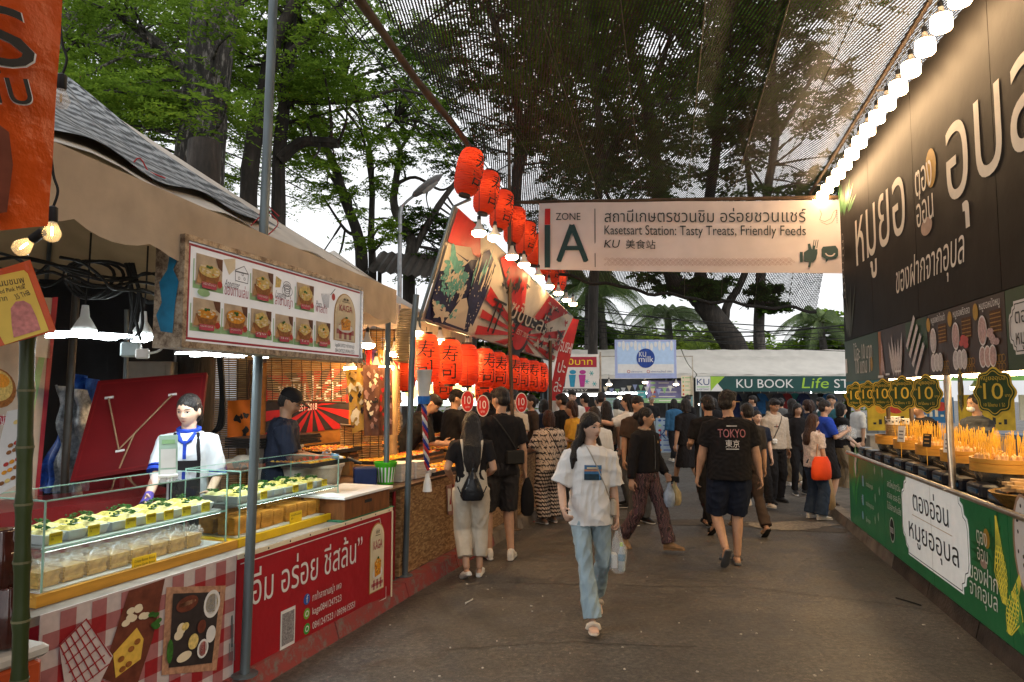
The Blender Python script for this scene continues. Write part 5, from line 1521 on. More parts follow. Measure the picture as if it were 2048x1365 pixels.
# red paper packs hung before the counter
for k in range(4):
 a=.92+.16*k;b=MB(m_pinkc);z=.80;sl=.05
 b.hexa([F2.P(a+sl,z-.30,.006),F2.P(a+sl+.12,z-.32,.006),F2.P(a+sl+.12,z-.32,.018),F2.P(a+sl,z-.30,.018),F2.P(a,z,.006),F2.P(a+.13,z,.006),F2.P(a+.13,z,.018),F2.P(a,z,.018)],mat('poster_red',(.30,.05,.04),.5,.5,30)if k%2 else m_pinkc);b.poly(F2,[(a+.03,z-.26),(a+.12,z-.27),(a+.09,z-.04),(a+.02,z-.03)],.020,m_offw if k%2==0 else m_burst);b.poly(F2,[(a+.06,z-.2),(a+.1,z-.2),(a+.08,z-.1)],.022,m_burst)
 b.build('food_poster',loc=F2.P(a,z-.3,0),label='red and white food poster pinned on the chipboard counter, '+('first','second','third','fourth')[k]+' from the near end',cat='poster')
 # trays of food
m_trayk=mat('tray_black',(.02,.017,.015),.35,.2,20);m_rice=mat('rice_white',(.55,.48,.38),.6,.2,60)
m_fry=mat('fried_orange',C('#c07a24'),.5,.35,40);m_egg=mat('egg_yellow',C('#d6a52c'),.45,.2,40);m_salm=mat('salmon',C('#cf5f2c'),.4,.25,40);m_box=mat('cardboard',C('#9a6a38'),.7,.2,10)
def tray(a0,a1,d0,d1,z,kinds,label,seed,fr=F2,step=.048,edge=m_trayk):
 rng=random.Random(seed);t=thing('food_tray',label,'tray',fr.P((a0+a1)/2,z,(d0+d1)/2))
 b=MB(edge);b.slab(fr,a0,z,a1,z+.012,d0,d1)
 for q in((a0,a1,d1,d1+.012),(a0,a1,d0-.012,d0)):b.slab(fr,q[0],z,q[1],z+.035,q[2],q[3])
 for q in(a0-.012,a1):b.slab(fr,q,z,q+.012,z+.035,d0-.012,d1+.012)
 b.build('tray',t);b=MB(kinds[0]);a=a0+.03
 while a<a1-.02:
  d=d0+.03
  while d<d1-.02:
   m_=rng.choice(kinds);q=Matrix.Rotation(rng.uniform(0,3),3,'Z');c=fr.P(a+rng.uniform(-.006,.006),z+.028,d+rng.uniform(-.006,.006));r_=step*rng.uniform(.36,.46)
   b.ball(c,(r_*1.15,r_,.018),7,4,m_,q)
   if m_ is m_rice:b.ball(c+Vector((0,0,.016)),(r_*1.1,r_*.7,.010),6,4,rng.choice([m_salm,m_egg,m_fry]),q)
   d+=step
  a+=step
 o=b.build('food_pieces',t,smooth=True);o['kind']='stuff'
 return t
def riser(a0,a1,d0,d1,z0,z1,label):
 b=MB(m_box);b.slab(F2,a0,z0,a1,z1,d0,d1);b.slab(F2,a0-.006,z1-.05,a1+.006,z1-.02,d1,d1+.004,m_dkwood);b.build('riser_box',loc=F2.P((a0+a1)/2,z0,(d0+d1)/2),label=label,cat='box')
tray(.75,1.25,-.42,-.05,.914,[m_fry,m_egg,m_salm],'black tray of fried pieces on the counter just right of the foam boxes',1)
tray(1.32,1.95,-.42,-.05,.914,[m_egg,m_rice,m_fry],'black tray of yellow sushi at the middle of the counter',2)
tray(2.1,2.75,-.42,-.05,.914,[m_egg,m_fry],'black tray of yellow rolls before the man in black',3)
tray(2.85,3.6,-.42,-.05,.914,[m_rice,m_salm,m_egg],'black tray of mixed sushi at the far end of the counter',4)
riser(.45,1.9,-.80,-.48,.914,1.03,'long brown box that lifts the near middle trays');riser(2.0,3.6,-.80,-.48,.914,1.03,'long brown box that lifts the far middle trays')
tray(.5,1.15,-.79,-.49,1.032,[m_fry,m_fry,m_egg],'raised tray of orange fried rolls nearest the steel poles',5)
tray(1.22,1.88,-.79,-.49,1.032,[m_fry,m_rice,m_salm],'raised tray of orange fried rolls behind the overall wearer',6)
tray(2.05,2.8,-.79,-.49,1.032,[m_egg,m_rice,m_salm],'raised tray of yellow sushi behind the man in black',7);tray(2.86,3.55,-.79,-.49,1.032,[m_rice,m_egg],'raised tray of sushi at the far end',8)
riser(.5,1.9,-1.2,-.86,.914,1.14,'tall brown box at the back that lifts the near upper trays');riser(2.0,3.6,-1.2,-.86,.914,1.14,'tall brown box at the back that lifts the far upper trays')
tray(.55,1.15,-1.18,-.88,1.142,[m_rice,m_rice,m_egg],'upper tray of white sushi before the bent vendor',9);tray(1.22,1.88,-1.18,-.88,1.142,[m_rice,m_egg,m_salm],'upper tray of white and orange sushi before the capped vendor',10);tray(2.05,3.5,-1.18,-.88,1.142,[m_egg,m_rice],'long upper tray of sushi at the far end of the stall',11)
# left part of the counter: tubs, basket, foam boxes
def tub(p,r,h,label,m=None):
 b=MB(m or mat('tub_clear',(.42,.38,.33),.3,.2,12));b.lathe([(r*.82,0),(r,h),(r*1.05,h),(r*1.05,h+.02),(r*.9,h+.02),(r*.8,.02)],p,20);b.build('plastic_tub',loc=p,label=label,cat='tub',smooth=True)
p=F2.P(-.45,.914,-.62);tub(p,.26,.20,'wide pale plastic tub standing on the counter behind the farther glass case')
tray(-.75,-.15,-.85,-.42,1.136,[m_fry,m_egg],'black tray of fried rolls balanced on the pale plastic tub',12)
p=F2.P(-.35,.914,-1.1);tub(p,.24,.34,'tall pale plastic tub at the back, below the black tray stack')
t=thing('tray_stack','stack of empty black trays on the tall pale tub','trays',F2.P(-.35,1.28,-1.1))
for k in range(4):b=MB(m_trayk);b.slab(F2,-.75,1.276+k*.022,.10-.02*(k%2),1.294+k*.022,-1.3,-.92);b.build('empty_tray',t)
p=F2.P(-.75,1.12,-1.2);b=MB(mat('bag_cream',(.5,.44,.36),.5,.15,20));b.ball(p,(.16,.12,.07),10,6);b.ball(p+Vector((.08,0,.04)),(.1,.08,.06),8,6);b.build('plastic_sack',loc=p,smooth=True,label='crumpled cream plastic sack beside the stack of empty trays',cat='sack')
tray(.0,.62,-1.2,-.82,1.16,[m_rice,m_fry],'black tray with a few rolls, behind the green basket',13)
p=F2.P(.10,.914,-.22)
t=thing('plastic_basket','bright green slotted basket with white strips on the chipboard counter','basket',p);mg=mat('basket_green',C('#4fb52a'),.35,.1,20)
b=MB(mg);b.lathe([(.075,0),(.098,.17),(.108,.185),(.108,.20),(.098,.20),(.07,.012)],p,18);b.build('body',t,smooth=True)
b=MB(m_white)
for k in range(18):
 a=2*math.pi*k/18;d=Vector((math.cos(a),math.sin(a),0));s_=Vector((-d.y,d.x,0))*.007
 b.quad(p+d*.080-s_+Vector((0,0,.02)),p+d*.080+s_+Vector((0,0,.02)),p+d*.0985+s_+Vector((0,0,.155)),p+d*.0985-s_+Vector((0,0,.155)))
b.build('slot_strips',t)
m_foam=mat('foam_white',(.68,.62,.55),.7,.05,30)
for k,(a,d,z,w_,h,lab)in enumerate(((.36,-.22,.914,.26,.17,'tall stack of white foam boxes beside the green basket'),(.60,-.20,.914,.22,.16,'second tall stack of white foam boxes, behind the near steel pole'),(.78,-.16,.914,.14,.07,'small low stack of foam lids at the right end of the foam boxes'))):
 t=thing('foam_boxes',lab,'foam box',F2.P(a,z,d))
 n=5 if h>.1 else 2
 for j in range(n):b=MB(m_foam);zz=z+j*h/n;b.hexa([F2.P(a-w_/2+.006,zz,d+.09),F2.P(a+w_/2-.006,zz,d+.09),F2.P(a+w_/2-.006,zz,d-.09),F2.P(a-w_/2+.006,zz,d-.09),F2.P(a-w_/2,zz+h/n-.002,d+.097),F2.P(a+w_/2,zz+h/n-.002,d+.097),F2.P(a+w_/2,zz+h/n-.002,d-.097),F2.P(a-w_/2,zz+h/n-.002,d-.097)]);b.build('foam_box',t)
p=F2.P(-.12,.914,-.3);b=MB(mat('navy_box',(.01,.02,.07),.5));b.bevbox(p+Vector((0,0,.085)),(.2,.14,.17),.01,.3);b.build('napkin_box',loc=p,label='dark blue box beside the green basket',cat='box')
# lanterns
def lantf(t,p):
 wv=tex(t,'Wave',1,wave_type='BANDS',bands_direction='Z',stretch=(1,1,9.5));n=tex(t,'Noise',3,Detail=3)
 c=ramp(t,n.outputs['Fac'],[(.3,(.56,.048,.014)),(.7,(.68,.075,.022))])
 tr=t.nodes.new('ShaderNodeBsdfTranslucent');ms=t.nodes.new('ShaderNodeMixShader');ms.inputs[0].default_value=.55
 t.links.new(c,p.inputs['Base Color']);t.links.new(c,tr.inputs[0]);p.inputs['Roughness'].default_value=.5
 b=t.nodes.new('ShaderNodeBump');b.inputs['Strength'].default_value=.5;b.inputs['Distance'].default_value=.008;t.links.new(wv.outputs['Fac'],b.inputs['Height']);t.links.new(b.outputs[0],p.inputs['Normal']);t.links.new(b.outputs[0],tr.inputs['Normal'])
 t.links.new(p.outputs[0],ms.inputs[1]);t.links.new(tr.outputs[0],ms.inputs[2]);t.links.new(ms.outputs[0],t.nodes['Material Output'].inputs[0])
m_lant=nodes_mat('lantern_paper',lantf);m_lbulb=mat('lantern_bulb',(1,.8,.5),.5,0,emit=75,ecol=(1,.66,.30))
m_cap=mat('lantern_cap',(.03,.02,.016),.5)
LR=[(.060,-.25),(.098,-.235),(.122,-.19),(.136,-.12),(.140,0),(.136,.12),(.122,.19),(.098,.235),(.060,.25)]
def lr(z):
 for(r0,z0),(r1,z1)in zip(LR[:-1],LR[1:]):
  if z0<=z<=z1:return r0+(r1-r0)*(z-z0)/(z1-z0)
 return .06
def lantern(p,phi,label,tilt=None,text=True,bulbz=.03):
 t=thing('paper_lantern',label,'lantern',p)
 prof=[]
 for k in range(41):
  z=-.25+.5*k/40;prof.append((lr(z)+.0025*(1 if k%2 else-1),z))
 q=tilt or Matrix.Identity(3)
 b=MB(m_lant);b.lathe(prof,p,28,q=q,open_=True);b.build('paper',t,smooth=True)
 for z0,z1,r_ in((-.272,-.248,.062),(.248,.272,.062)):b=MB(m_cap);b.lathe([(r_-.012,z0),(r_,z0),(r_,z1),(r_-.012,z1)],p,18,q=q);b.build('rim',t)
 b=MB(m_lbulb);b.ball(p+q@Vector((0,0,bulbz)),.02,8,6);b.build('bulb',t)
 b=MB(m_black);b.tube([p+q@Vector((0,0,.26)),p+q@Vector((0,0,.33))],.004,5);b.tube([p+q@Vector((0,0,.03+bulbz)),p+q@Vector((0,0,.26))],.004,5);b.build('hook',t)
 if text:
  for nm,bo,d,m_ in(('lettering_outline',.075,.005,m_gold),('lettering',.03,.007,m_black)):
   b=MB(m_);cy=Tilt(Cyl(p,lr,phi),p,q)
   for ch,zz in(('寿',.015),('司',-.175)):
    P_,T_=glyphs(ch,bo);X=P_[:,0]-P_[:,0].mean();b.add([cy.P(x*.20,zz+y*.20,d)for x,y in zip(X,P_[:,1])],[tuple(k)for k in T_])
   b.build(nm,t)
 return t
ords=('nearest','second','third','fourth','fifth','sixth','seventh','eighth','ninth','tenth')
q8=Matrix.Rotation(R(10),3,'Y')@Matrix.Rotation(R(-4),3,'X')
for k in range(9):
 Y=7.0+.68*k+.01*k*k;h=2.30-.012*k;X=(1295-1024)/F*Y-.80*h+.012*k
 lantern(Vector((X,Y,CAMZ+h)),-math.pi/2+(1.15,1.0,.95,1.5,1.0,1.9,.9,1.0,.9)[k],'%s red paper lantern of the slanting upper string'%ords[k],q8,text=k not in(3,5),bulbz=.14 if k==0 else .05)
b=MB(m_black);pts=[]
for k in range(10):
 Y=6.3+.72*k;h=2.62;pts.append(Vector(((1295-1024)/F*Y-.80*2.30,Y,CAMZ+h)))
b.tube(pts,.008,5);b.build('lantern_wire',loc=pts[0],label='black wire that carries the upper lantern string',cat='wire')
for k in range(9):
 Y=7.05+.58*k;X=-.90+.2955*(Y-7.0)
 lantern(Vector((X+(.02 if k%2 else 0),Y,2.10-.012*k)),-math.pi/2+(.1,.1,2.6,.55,.5,.5,.35,.1,.15)[k],'%s red paper lantern of the lower row under the patterned awning'%ords[k],text=k!=2,bulbz=.02)
for k,(px,py,Y,lab)in enumerate(((812,745,9.2,'small red lantern hanging far back, left of the paper cup'),(886,762,9.4,'red lantern hanging behind the lower row, above the capped vendor'),(968,778,10.5,'red lantern hanging deep in the stall behind the lower row'))):
 lantern(at(px,py,Y),-math.pi/2+(3,.4,.1)[k],lab,text=k>0)
 # awning cloth with a generic spray and sunburst print
bi=Bi(at(842,640,7.05),at(1108,724,11.9),at(1146,634,12.1),at(912,414,7.0),rip=lambda a,b:.010*math.sin(a*19)*b+.006*math.sin(a*33+b*6))
t=thing('printed_awning','big printed cloth awning with navy and teal splashes and red sunburst above the lanterns','awning',bi.P(.5,0))
m_awn=mat('awning_cream',(.55,.47,.38),.6,.08,6,transl=.15);m_navy=mat('navy_print',(.012,.012,.05),.5,.3,14);m_teal=mat('teal_print',(.10,.30,.28),.5,.25,24);m_redc=mat('awning_red',(.42,.018,.015),.5,.12,10)
link_mesh('cloth',sheet(lambda u,v:bi.P(u,v),60,16,'cloth',m_awn),t)
b=MB(m_navy);rr=random.Random(14)
def blob(a,z,ra,rz,d,m_,n=34,j=.35):
 ph=[rr.uniform(0,6.28)for _ in range(4)]
 pts=[]
 for k in range(n):
  q=2*math.pi*k/n;w_=1+j*(.5*math.sin(3*q+ph[0])+.35*math.sin(5*q+ph[1])+.25*math.sin(9*q+ph[2]))
  pts.append((min(.995,max(.004,a+ra*w_*math.cos(q))),min(.985,max(.012,z+rz*w_*math.sin(q)))))
 b.poly(bi,pts,d,m_)
d0=.028
b.poly(bi,[(.002,.70),(.17,.76),(.12,.995),(.002,.995)],d0,m_redc)
b.poly(bi,[(.004,.02),(.235,.02),(.262,.40),(.262,.80),(.20,.90),(.15,.72),(.10,.66),(.004,.66)],d0,m_navy);b.poly(bi,[(.09,.014),(.205,.014),(.185,.26),(.16,.34),(.135,.30)],d0+.001,m_awn);b.poly(bi,[(.004,.44),(.05,.50),(.10,.60),(.13,.72),(.10,.78),(.004,.68)],d0+.0012,m_awn)
blob(.055,.22,.05,.17,d0+.002,m_navy);blob(.20,.48,.035,.22,d0+.002,m_navy,j=.2)
for a,z,ra,rz in((.05,.56,.035,.09),(.085,.50,.03,.11),(.10,.40,.02,.07),(.045,.42,.02,.06),(.07,.34,.015,.05)):blob(a,z,ra,rz,d0+.004,m_teal,j=.8,n=48)
for k in range(26):blob(.03+rr.uniform(0,.10),.30+rr.uniform(0,.30),rr.uniform(.004,.010),rr.uniform(.02,.05),d0+.006+k*.0002,rr.choice([m_awn,m_teal,m_awn]),j=.9,n=20)
for k in range(120):
 a,z=rr.uniform(.006,.24),rr.uniform(.04,.7)
 if(a<.10 and z<.42)or(a>.19)or(a>.12 and .36<z<.62):b.ell(bi,a,z,.0016+rr.uniform(0,.0015),.006+rr.uniform(0,.005),d0+.008,m_awn,7)
for k in range(16):blob(.16+rr.uniform(-.01,.1),.68+rr.uniform(-.1,.14),.004,rr.uniform(.05,.14),d0+.009+k*.0002,rr.choice([m_awn,m_teal]),j=.7,n=14)
for k in range(8):blob(.12+rr.uniform(-.09,.12),.10+rr.uniform(-.05,.06),.02,.04,d0+.010+k*.0002,rr.choice([m_awn,m_teal,m_awn]),j=.8,n=18)
b.build('splash_print',t)
b=MB(m_redc);burst(b,bi,.58,.22,.27,.015,.97,.985,d0,11,m_redc);b.ell(bi,.58,.22,.075,.30,d0+.004,m_burstb,26);b.ell(bi,.58,.22,.055,.22,d0+.006,m_redc,26)
b.poly(bi,[(.31,.46),(.40,.47),(.40,.50),(.31,.49)],d0+.004,m_burstb);b.poly(bi,[(.32,.38),(.39,.39),(.39,.415),(.32,.405)],d0+.004,m_burstb);b.poly(bi,[(.335,.10),(.345,.10),(.345,.46),(.335,.46)],d0+.006,m_burstb);b.poly(bi,[(.368,.10),(.378,.10),(.378,.46),(.368,.46)],d0+.006,m_burstb)
b.poly(bi,[(.45,.32),(.78,.42),(.76,.56),(.43,.48)],d0+.007,m_burstb)
for k in range(46):blob(.70+rr.uniform(0,.26),.10+rr.uniform(0,.8),rr.uniform(.004,.02),rr.uniform(.015,.06),d0+.008+k*.0002,rr.choice([m_burstb,m_burstb,m_awn,m_redc]),j=.9,n=18)
for k in range(12):blob(.33+rr.uniform(0,.2),.66+rr.uniform(0,.25),rr.uniform(.004,.016),rr.uniform(.03,.08),d0+.008+k*.0002,m_burstb,j=.9,n=18)
b.build('sunburst_print',t)
b=MB(m_awn);b.txt(bi,'ซูชิปะล่ะ',.43,.37,.76,h=.36,d=d0+.020,bold=.05,rot=0);b.txt(bi,'EST 2018',.53,.21,.63,h=.10,d=d0+.020,bold=.02);b.build('lettering',t)
b=MB(m_steel);b.tube([bi.P(0,0,-.02),bi.P(0,1,-.02),bi.P(0,1.12,-.02)+Vector((.1,.3,.02))],.018,8);b.tube([bi.P(0,0,-.02),bi.P(1,0,-.02)],.014,8);b.tube([bi.P(0,1,-.02),bi.P(1,1,-.02)],.014,8);b.build('frame',t,smooth=True)
b=MB(m_steel);p=bi.P(0,0,-.02);b.tube([p,Vector((p.x+.05,p.y+.25,.9))],.016,8);b.build('stay',t)
P_=[at(1096,805,12.3),at(1118,812,12.5),at(1158,640,12.6),at(1130,634,12.3)];bi2=Bi(*P_)
t=thing('side_banner','narrow red vertical banner at the far end of the printed awning','banner',P_[0]);link_mesh('cloth',sheet(lambda u,v:bi2.P(u,v),6,20,'cloth',m_redc),t)
b=MB(m_offw)
b.txt(bi2,'SUSHI',.08,.60,.95,h=.17,d=.01,bold=.03);b.txt(bi2,'ปะ',.2,.36,.8,h=.2,d=.01,bold=.03);b.txt(bi2,'ล่ะ',.2,.14,.8,h=.2,d=.01,bold=.03);b.build('lettering',t)
# bulbs before the awning
m_warm=mat('bulb_warm',(1,.9,.75),.5,0,emit=60,ecol=(1,.62,.27));m_warm2=mat('bulb_stall',(1,.9,.75),.5,0,emit=150,ecol=(1,.62,.27));m_sock=mat('bulb_socket',(.55,.50,.44),.5,.1)
def bulb(p,label,r_=.075,wire=.18,m_=None,group=None,bell=True,body=None):
 t=thing('light_bulb',label,'light bulb',p,group)
 if bell:
  b=MB(body or m_sock);b.lathe([(.018,r_*1.75),(.022,r_*1.2),(r_*.45,r_*.75),(r_*.92,r_*.18),(r_,0)],p,14);b.build('housing',t,smooth=True)
  b=MB(m_ or m_warm);b.lathe([(r_*.98,-.001),(r_*.98,-r_*.35),(r_*.7,-r_*.6),(.01,-r_*.68)],p,14);b.build('diffuser',t,smooth=True)
 else:
  b=MB(body or m_sock);b.lathe([(.020,r_*1.5),(.024,r_*1.05),(r_*.62,r_*.92),(r_*.96,r_*.55)],p,14);b.build('housing',t,smooth=True)
  b=MB(m_ or m_warm);b.lathe([(r_*.97,r_*.54),(r_,r_*.2),(r_,-r_*.75),(r_*.9,-r_*.95),(.01,-r_)],p,14);b.build('diffuser',t,smooth=True)
 b=MB(m_black);b.lathe([(.02,r_*1.5),(.02,r_*2.1),(.006,r_*2.25)],p,8);b.tube([p+Vector((0,0,r_*2.2)),p+Vector((0,0,r_*2.2+wire))],.004,5);b.build('socket',t)
 return t
for k,(px,py)in enumerate(((958,464),(990,474),(1024,512),(1048,528),(1077,553),(1098,572),(1117,585),(1133,599),(1146,607))):
 Y=1.6*F/(785-py);bulb(at(px,py,Y),'%s white bell bulb of the row before the printed awning'%ords[k],wire=.35)
for k,(px,py,Y)in enumerate(((735,688,6.5),(790,705,6.9),(832,664,7.0),(880,680,7.7),(935,694,8.5),(752,735,7.3),(775,733,7.4),(700,735,7.3))):
 bulb(at(px,py,Y),['warm bell bulb hanging just right of the menu sign','warm bell bulb hanging between the two thin tent legs','warm bulb shining beside the nearest lower lantern','warm bulb shining above the second lower lantern','warm bulb shining above the third lower lantern','warm bulb glowing before the tall brown scroll','warm bulb glowing beside the reddish scroll','warm bulb glowing over the framed poster'][k],r_=.07,wire=.3,m_=m_warm2)
 # inside light for the stall
m_menu=mat('lit_menu',(.8,.6,.2),.5,.3,20,emit=2.2,ecol=(1,.72,.22))
t=thing('lit_menu','glowing yellow menu panel at the back of the sushi stall behind the lanterns','sign',at(900,800,12.5));fr=Fr(at(800,812,12.3),(1,.05,0))
b=MB(mat('lit_panel',(.8,.8,.8),.5,.05,emit=2.5,ecol=(.95,1,.92)));b.slab(fr,0,0,1.9,.46,-.04,0);b.build('panel',t)
b=MB(m_menu);rr=random.Random(3)
for k in range(5):
 for j in range(10):b.ell(fr,.2+k*.38+rr.uniform(-.1,.1),.25+rr.uniform(-.09,.09),.08,.05,.004+j*.0008,m_menu,9)
b.build('dish_print',t);b=MB(m_green)
for k in range(6):b.rect(fr,.0+k*.38-.01+.008,.0,.0+k*.38+.012,.46,.02)
b.build('divider',t)
# yellow rolled blind, cup with tassel, bamboo post, ten signs
p=at(810,672,6.6);b=MB(m_blind2);b.lathe([(.07,-.26),(.085,-.25),(.09,0),(.085,.24),(.06,.26)],p,16,q=Matrix.Rotation(.12,3,'Y'));b.build('rolled_blind',loc=p,label='yellow roll of bamboo blind hanging beside the nearest lower lantern',cat='blind',smooth=True)
p=at(848,765,6.35);t=thing('cup_tassel','upturned paper cup on a braided red, blue and white tassel by the steel pole','tassel',p)
b=MB(mat('cup_paper',(.62,.6,.58),.5,.1,12));b.lathe([(.052,-.13),(.072,.10),(.076,.105),(.076,.115),(.06,.115)],p,16);b.build('cup',t,smooth=True)
b=MB(mat('cup_blue',(.02,.12,.42),.5,.3,20));b.lathe([(.055,-.20),(.062,-.13),(.056,-.128)],p,12);b.build('blue_paper',t)
for k,m_ in enumerate((mat('braid_red',(.35,.02,.03),.6),mat('braid_blue',(.02,.03,.2),.6),mat('braid_white',(.55,.52,.5),.6))):
 b=MB(m_);b.tube([p+Vector((.015*math.cos(z*1.3+k*2.1)+.04*z/20,.015*math.sin(z*1.3+k*2.1),-.18-z*.033))for z in range(20)],.014,6);b.build('braid',t,smooth=True)
b=MB(m_white);e=p+Vector((.04,0,-.86));b.lathe([(.045,-.14),(.035,-.06),(.015,.02)],e,8);b.build('tail',t)
p=at(1112,825,12.0);b=MB(mat('cup_paper',(.62,.6,.58),.5,.1,12));b.lathe([(.05,-.2),(.075,.2)],p,12);b.build('paper_cup_lamp',loc=p,label='pale paper cup hanging beside the far bamboo post',cat='paper cup')
b0=ground(1032,1060,.12);pole('brown bamboo post before the chipboard counter, beside the man in black',[b0,at(1027,900,8.9),at(1020,690,8.9),at(1018,280,8.9)],.026,m_bam)
b0=Vector((.62,11.2,.12));pole('bamboo post at the far end of the sushi stall',[b0,Vector((.63,11.2,2.6))],.03,m_bam)
b0=at(786,870,7.6);pole('pale bamboo post between the scrolls and the lanterns',[Vector((b0.x,b0.y,.12)),at(790,700,7.6)],.045,mat('bamboo_pale',(.28,.19,.10),.6,.25,6))
def ten_sign(p,rz,label,r=(.075,.125)):
 fr=Fr(p,(math.cos(rz),math.sin(rz),0));t=thing('price_sign',label,'price sign',p)
 b=MB(m_offw);n=24;pts=[(r[0]*math.cos(2*math.pi*k/n),r[1]*math.sin(2*math.pi*k/n))for k in range(n)]
 b.poly(fr,pts,.004);b.poly(Fr(p,-fr.u,(0,0,1)),pts,.004)
 b.build('card',t);b=MB(m_redc);b.ell(fr,0,0,r[0]*.9,r[1]*.92,.006,None,24);b.build('red_oval',t)
 b=MB(m_offw);b.txt(fr,'10',-r[0]*.5,-r[1]*.25,r[0]*.5,h=r[1]*1.05,d=.009,bold=.05);b.txt(fr,'บาท',-r[0]*.3,-r[1]*.62,r[0]*.3,d=.009,h=r[1]*.3);b.build('lettering',t)
 b=MB(m_black);b.tube([p+Vector((0,0,r[1])),p+Vector((0,0,r[1]+.35))],.002,4);b.build('thread',t)
ten_sign(at(935,803,7.9),.15,'red oval price sign with white 10, left of the man in black')
ten_sign(at(966,812,7.9),-.2,'red oval price sign with white 10, half behind the man in black')
ten_sign(at(1043,806,8.5),0,'red oval price sign with white 10, right of the bamboo post')
ten_sign(at(1008,802,9.5),.9,'red oval price sign further back, above the long-haired customer')
# ================================================================== zone banner over the street
Pz=[at(1078,540,10.0),at(1688,548,8.75),at(1686,400,8.75),at(1078,407,10.0)]
bz=Bi(*Pz,rip=lambda a,b:.035*math.sin(a*5+(1-b)*2.2)*(1-b*.6)+.012*math.sin(a*17-b*7))
t=thing('zone_banner','white banner reading ZONE A Kasetsart Station, stretched across the street','banner',bz.P(.5,.5))
m_zone=mat('zone_vinyl',(.62,.54,.53),.5,.05,4,bump=.10,bscale=2.5,transl=.12)
link_mesh('sheet',sheet(lambda u,v:bz.P(u,v),60,16,'sheet',m_zone),t)
class Big:
 """same patch in metres"""
 def __init__(s,f,W,H):s.f,s.W,s.H=f,W,H
 def P(s,a,b,d=0.0):return s.f.P(a/s.W,b/s.H,d)
def zq(px,py):
 u=(px-1078)/609
 # perspective along the banner
 d0,d1=10.0,8.75;tt=u*d0/(d1+u*(d0-d1));yb,yt=540+8*u,407-7*u
 return tt*4.0,(yb-py)/(yb-yt)*1.0
fz=Big(bz,4.0,1.0);m_ink=mat('zone_ink',(.022,.03,.032),.5,.1);m_zg=mat('zone_teal',(.014,.045,.048),.5,.1)
b=MB(m_ink);dz=.022
def ztx(s,p0,p1,h,m_=None,bold=0.0,shear=0.0):b.txt(fz,s,zq(*p0)[0],zq(*p0)[1],zq(*p1)[0],h=h*1.12,d=dz,m=m_,bold=bold,shear=shear)
ztx('ZONE',(1113,442),(1162,442),.135,bold=.005);ztx('สถานีเกษตรชวนชิม อร่อยชวนแชร์',(1210,446),(1612,444),.21,bold=.065)
ztx('Kasetsart Station: Tasty Treats, Friendly Feeds',(1210,471),(1612,469),.175,bold=.05);ztx('KU',(1209,497),(1238,497),.145,shear=.2);ztx('美食站',(1252,497),(1311,497),.125)
b.build('lettering',t)
b=MB(m_zg)
zp2=lambda*pts:[zq(*p)for p in pts]
b.line(fz,zp2((1120,521),(1144,455)),.075,dz);b.line(fz,zp2((1172,521),(1146,455)),.075,dz+.001);b.line(fz,zp2((1128,498),(1164,498)),.065,dz+.002);b.ell(fz,*zq(1145,456),.036,.036,dz+.003);b.ell(fz,*zq(1120,521),.036,.036,dz+.003);b.ell(fz,*zq(1172,521),.036,.036,dz+.003);b.build('big_letter',t)
b=MB(m_ink);b.rect(fz,*zq(1091,537),*zq(1102,452),dz,m_zg);b.rect(fz,*zq(1091,451.5),*zq(1102,419),dz,m_redc);b.rect(fz,*zq(1190,535),*zq(1191.5,419),dz)
for i in range(34):
 for j in range(3):
  a,z=zq(1214+i*11+(j%2)*5.5,532-j*5);b.ring(fz,a,z,.038,.038,.003,dz,m_pinkc,8,0,math.pi);b.ring(fz,a,z,.022,.022,.003,dz,m_pinkc,8,0,math.pi)
b.build('bars_and_wavelets',t)
b=MB(m_zg)
b.poly(fz,zp2((1599,526),(1605,526),(1605,505),(1599,505)),dz);b.poly(fz,zp2((1607,524),(1607,506),(1616,500),(1615,489),(1620,488),(1623,500),(1634,500),(1634,508),(1631,520),(1624,526)),dz)
b.line(fz,zp2((1617,535),(1628,494)),.028,dz+.002);
for k in range(3):b.line(fz,zp2((1625+k*4,497),(1628+k*4,481)),.009,dz+.003)
b.poly(fz,zp2((1645,495),(1670,493),(1675,500),(1675,514),(1670,519),(1656,520),(1650,527),(1650,520),(1642,515),(1642,500)),dz)
b.ring(fz,*zq(1659,507),.06,.055,.016,dz+.003,m_zone,14,math.pi*1.05,math.pi*1.95);b.build('emblems',t)
b=MB(m_pinkc)
sk_=[(1640,420),(1644,428),(1640,440),(1650,444),(1662,438),(1668,424),(1674,420),(1672,434),(1664,446),(1654,450),(1642,444)]
b.line(fz,zp2(*sk_),.006,dz)
for k in range(7):b.line(fz,zp2((1674.5,421+k*4),(1674.5,423+k*4)),.006,dz,m_ink)
b.build('line_drawing',t)
b=MB(m_bam);b.tube([bz.P(-.09,1,0)+Vector((0,.03,.03)),bz.P(1.04,1,0)+Vector((0,.03,.05))],.028,8);b.build('top_rail',t)
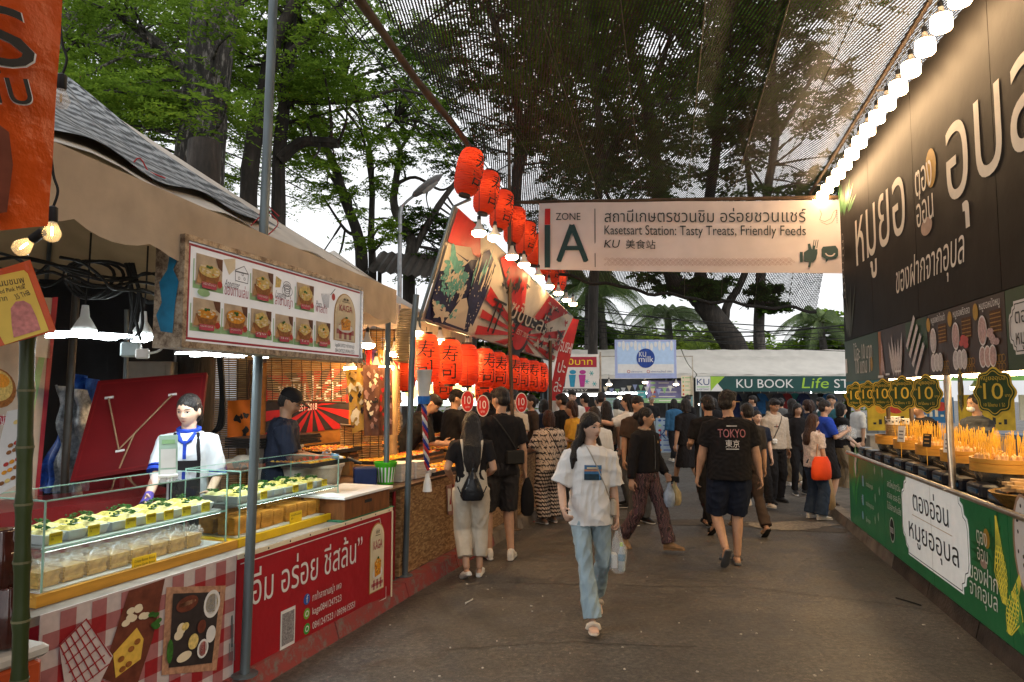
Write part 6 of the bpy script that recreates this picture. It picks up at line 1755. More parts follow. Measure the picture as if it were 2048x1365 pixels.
# ================================================================== right side: stall with the black sign wall
FRt=Fr((4.265,8.73,0),(-PRd,-1,0))
def qr(px,py,d=0):return FRt.q(px,py,d)
m_wall=mat('black_vinyl',(.011,.0095,.0085),.6,.25,2.5,bump=.25,bscale=3,spec=.12)
m_dgreen=mat('dark_green_print',(.016,.045,.014),.42,.12,6);m_brk=mat('brown_black_print',(.030,.015,.010),.42,.25,8)
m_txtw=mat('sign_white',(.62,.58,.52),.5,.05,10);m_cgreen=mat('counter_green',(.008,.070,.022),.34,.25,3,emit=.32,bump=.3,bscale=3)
aE=9.2
t=thing('sign_wall','tall black sign wall with large white Thai writing over the right stall','sign',FRt.P(aE/2,2.4,-.05))
seams=[0.0]+[qr(x,y)[0]for x,y in((1738,420),(1829,420),(1995,420))]+[5.6,7.4,aE]
for a0,a1 in zip(seams[:-1],seams[1:]):
 b=MB(m_wall);b.slab(FRt,a0+.004,2.40,a1-.004,4.50,-.05,0);b.build('panel',t)
b=MB(m_txtw)
def rtx(s,p0,p1,h,bold=0.0,m_=None,d=.004,z=None,shear=0.0):
 a0,z0=qr(*p0);a1,z1=qr(*p1);b.txt(FRt,s,a0,z0 if z is None else z,a1,h=h,d=d,bold=bold,m=m_,shear=shear)
rtx('หมูยอ',(1714,533),(1813,470),.98,.012);rtx('อุบล',(1897,408),(2092,270),1.02,.014)
b.build('lettering',t)
b=MB(m_txtw);rtx('ของฝากจากอุบล',(1793,588),(1930,540),.36,-.004,shear=.15);b.build('handwriting',t)
m_lgold=mat('logo_gold',C('#a07c2a'),.5,.15,20)
def logo(par,fr,a,z,s,d=.004):
 b=MB(m_lgold);b.ell(fr,a+.26*s,z+.30*s,.20*s,.26*s,d);b.ell(fr,a,z-.42*s,.22*s,.12*s,d,mat('logo_pink',(.35,.25,.2),.5))
 b.txt(fr,'ตอง',a-.36*s,z+.08*s,a+.30*s,h=.62*s,d=d+.003,m=m_txtw,bold=.05);b.txt(fr,'อ่อน',a-.36*s,z-.36*s,a+.30*s,h=.58*s,d=d+.003,m=m_txtw,bold=.05)
 return b.build('logo',par)
la,lz=qr(1851,392);logo(t,FRt,la,lz,.62)
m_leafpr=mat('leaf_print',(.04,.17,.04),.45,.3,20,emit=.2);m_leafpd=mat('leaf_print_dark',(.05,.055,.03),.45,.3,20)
b=MB(m_leafpr);rr=random.Random(6)
def leafp(b,fr,a,z,L,w_,ang,d,m_):
 c,s=math.cos(ang),math.sin(ang);pts=[(0,0),(.3,.5),(.6,.45),(1,0),(.6,-.45),(.3,-.5)]
 b.poly(fr,[(a+x*L*c-y*w_*s,z+x*L*s+y*w_*c)for x,y in pts],d,m_)
for k in range(12):leafp(b,FRt,.10+.035*k,4.0+.04*math.sin(k),rr.uniform(.25,.5),.05,1.9-.15*k,.004+k*.0002,m_leafpr)
for k in range(12):leafp(b,FRt,.30+rr.uniform(-.12,.12),2.42,rr.uniform(.4,.72),.06,1.57+rr.uniform(-.5,.5),.004+k*.0002,m_leafpd)
b.build('leaf_print',t)
b=MB(m_txtw)
for k in range(9):b.ring(FRt,.10+.03*math.sin(k),3.72-.09*k,.05,.06,.006,.004,None,10)
b.build('line_drawing',t)
# row of printed panels below
t=thing('panel_row','row of printed menu panels along the lower edge of the black sign wall','sign',FRt.P(2,1.88,-.05))
cuts=[0,qr(1757,700)[0],qr(1857,680)[0],qr(2013,650)[0],5.6,aE];pm=[m_dgreen,m_brk,m_brk,m_dgreen,m_brk]
for k in range(5):
 b=MB(pm[k]);b.slab(FRt,cuts[k]+.004,1.885,cuts[k+1]-.004,2.392,-.05,.002);b.build('panel',t)
b=MB(m_txtw);d=.006
rtx('ไม้ละ 10 บาท',(1709,722),(1745,703),.25,.03,d=d);rtx('10 แถม 1',(1713,748),(1741,740),.25,.03,d=d)
b.build('lettering',t);b=MB(m_offw);a,z=qr(1700,725);b.slab(FRt,.03,1.99,.13,2.17,.006,.008);a,z=qr(1744,728);b.ell(FRt,a,z,.05,.08,d,m_lgold);b.build('price_marks',t)
m_saus=mat('sausage_pale',(.46,.42,.42),.5,.25,50);m_saus2=mat('sausage_pink',(.42,.28,.26),.5,.35,60)
b=MB(m_saus);rr=random.Random(12)
A0,A1=cuts[1],cuts[2];W_=A1-A0
b.rect(FRt,A0+.02,1.90,A0+.12,2.38,.004,mat('board_tan',C('#8a5a30'),.5,.2,10));b.rect(FRt,A0+W_*.62,2.12,A1-.01,2.385,.004,m_dgreen)
for k in range(4):leafp(b,FRt,A0+.08+.05*k,1.92,.30+.05*(k%3),.06,1.25+.22*k,.006+k*.0008,m_saus2)
for k in range(5):leafp(b,FRt,A0+W_*.36+.05*k,1.90,.38+.05*math.sin(k*2),.075,1.95-.16*k,.010+k*.0008,m_saus)
for k in range(4):
 x,z=A0+W_*.66+.075*k,2.24-.085*k;b.line(FRt,[(x,z-.07),(x+.22,z+.16)],.055,.015+k*.0008,m_saus)
b.rect(FRt,A0+.02,1.90,A0+.22,1.925,.019,m_offw);b.rect(FRt,A0+.30,1.92,A0+.44,1.94,.019,m_offw);b.rect(FRt,A0+.62,1.94,A0+.82,1.96,.019,m_offw)
b.build('sausage_picture',t)
A0,A1=cuts[2],cuts[3];W_=(A1-A0)/3;m_bask=mat('basket_print',C('#4a2a12'),.6,.5,30,stretch=(1,1,3));m_bgold=mat('basket_gold',C('#8a6a34'),.6,.3,30)
for k in range(3):
 b=MB(m_bask);a=A0+W_*k
 b.rect(FRt,a+W_*.52,2.14,a+W_*.88,2.29,.004,m_bask)
 for j in range(5):b.rect(FRt,a+W_*.53,2.15+.028*j,a+W_*.87,2.158+.028*j,.006,m_bgold)
 for j in range(9):b.ring(FRt,a+W_*(.62+.09*(j%4)),1.915+.055*(j//4),.035,.028,.008,.006,m_bgold,8)
 b.ell(FRt,a+W_*.28,2.17,W_*.15,.105,.0075,m_offw);b.ell(FRt,a+W_*.28,2.17,W_*.13,.092,.009,m_saus if k==0 else m_saus2)
 if k:
  for j in range(7):b.ell(FRt,a+W_*(.60+rr.uniform(-.1,.16)),2.11+rr.uniform(-.03,.05),.05,.025,.008+.0003*j,m_tom if k==1 else m_saus2,7)
 for j in range(3):b.ell(FRt,a+W_*(.26+.17*j),1.99,W_*.12,.075,.010+.001*j,m_offw);b.ell(FRt,a+W_*(.27+.17*j),1.99,W_*.10,.065,.0108+.001*j,(m_saus,m_saus,m_saus2)[k])
 b.txt(FRt,('หมูยอพริกไทยดำ','หมูยอพริกสด','หมูยอหนังหมู')[k],a+W_*.2,2.315,a+W_*.86,h=.075,d=.006,m=m_offw,bold=.03);b.ell(FRt,a+W_*.06,2.31,.045,.06,.006,m_lgold)
 b.build('food_picture',t)
def plaque(b,fr,a0,z0,a1,z1,d,n,m_):
 """label with stepped, hollow corners and bulging ends"""
 w_,h=a1-a0,z1-z0
 def out(i):
  A0,Z0,A1,Z1=a0+i,z0+i,a1-i,z1-i;s=n;pts=[]
  for sx,sz in((1,-1),(1,1),(-1,1),(-1,-1)):
   X=A1 if sx>0 else A0;Z=Z1 if sz>0 else Z0
   corner=[(X-sx*s*2,Z),(X-sx*s*2,Z-sz*s*.7),(X-sx*s*1.3,Z-sz*s),(X-sx*s*1.0,Z-sz*s*1.9),(X-sx*s*.3,Z-sz*s*2.2),(X,Z-sz*s*3)]
   pts+=corner if(sx,sz)in((1,-1),(-1,1))else corner[::-1]
  return pts
 b.poly(fr,out(0),d,m_);P=out(.02)
 b.line(fr,P,.007,d+.003,m_black,closed=True)
b=MB(m_offw);a0=qr(2020,650)[0];plaque(b,FRt,a0,1.98,a0+.62,2.31,.005,.035,m_offw)
b.txt(FRt,'ตองอ่อน',a0+.09,2.17,a0+.53,h=.13,d=.009,m=m_black,bold=.01);b.txt(FRt,'หมูยออุบล',a0+.09,2.04,a0+.53,h=.13,d=.009,m=m_black,bold=.01);b.build('name_plaque',t)
# counter
t=thing('green_counter','long counter with deep green printed front on the right kerb','counter',FRt.P(3,.12,-.5))
cz0,cz1=.14,.985
cs=[0,qr(1768,1000)[0],qr(1862,1000)[0],qr(2018,1100)[0],5.4,7.2,aE]
for a0,a1 in zip(cs[:-1],cs[1:]):
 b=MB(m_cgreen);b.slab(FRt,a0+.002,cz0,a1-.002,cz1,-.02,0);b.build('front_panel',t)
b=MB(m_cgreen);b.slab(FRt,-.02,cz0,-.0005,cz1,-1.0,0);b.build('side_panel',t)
b=MB(mat('counter_top_steel',(.10,.09,.085),.35,.3,8,metal=.5));b.slab(FRt,-.02,cz1-.03,aE,cz1-.005,-1.05,-.021);b.build('counter_top',t)
b=MB(m_dkerb);b.slab(FRt,0,.121,aE,cz0-.002,-.9,-.06);b.build('plinth',t)
m_tube=mat('rail_steel',(.42,.36,.29),.3,.25,12,metal=.8)
b=MB(m_tube);b.tube([FRt.P(-.05,cz1+.004,.006),FRt.P(aE,cz1+.004,.006)],.022,10);b.build('top_rail',t,smooth=True)
pz=[(365,205),(648,297),(648,845),(360,650)];zq5=lambda x,y:qr(1690+x*.3552,880+y*.3553)
pa0,pa1=zq5(325,430)[0],zq5(705,600)[0];pz1=zq5(365,205)[1]*.5+zq5(648,297)[1]*.5;pz0=zq5(360,650)[1]*.5+zq5(648,845)[1]*.5
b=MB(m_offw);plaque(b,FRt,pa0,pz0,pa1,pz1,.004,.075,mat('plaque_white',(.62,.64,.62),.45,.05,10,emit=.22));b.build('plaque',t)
b=MB(m_black);hp=pz1-pz0;wp=pa1-pa0
b.txt(FRt,'ตองอ่อน',pa0+wp*.22,pz0+hp*.60,pa0+wp*.76,h=hp*.34,d=.009,bold=.012);b.txt(FRt,'หมูยออุบล',pa0+wp*.13,pz0+hp*.24,pa0+wp*.87,h=hp*.34,d=.009,bold=.012)
b.line(FRt,[(pa0+wp*.2,pz0+hp*.53),(pa0+wp*.8,pz0+hp*.53)],.005,.009,m_gold);b.line(FRt,[(qr(1862,1000)[0],pz0),(qr(1862,1000)[0],pz1)],.006,.0085,mat('fold_grey',(.35,.34,.31),.5));b.build('plaque_lettering',t)
b=MB(m_offw);
for k,s in enumerate(('สดใหม่ทุกวัน','อร่อย ซอส-ซิ่ว','ไม่ใส่สารกันเสีย')):a,z=zq5(240,255+62*k);b.txt(FRt,s,a,z-.01,zq5(312,280)[0],h=.09,d=.004,bold=.03,shear=.1)
for k,s in enumerate(('ตองอ่อนหมูยอ','ตองอ่อนหมูยออุบล','@tongon')):a,z=zq5(120,[245,352,440][k]);b.txt(FRt,s,a,z-.03,a+(.3,.34,.2)[k],h=.07,d=.004,bold=.03)
a,z=zq5(268,508);b.ring(FRt,a,z,.085,.125,.014,.004);b.ell(FRt,a,z,.07,.108,.005,m_black);b.rect(FRt,a-.058,z-.03,a+.058,z+.025,.008);b.txt(FRt,'STOP',a-.05,z-.022,a+.05,h=.055,d=.011,m=m_black,bold=.03)
for x,y in((168,170),(210,188),(195,288),(172,450),(190,435),(172,328)):a,z=zq5(x,y);b.ring(FRt,a,z,.022,.05,.012,.004,n=4)
b.build('lettering',t)
b=MB(mat('icon_blue',C('#8fb4d8'),.4,.05));
for k,y in enumerate((232,338,425)):a,z=zq5(103,y);(b.rect(FRt,a-.03,z-.06,a+.03,z+.06,.004)if k<2 else b.ell(FRt,a,z,.035,.05,.004))
b.txt(FRt,'f',a-.02,zq5(103,338)[1]-.04,h=.12,d=.006,m=m_offw,bold=.03);b.build('contact_icon',t)
b=MB(m_offw);
for s,p0,p1 in(('ของฝาก',(705,765),(862,840)),('จากอุบล',(705,850),(862,950))):
 a0,z0=zq5(*p0);a1,z1=zq5(*p1);zz=(z0+z1)/2-.02;b.txt(FRt,s,a0,zz,a1,h=.17,d=.004,bold=.012,shear=.1)
b.build('handwriting',t);la,lz=zq5(780,610);logo(t,FRt,la,lz,.26)
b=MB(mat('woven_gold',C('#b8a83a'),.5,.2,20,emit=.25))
def netbag(top,mid,bot,w_):
 (a0,z0),(a1,z1),(a2,z2)=top,mid,bot
 for k in range(5):u=(k-2)/2;b.line(FRt,[(a0+u*.01,z0),(a1+u*w_*.5,z1),(a1+u*w_,(z1+z2)/2),(a2+u*w_*.4,z2)],.009,.0045+k*.0003)
 for j in range(9):
  s=(j+.5)/9;ww=w_*math.sin(math.pi*(.15+.8*s));
  for k in range(4):b.ring(FRt,lerp(a1,a2,s)+(k-1.5)*ww*.5,lerp(z1,z2,s),ww*.28,.024,.008,.006+.0002*k,None,8)
netbag(zq5(852,430),zq5(870,600),zq5(905,925),.085);netbag(zq5(1000,740),zq5(965,870),zq5(930,1090),.085);b.build('woven_print',t)
b=MB(m_leafpr);rr=random.Random(9)
for k in range(9):leafp(b,FRt,zq5(60,300)[0]+rr.uniform(-.05,.08),.35+.07*k,.3,.05,1.3+rr.uniform(-.5,.9),.004+k*.0003,m_leafpr)
for k in range(5):leafp(b,FRt,zq5(60,150)[0]+rr.uniform(-.05,.1),.72+.04*k,.22,.05,.6+rr.uniform(-.4,1.4),.007+k*.0003,m_offw)
for k in range(10):leafp(b,FRt,zq5(830,460)[0]+rr.uniform(-.1,.1),.62+rr.uniform(-.02,.12),.30,.05,rr.uniform(0,6.2),.002+k*.0002,mat('palm_print',(.012,.10,.03),.45,.3,20))
for k in range(9):leafp(b,FRt,zq5(1010,1120)[0]+rr.uniform(-.05,.1),.25,.34,.05,rr.uniform(.6,2.4),.004+k*.0003,m_leafpr)
b.build('leaf_print',t)
b=MB(m_offw);a,z=zq5(990,620);b.ell(FRt,a+.05,z+.05,.14,.30,.004,mat('rind',(.35,.22,.14),.5));b.ell(FRt,a+.06,z+.05,.12,.28,.006);
for k in range(16):b.ell(FRt,a+.06+rr.uniform(-.08,.08),z+rr.uniform(-.18,.28),.010,.014,.008,m_black,7)
b.build('sausage_print',t)
# posts
for k,(px,py,r_,lab)in enumerate(((1892,745,.026,'round steel post before the bamboo steamers'),(1727,750,.022,'thin post at the far corner of the green counter'),(1741,752,.022,'second thin post near the far corner of the green counter'))):
 a=qr(px,860)[0];d=-.03 if k==0 else-.12-.15*k
 p0=FRt.P(a,cz1-.005,d);p1=FRt.P(a-.02,1.90,d)
 pole(lab,[p0,p1],r_,m_tube if k==0 else m_bam)
a=qr(1902,860)[0];b=MB(m_white);b.tube(curve([FRt.P(a,cz1,.01),FRt.P(a-.02,1.25,.012),FRt.P(a-.06,1.5,.0),FRt.P(a-.04,1.88,-.02)]),.006,5);b.build('white_cable',loc=FRt.P(a,cz1,.01),label='white cable running up the round steel post of the right stall',cat='cable')
# bulbs on a bar along the top
m_bulb2=mat('bulb_row_white',(1,.95,.85),.5,0,emit=50,ecol=(1,.64,.33))
for k in range(22):
 Y=9.15-.325*k;X=PRd*Y+1.83
 bulb(Vector((X,Y,4.33+.01*math.sin(k))),('white bulb of the far half of the row above the black wall' if k<8 else 'large white bulb of the near half of the row above the black wall'),r_=.068,wire=.06,m_=m_bulb2,group='bulbs above the black sign wall, far half' if k<8 else 'bulbs above the black sign wall, near half',bell=False,body=mat('bulb_body',(.5,.46,.40),.5,.1))
b=MB(m_bam);b.tube([Vector((PRd*9.5+1.80,9.5,4.56)),Vector((PRd*1+1.80,1,4.56))],.022,8);b.build('lamp_rail',loc=(PRd*9.5+1.8,9.5,4.56),label='long bar that carries the bulbs above the black sign wall',cat='rail')
for k,Y in enumerate((9.0,6.1,3.2)):
 b=MB(m_tube);b.tube([Vector((PRd*Y+1.80,Y,4.53)),Vector((PRd*Y+2.2,Y,4.53))],.014,6);b.build('rail_bracket',loc=(PRd*Y+1.8,Y,4.53),label=('far','middle','near')[k]+' steel bracket holding the lamp rail off the sign wall',cat='bracket')
 # round tags with 10
def tag10(a,z,rz,s,label,hang=True):
 s*=.92
 p=FRt.P(a,z,.04);u=Matrix.Rotation(rz,3,'Z')@FRt.u;fr=Fr(p,u);t=thing('price_tag',label,'price sign',p)
 def scal(k):
  n=60;return[(.135*s*k*(1+.07*math.cos(8*q))*math.cos(q),.16*s*k*(1+.07*math.cos(8*q))*math.sin(q))for q in[2*math.pi*i/n for i in range(n)]]
 b=MB(mat('tag_gold',C('#c9a93c'),.45,.1));b.poly(fr,scal(1),.003);b.poly(Fr(p,-fr.u,(0,0,1)),scal(1),.003);b.build('card',t)
 b=MB(mat('tag_green',(.020,.045,.012),.45,.2,10));b.poly(fr,scal(.93),.005);b.line(fr,scal(.84),.005*s,.007,mat('tag_gold','ffffff'),closed=True);b.build('face',t)
 b=MB(mat('tag_gold','ffffff'));b.txt(fr,'10',-.068*s,-.045*s,.062*s,h=.155*s,d=.008,bold=.02);b.txt(fr,'หมูยออุบล',-.08*s,.082*s,.08*s,h=.042*s,d=.008,bold=.02);b.txt(fr,'10 ไม้แถม 1 ไม้',-.07*s,-.095*s,.07*s,h=.03*s,d=.008);b.txt(fr,'ไม้ละ',-.112*s,.03*s,-.075*s,h=.026*s,d=.008);b.txt(fr,'บาท',.074*s,-.03*s,.108*s,h=.03*s,d=.008);b.build('lettering',t)
 b=MB(m_black);b.tube([p+Vector((0,0,.155*s)),FRt.P(a,1.89,.01)],.002,4);b.build('thread',t)
for k,(px,py,rz,s,lab)in enumerate(((1720,792,.9,1.05,'green and gold hanging tag with 10, farthest, at the stall corner'),(1745,790,.8,1.0,'green and gold hanging tag with 10, second from the far end'),(1775,789,.75,1.02,'dark green hanging tag with 10, third from the far end'),(1815,788,.8,1.08,'bright green hanging tag with 10 in the middle of the row'),(1864,788,.7,1.05,'dark hanging tag with 10, just left of the round steel post'),(1934,780,-.22,1.02,'hanging tag with 10 turned almost edge-on, right of the steel post'),(2003,785,.62,1.05,'dark hanging tag with 10 nearest the viewer'))):
 a,z=qr(px,py);tag10(a,z,rz,s,lab)
 # steamers with skewers
m_stm=mat('steamer_bamboo',C('#c08a38'),.55,.22,8,stretch=(1,1,5));m_stick=mat('skewer',C('#d8a83c'),.5,.2,30);m_pot=mat('steel_pot',(.42,.38,.32),.22,.2,10,metal=.95)
def steamer(a,d,r_,label,sticks,seed,group=None,h=.10,zb=1.16):
 rng=random.Random(seed);p=FRt.P(a,cz1,d);t=thing('bamboo_steamer',label,'steamer',p,group)
 b=MB(m_pot);c=Vector((p.x,p.y,0));b.lathe([(r_*.45,cz1+.03),(r_*.78,cz1+.08),(r_*.9,zb-.02),(r_*.92,zb)],c,24);b.build('pan',t,smooth=True)
 b=MB(m_pot)
 for sg in(1,-1):b.tube([c+FRt.n*.0+Vector((r_*.9*math.cos(q+sg*1.57+2.9),r_*.9*math.sin(q+sg*1.57+2.9),zb-.05-.05*math.cos(q*2.2)))for q in[(-.7+.14*k)for k in range(11)]],.006,5)
 b.build('pan_handle',t)
 b=MB(m_stm);b.lathe([(r_*.94,zb+.001),(r_,zb+.002),(r_,zb+h*.62),(r_*.975,zb+h*.64),(r_*1.0,zb+h*.68),(r_*1.0,zb+h),(r_*.94,zb+h),(r_*.94,zb+.03)],c,32);b.lathe([(r_*.94,zb+.03),(.01,zb+.031)],c,32,open_=True);b.build('basket',t,smooth=True)
 if sticks:
  b=MB(m_stick)
  for k in range(100):
   rr_,q=r_*.88*math.sqrt(rng.random()),rng.uniform(0,6.28);o=c+Vector((rr_*math.cos(q),rr_*math.sin(q),zb+.03));tip=o+Vector((rng.gauss(0,.016),rng.gauss(0,.016),rng.uniform(.19,.27)))
   b.tube([o,tip],.0026,4)
  o=b.build('skewers',t);o['kind']='stuff'
  b=MB(mat('pork_roll',C('#c9a070'),.5,.2,40))
  for k in range(46):rr_,q=r_*.85*math.sqrt(rng.random()),rng.uniform(0,6.28);b.ball(c+Vector((rr_*math.cos(q),rr_*math.sin(q),zb+.085)),(.02,.02,.05),6,4)
  o=b.build('sausage_rolls',t);o['kind']='stuff'
 return t,c
def aY(Y):return(8.73-Y)*math.hypot(1,PRd)
steamer(aY(5.25),-.34,.235,'large bamboo steamer full of skewers, nearest the viewer',True,1)
steamer(aY(5.95),-.36,.225,'bamboo steamer full of skewers just right of the round steel post',True,2)
steamer(aY(6.6),-.36,.225,'bamboo steamer full of skewers left of the round steel post',True,3)
steamer(aY(7.3),-.36,.225,'bamboo steamer of skewers between the plates and the steel post',True,4)
steamer(aY(8.0),-.36,.225,'bamboo steamer stacked with paper bowls at the far end',False,5)
for k,(dy,dd,n)in enumerate(((.13,.0,11),(-.10,.06,10),(.02,-.12,10))):
 t=thing('bowl_stack',('stack of paper bowls on the far steamer, left','stack of paper bowls on the far steamer, nearest the skewers','stack of paper bowls on the far steamer, rearmost')[k],'bowls',FRt.P(aY(8.0+dy),1.26,-.36+dd));p=FRt.P(aY(8.0+dy),0,-.36+dd)
 b=MB(mat('bowl_card',C('#b9a078'),.6,.15,20))
 for j in range(n):z=1.195+j*.019;b.lathe([(.062,z),(.082,z+.016),(.086,z+.017),(.082,z+.0185),(.06,z+.006)],p,16)
 b.build('bowls',t);b=MB(m_offw);z=1.195+n*.019;b.lathe([(.064,z),(.078,z+.055),(.081,z+.06),(.074,z+.055),(.06,z+.006)],p,16);b.build('top_bowl',t)
 b=MB(m_black)
 for j in range(12):q=2*math.pi*j/12;b.ball(p+Vector((.072*math.cos(q),.072*math.sin(q),z+.03+.012*(j%2))),(.012,.012,.010),5,4)
 b.build('bowl_print',t)
for k,(Y,d,lab)in enumerate(((7.0,-.12,'white label card on a stick left of the steel post'),(6.35,-.15,'black label card on a stick beside the steel post'),(5.75,-.12,'white label card standing before the nearest steamer'))):
 p=FRt.P(aY(Y),1.25,d);b=MB(m_black if k==1 else m_offw);fr=Fr(p,Matrix.Rotation(.6,3,'Z')@FRt.u,(.1,0,1));b.slab(fr,-.04,0,.04,.16 if k!=1 else .12,-.003,.003);
 for j in range(3):b.rect(fr,-.025,.03+.035*j,.025,.042+.035*j,.0045,m_gold if k==1 else m_grey if(m_grey:=_MC.get('grey_ink'))else m_black)
 b.tube([p+Vector((0,0,-.25)),p],.003,4,m_stick);b.build('label_card',loc=p,label=lab,cat='label card')
m_burn=mat('burner_black',(.012,.013,.02),.3,.3,12)
for k in range(11):
 Y=8.35-.36*k;p=FRt.P(aY(Y),cz1+.05,-.12);b=MB(m_burn);b.bevbox(p,(.13,.26,.10),.015,-.25);b.box(p+Vector((-.07,0,0)),(.02,.16,.03),-.25,mat('burner_blue',(.02,.06,.12),.3));b.build('gas_burner',loc=p,label='small dark gas burner in the row behind the counter rail',cat='burner',group='burners behind the counter rail')
def basketb(Y,d,r_,label,seed):
 rng=random.Random(seed);p=FRt.P(aY(Y),cz1,d);t=thing('food_basket',label,'basket',p);c=Vector((p.x,p.y,cz1))
 b=MB(mat('wicker',C('#7a5a28'),.7,.35,20,bump=.5,bscale=60));b.lathe([(r_*.6,.0),(r_*.95,.09),(r_,.10),(r_*.95,.105),(r_*.58,.02)],c,22);b.build('basket',t,smooth=True)
 b=MB(mat('wrapped_bundle',C('#a8875a'),.6,.3,20))
 for k in range(16):q=Matrix.Rotation(rng.uniform(-.5,.5)-.25,3,'Z')@Matrix.Rotation(rng.uniform(-.12,.12),3,'Y');o=c+Vector((rng.uniform(-.5,.5)*r_,rng.uniform(-.6,.6)*r_,.10+.014*(k//3)));b.hexa([o+q@Vector(v)for v in((-.10,-.022,-.008),(.10,-.022,-.008),(.10,.022,-.008),(-.10,.022,-.008),(-.10,-.022,.012),(.10,-.022,.012),(.10,.022,.012),(-.10,.022,.012))])
 o=b.build('wrapped_sausages',t);o['kind']='stuff'
basketb(4.62,-.20,.22,'wicker basket of wrapped sausages beside the nearest steamer',1);basketb(4.22,-.24,.22,'wicker basket heaped with wrapped sausages at the right edge of the picture',2)
p=FRt.P(aY(4.5),cz1,-.62);b=MB(m_osb);b.bevbox(p+Vector((0,0,.12)),(.5,.8,.24),.01,-.25);b.build('wooden_box',loc=p,label='plain wooden box behind the wicker baskets',cat='box')
# inside the stall
m_flood=mat('stall_lamp',(1,.95,.85),.5,0,emit=42,ecol=(1,.70,.36))
for k,(Y,d)in enumerate(((8.2,-.5),(7.3,-.55),(6.5,-.6),(5.7,-.6),(5.0,-.65),(4.3,-.6),(3.4,-.6))):
 p=FRt.P(aY(Y),1.93,d);t=thing('ceiling_lamp','broad warm lamp under the sign wall over the steamers','lamp',p,'broad lamps over the steamers');b=MB(m_flood);b.lathe([(.16,.03),(.17,0),(.14,-.035),(.02,-.045)],p,18);b.build('diffuser',t);b=MB(m_lampw);b.lathe([(.05,.10),(.10,.04),(.165,.031)],p,14);b.build('housing',t,smooth=True)
b=MB(mat('stall_ceiling',(.25,.23,.2),.7,.1));b.slab(FRt,-.02,2.05,aE,2.07,-2.4,-.06);b.build('stall_roof',loc=FRt.P(2,2.05,-1),label='flat roof sheet inside the right stall above its lamps',cat='roof')
a=qr(2010,800)[0]+.2;P0=FRt.P(2.4,0.2,-1.35);P1=FRt.P(aE,.2,-1.25)
o=link_mesh('back_curtain',sheet(lambda u,v:lerp(P0,P1,u)+Vector((.04*math.sin(u*60)+.02*math.sin(u*23+v*4),0,1.84*v)),90,8,'back_curtain',mat('curtain_brown',(.035,.028,.02),.7,.3,4)),loc=P0);tag(o,'dark brown curtain behind the nearest steamers of the right stall','curtain')
frb=Fr(FRt.P(2.41,0,-1.28),FRt.u);b=MB(mat('tape_yellow',(.42,.38,.10),.5));b.poly(frb,[(.02,1.72),(.05,1.74),(.36,1.38),(.30,1.35)],.03);b.build('yellow_strip',loc=frb.o,label='pale yellow strip hanging before the brown curtain',cat='strip')
# other stalls seen through it
Yb=13.5
for k,(x0,x1,z0,z1,m_,lab)in enumerate(((7.0,7.9,1.0,1.6,mat('y_sign',C('#b99a2a'),.5,.2,6),'yellow stall sign seen through the right stall, left of the steel post'),(8.0,8.7,1.15,1.65,mat('b_sign',C('#2a68a8'),.5,.2,6),'blue stall sign seen through the right stall'),(8.8,9.9,1.0,1.7,mat('y_sign',C('#b99a2a'),.5,.2,6),'yellow stall sign seen through the right stall, right of the steel post'),(10.0,11.4,1.2,1.7,m_offw,'white stall sign seen through the right stall'))):
 t=thing('stall_sign',lab,'sign',(x0,Yb,z0));b=MB(m_);fr=Fr((x0,Yb,0),(1,0,0));b.slab(fr,0,z0,x1-x0,z1,-.03,0);b.build('board',t);b=MB(m_black if k!=1 else m_offw);[b.rect(fr,.1+.11*j,z0+.12,.16+.11*j,z0+.16+.06*(j*7%3),.004)for j in range(int((x1-x0-.2)/.11))];b.ell(fr,(x1-x0)*.3,z1-.17,.12,.10,.004,m_foodo);b.ell(fr,(x1-x0)*.62,z1-.18,.14,.09,.004,m_tom);b.build('print',t)
 b=MB(mat('stall_table%d'%(k%2),((.3,.25,.2),(.12,.2,.3))[k%2],.6,.3,5));b.box(((x0+x1)/2,Yb+.4,.45),(x1-x0-.1,.7,.9));b.build('stall_table',loc=((x0+x1)/2,Yb+.4,0),label=('tan','blue','brown','dull blue')[k]+' stall table under the '+('left yellow','blue','right yellow','white')[k]+' sign seen through the right stall',cat='table')
t=thing('green_awning','bright green awning of another stall seen through the right stall','awning',(8,12,1.9));P_=[Vector((7.0,12.0,1.95)),Vector((11.5,11.0,1.95)),Vector((12,13,2.4)),Vector((7.4,14,2.4))]
link_mesh('cloth',sheet(lambda u,v:lerp(lerp(P_[0],P_[1],u),lerp(P_[3],P_[2],u),v),12,4,'cloth',mat('awning_green',(.12,.32,.03),.6,.1,5,transl=.3)),t)
rr=random.Random(2)
for k in range(4):bulb(Vector((7.4+1.0*k,12.6-.2*k,1.85)),'white lamp of another stall glowing behind the right stall',r_=.09,wire=.1,m_=m_flood,group='lamps seen through the right stall')
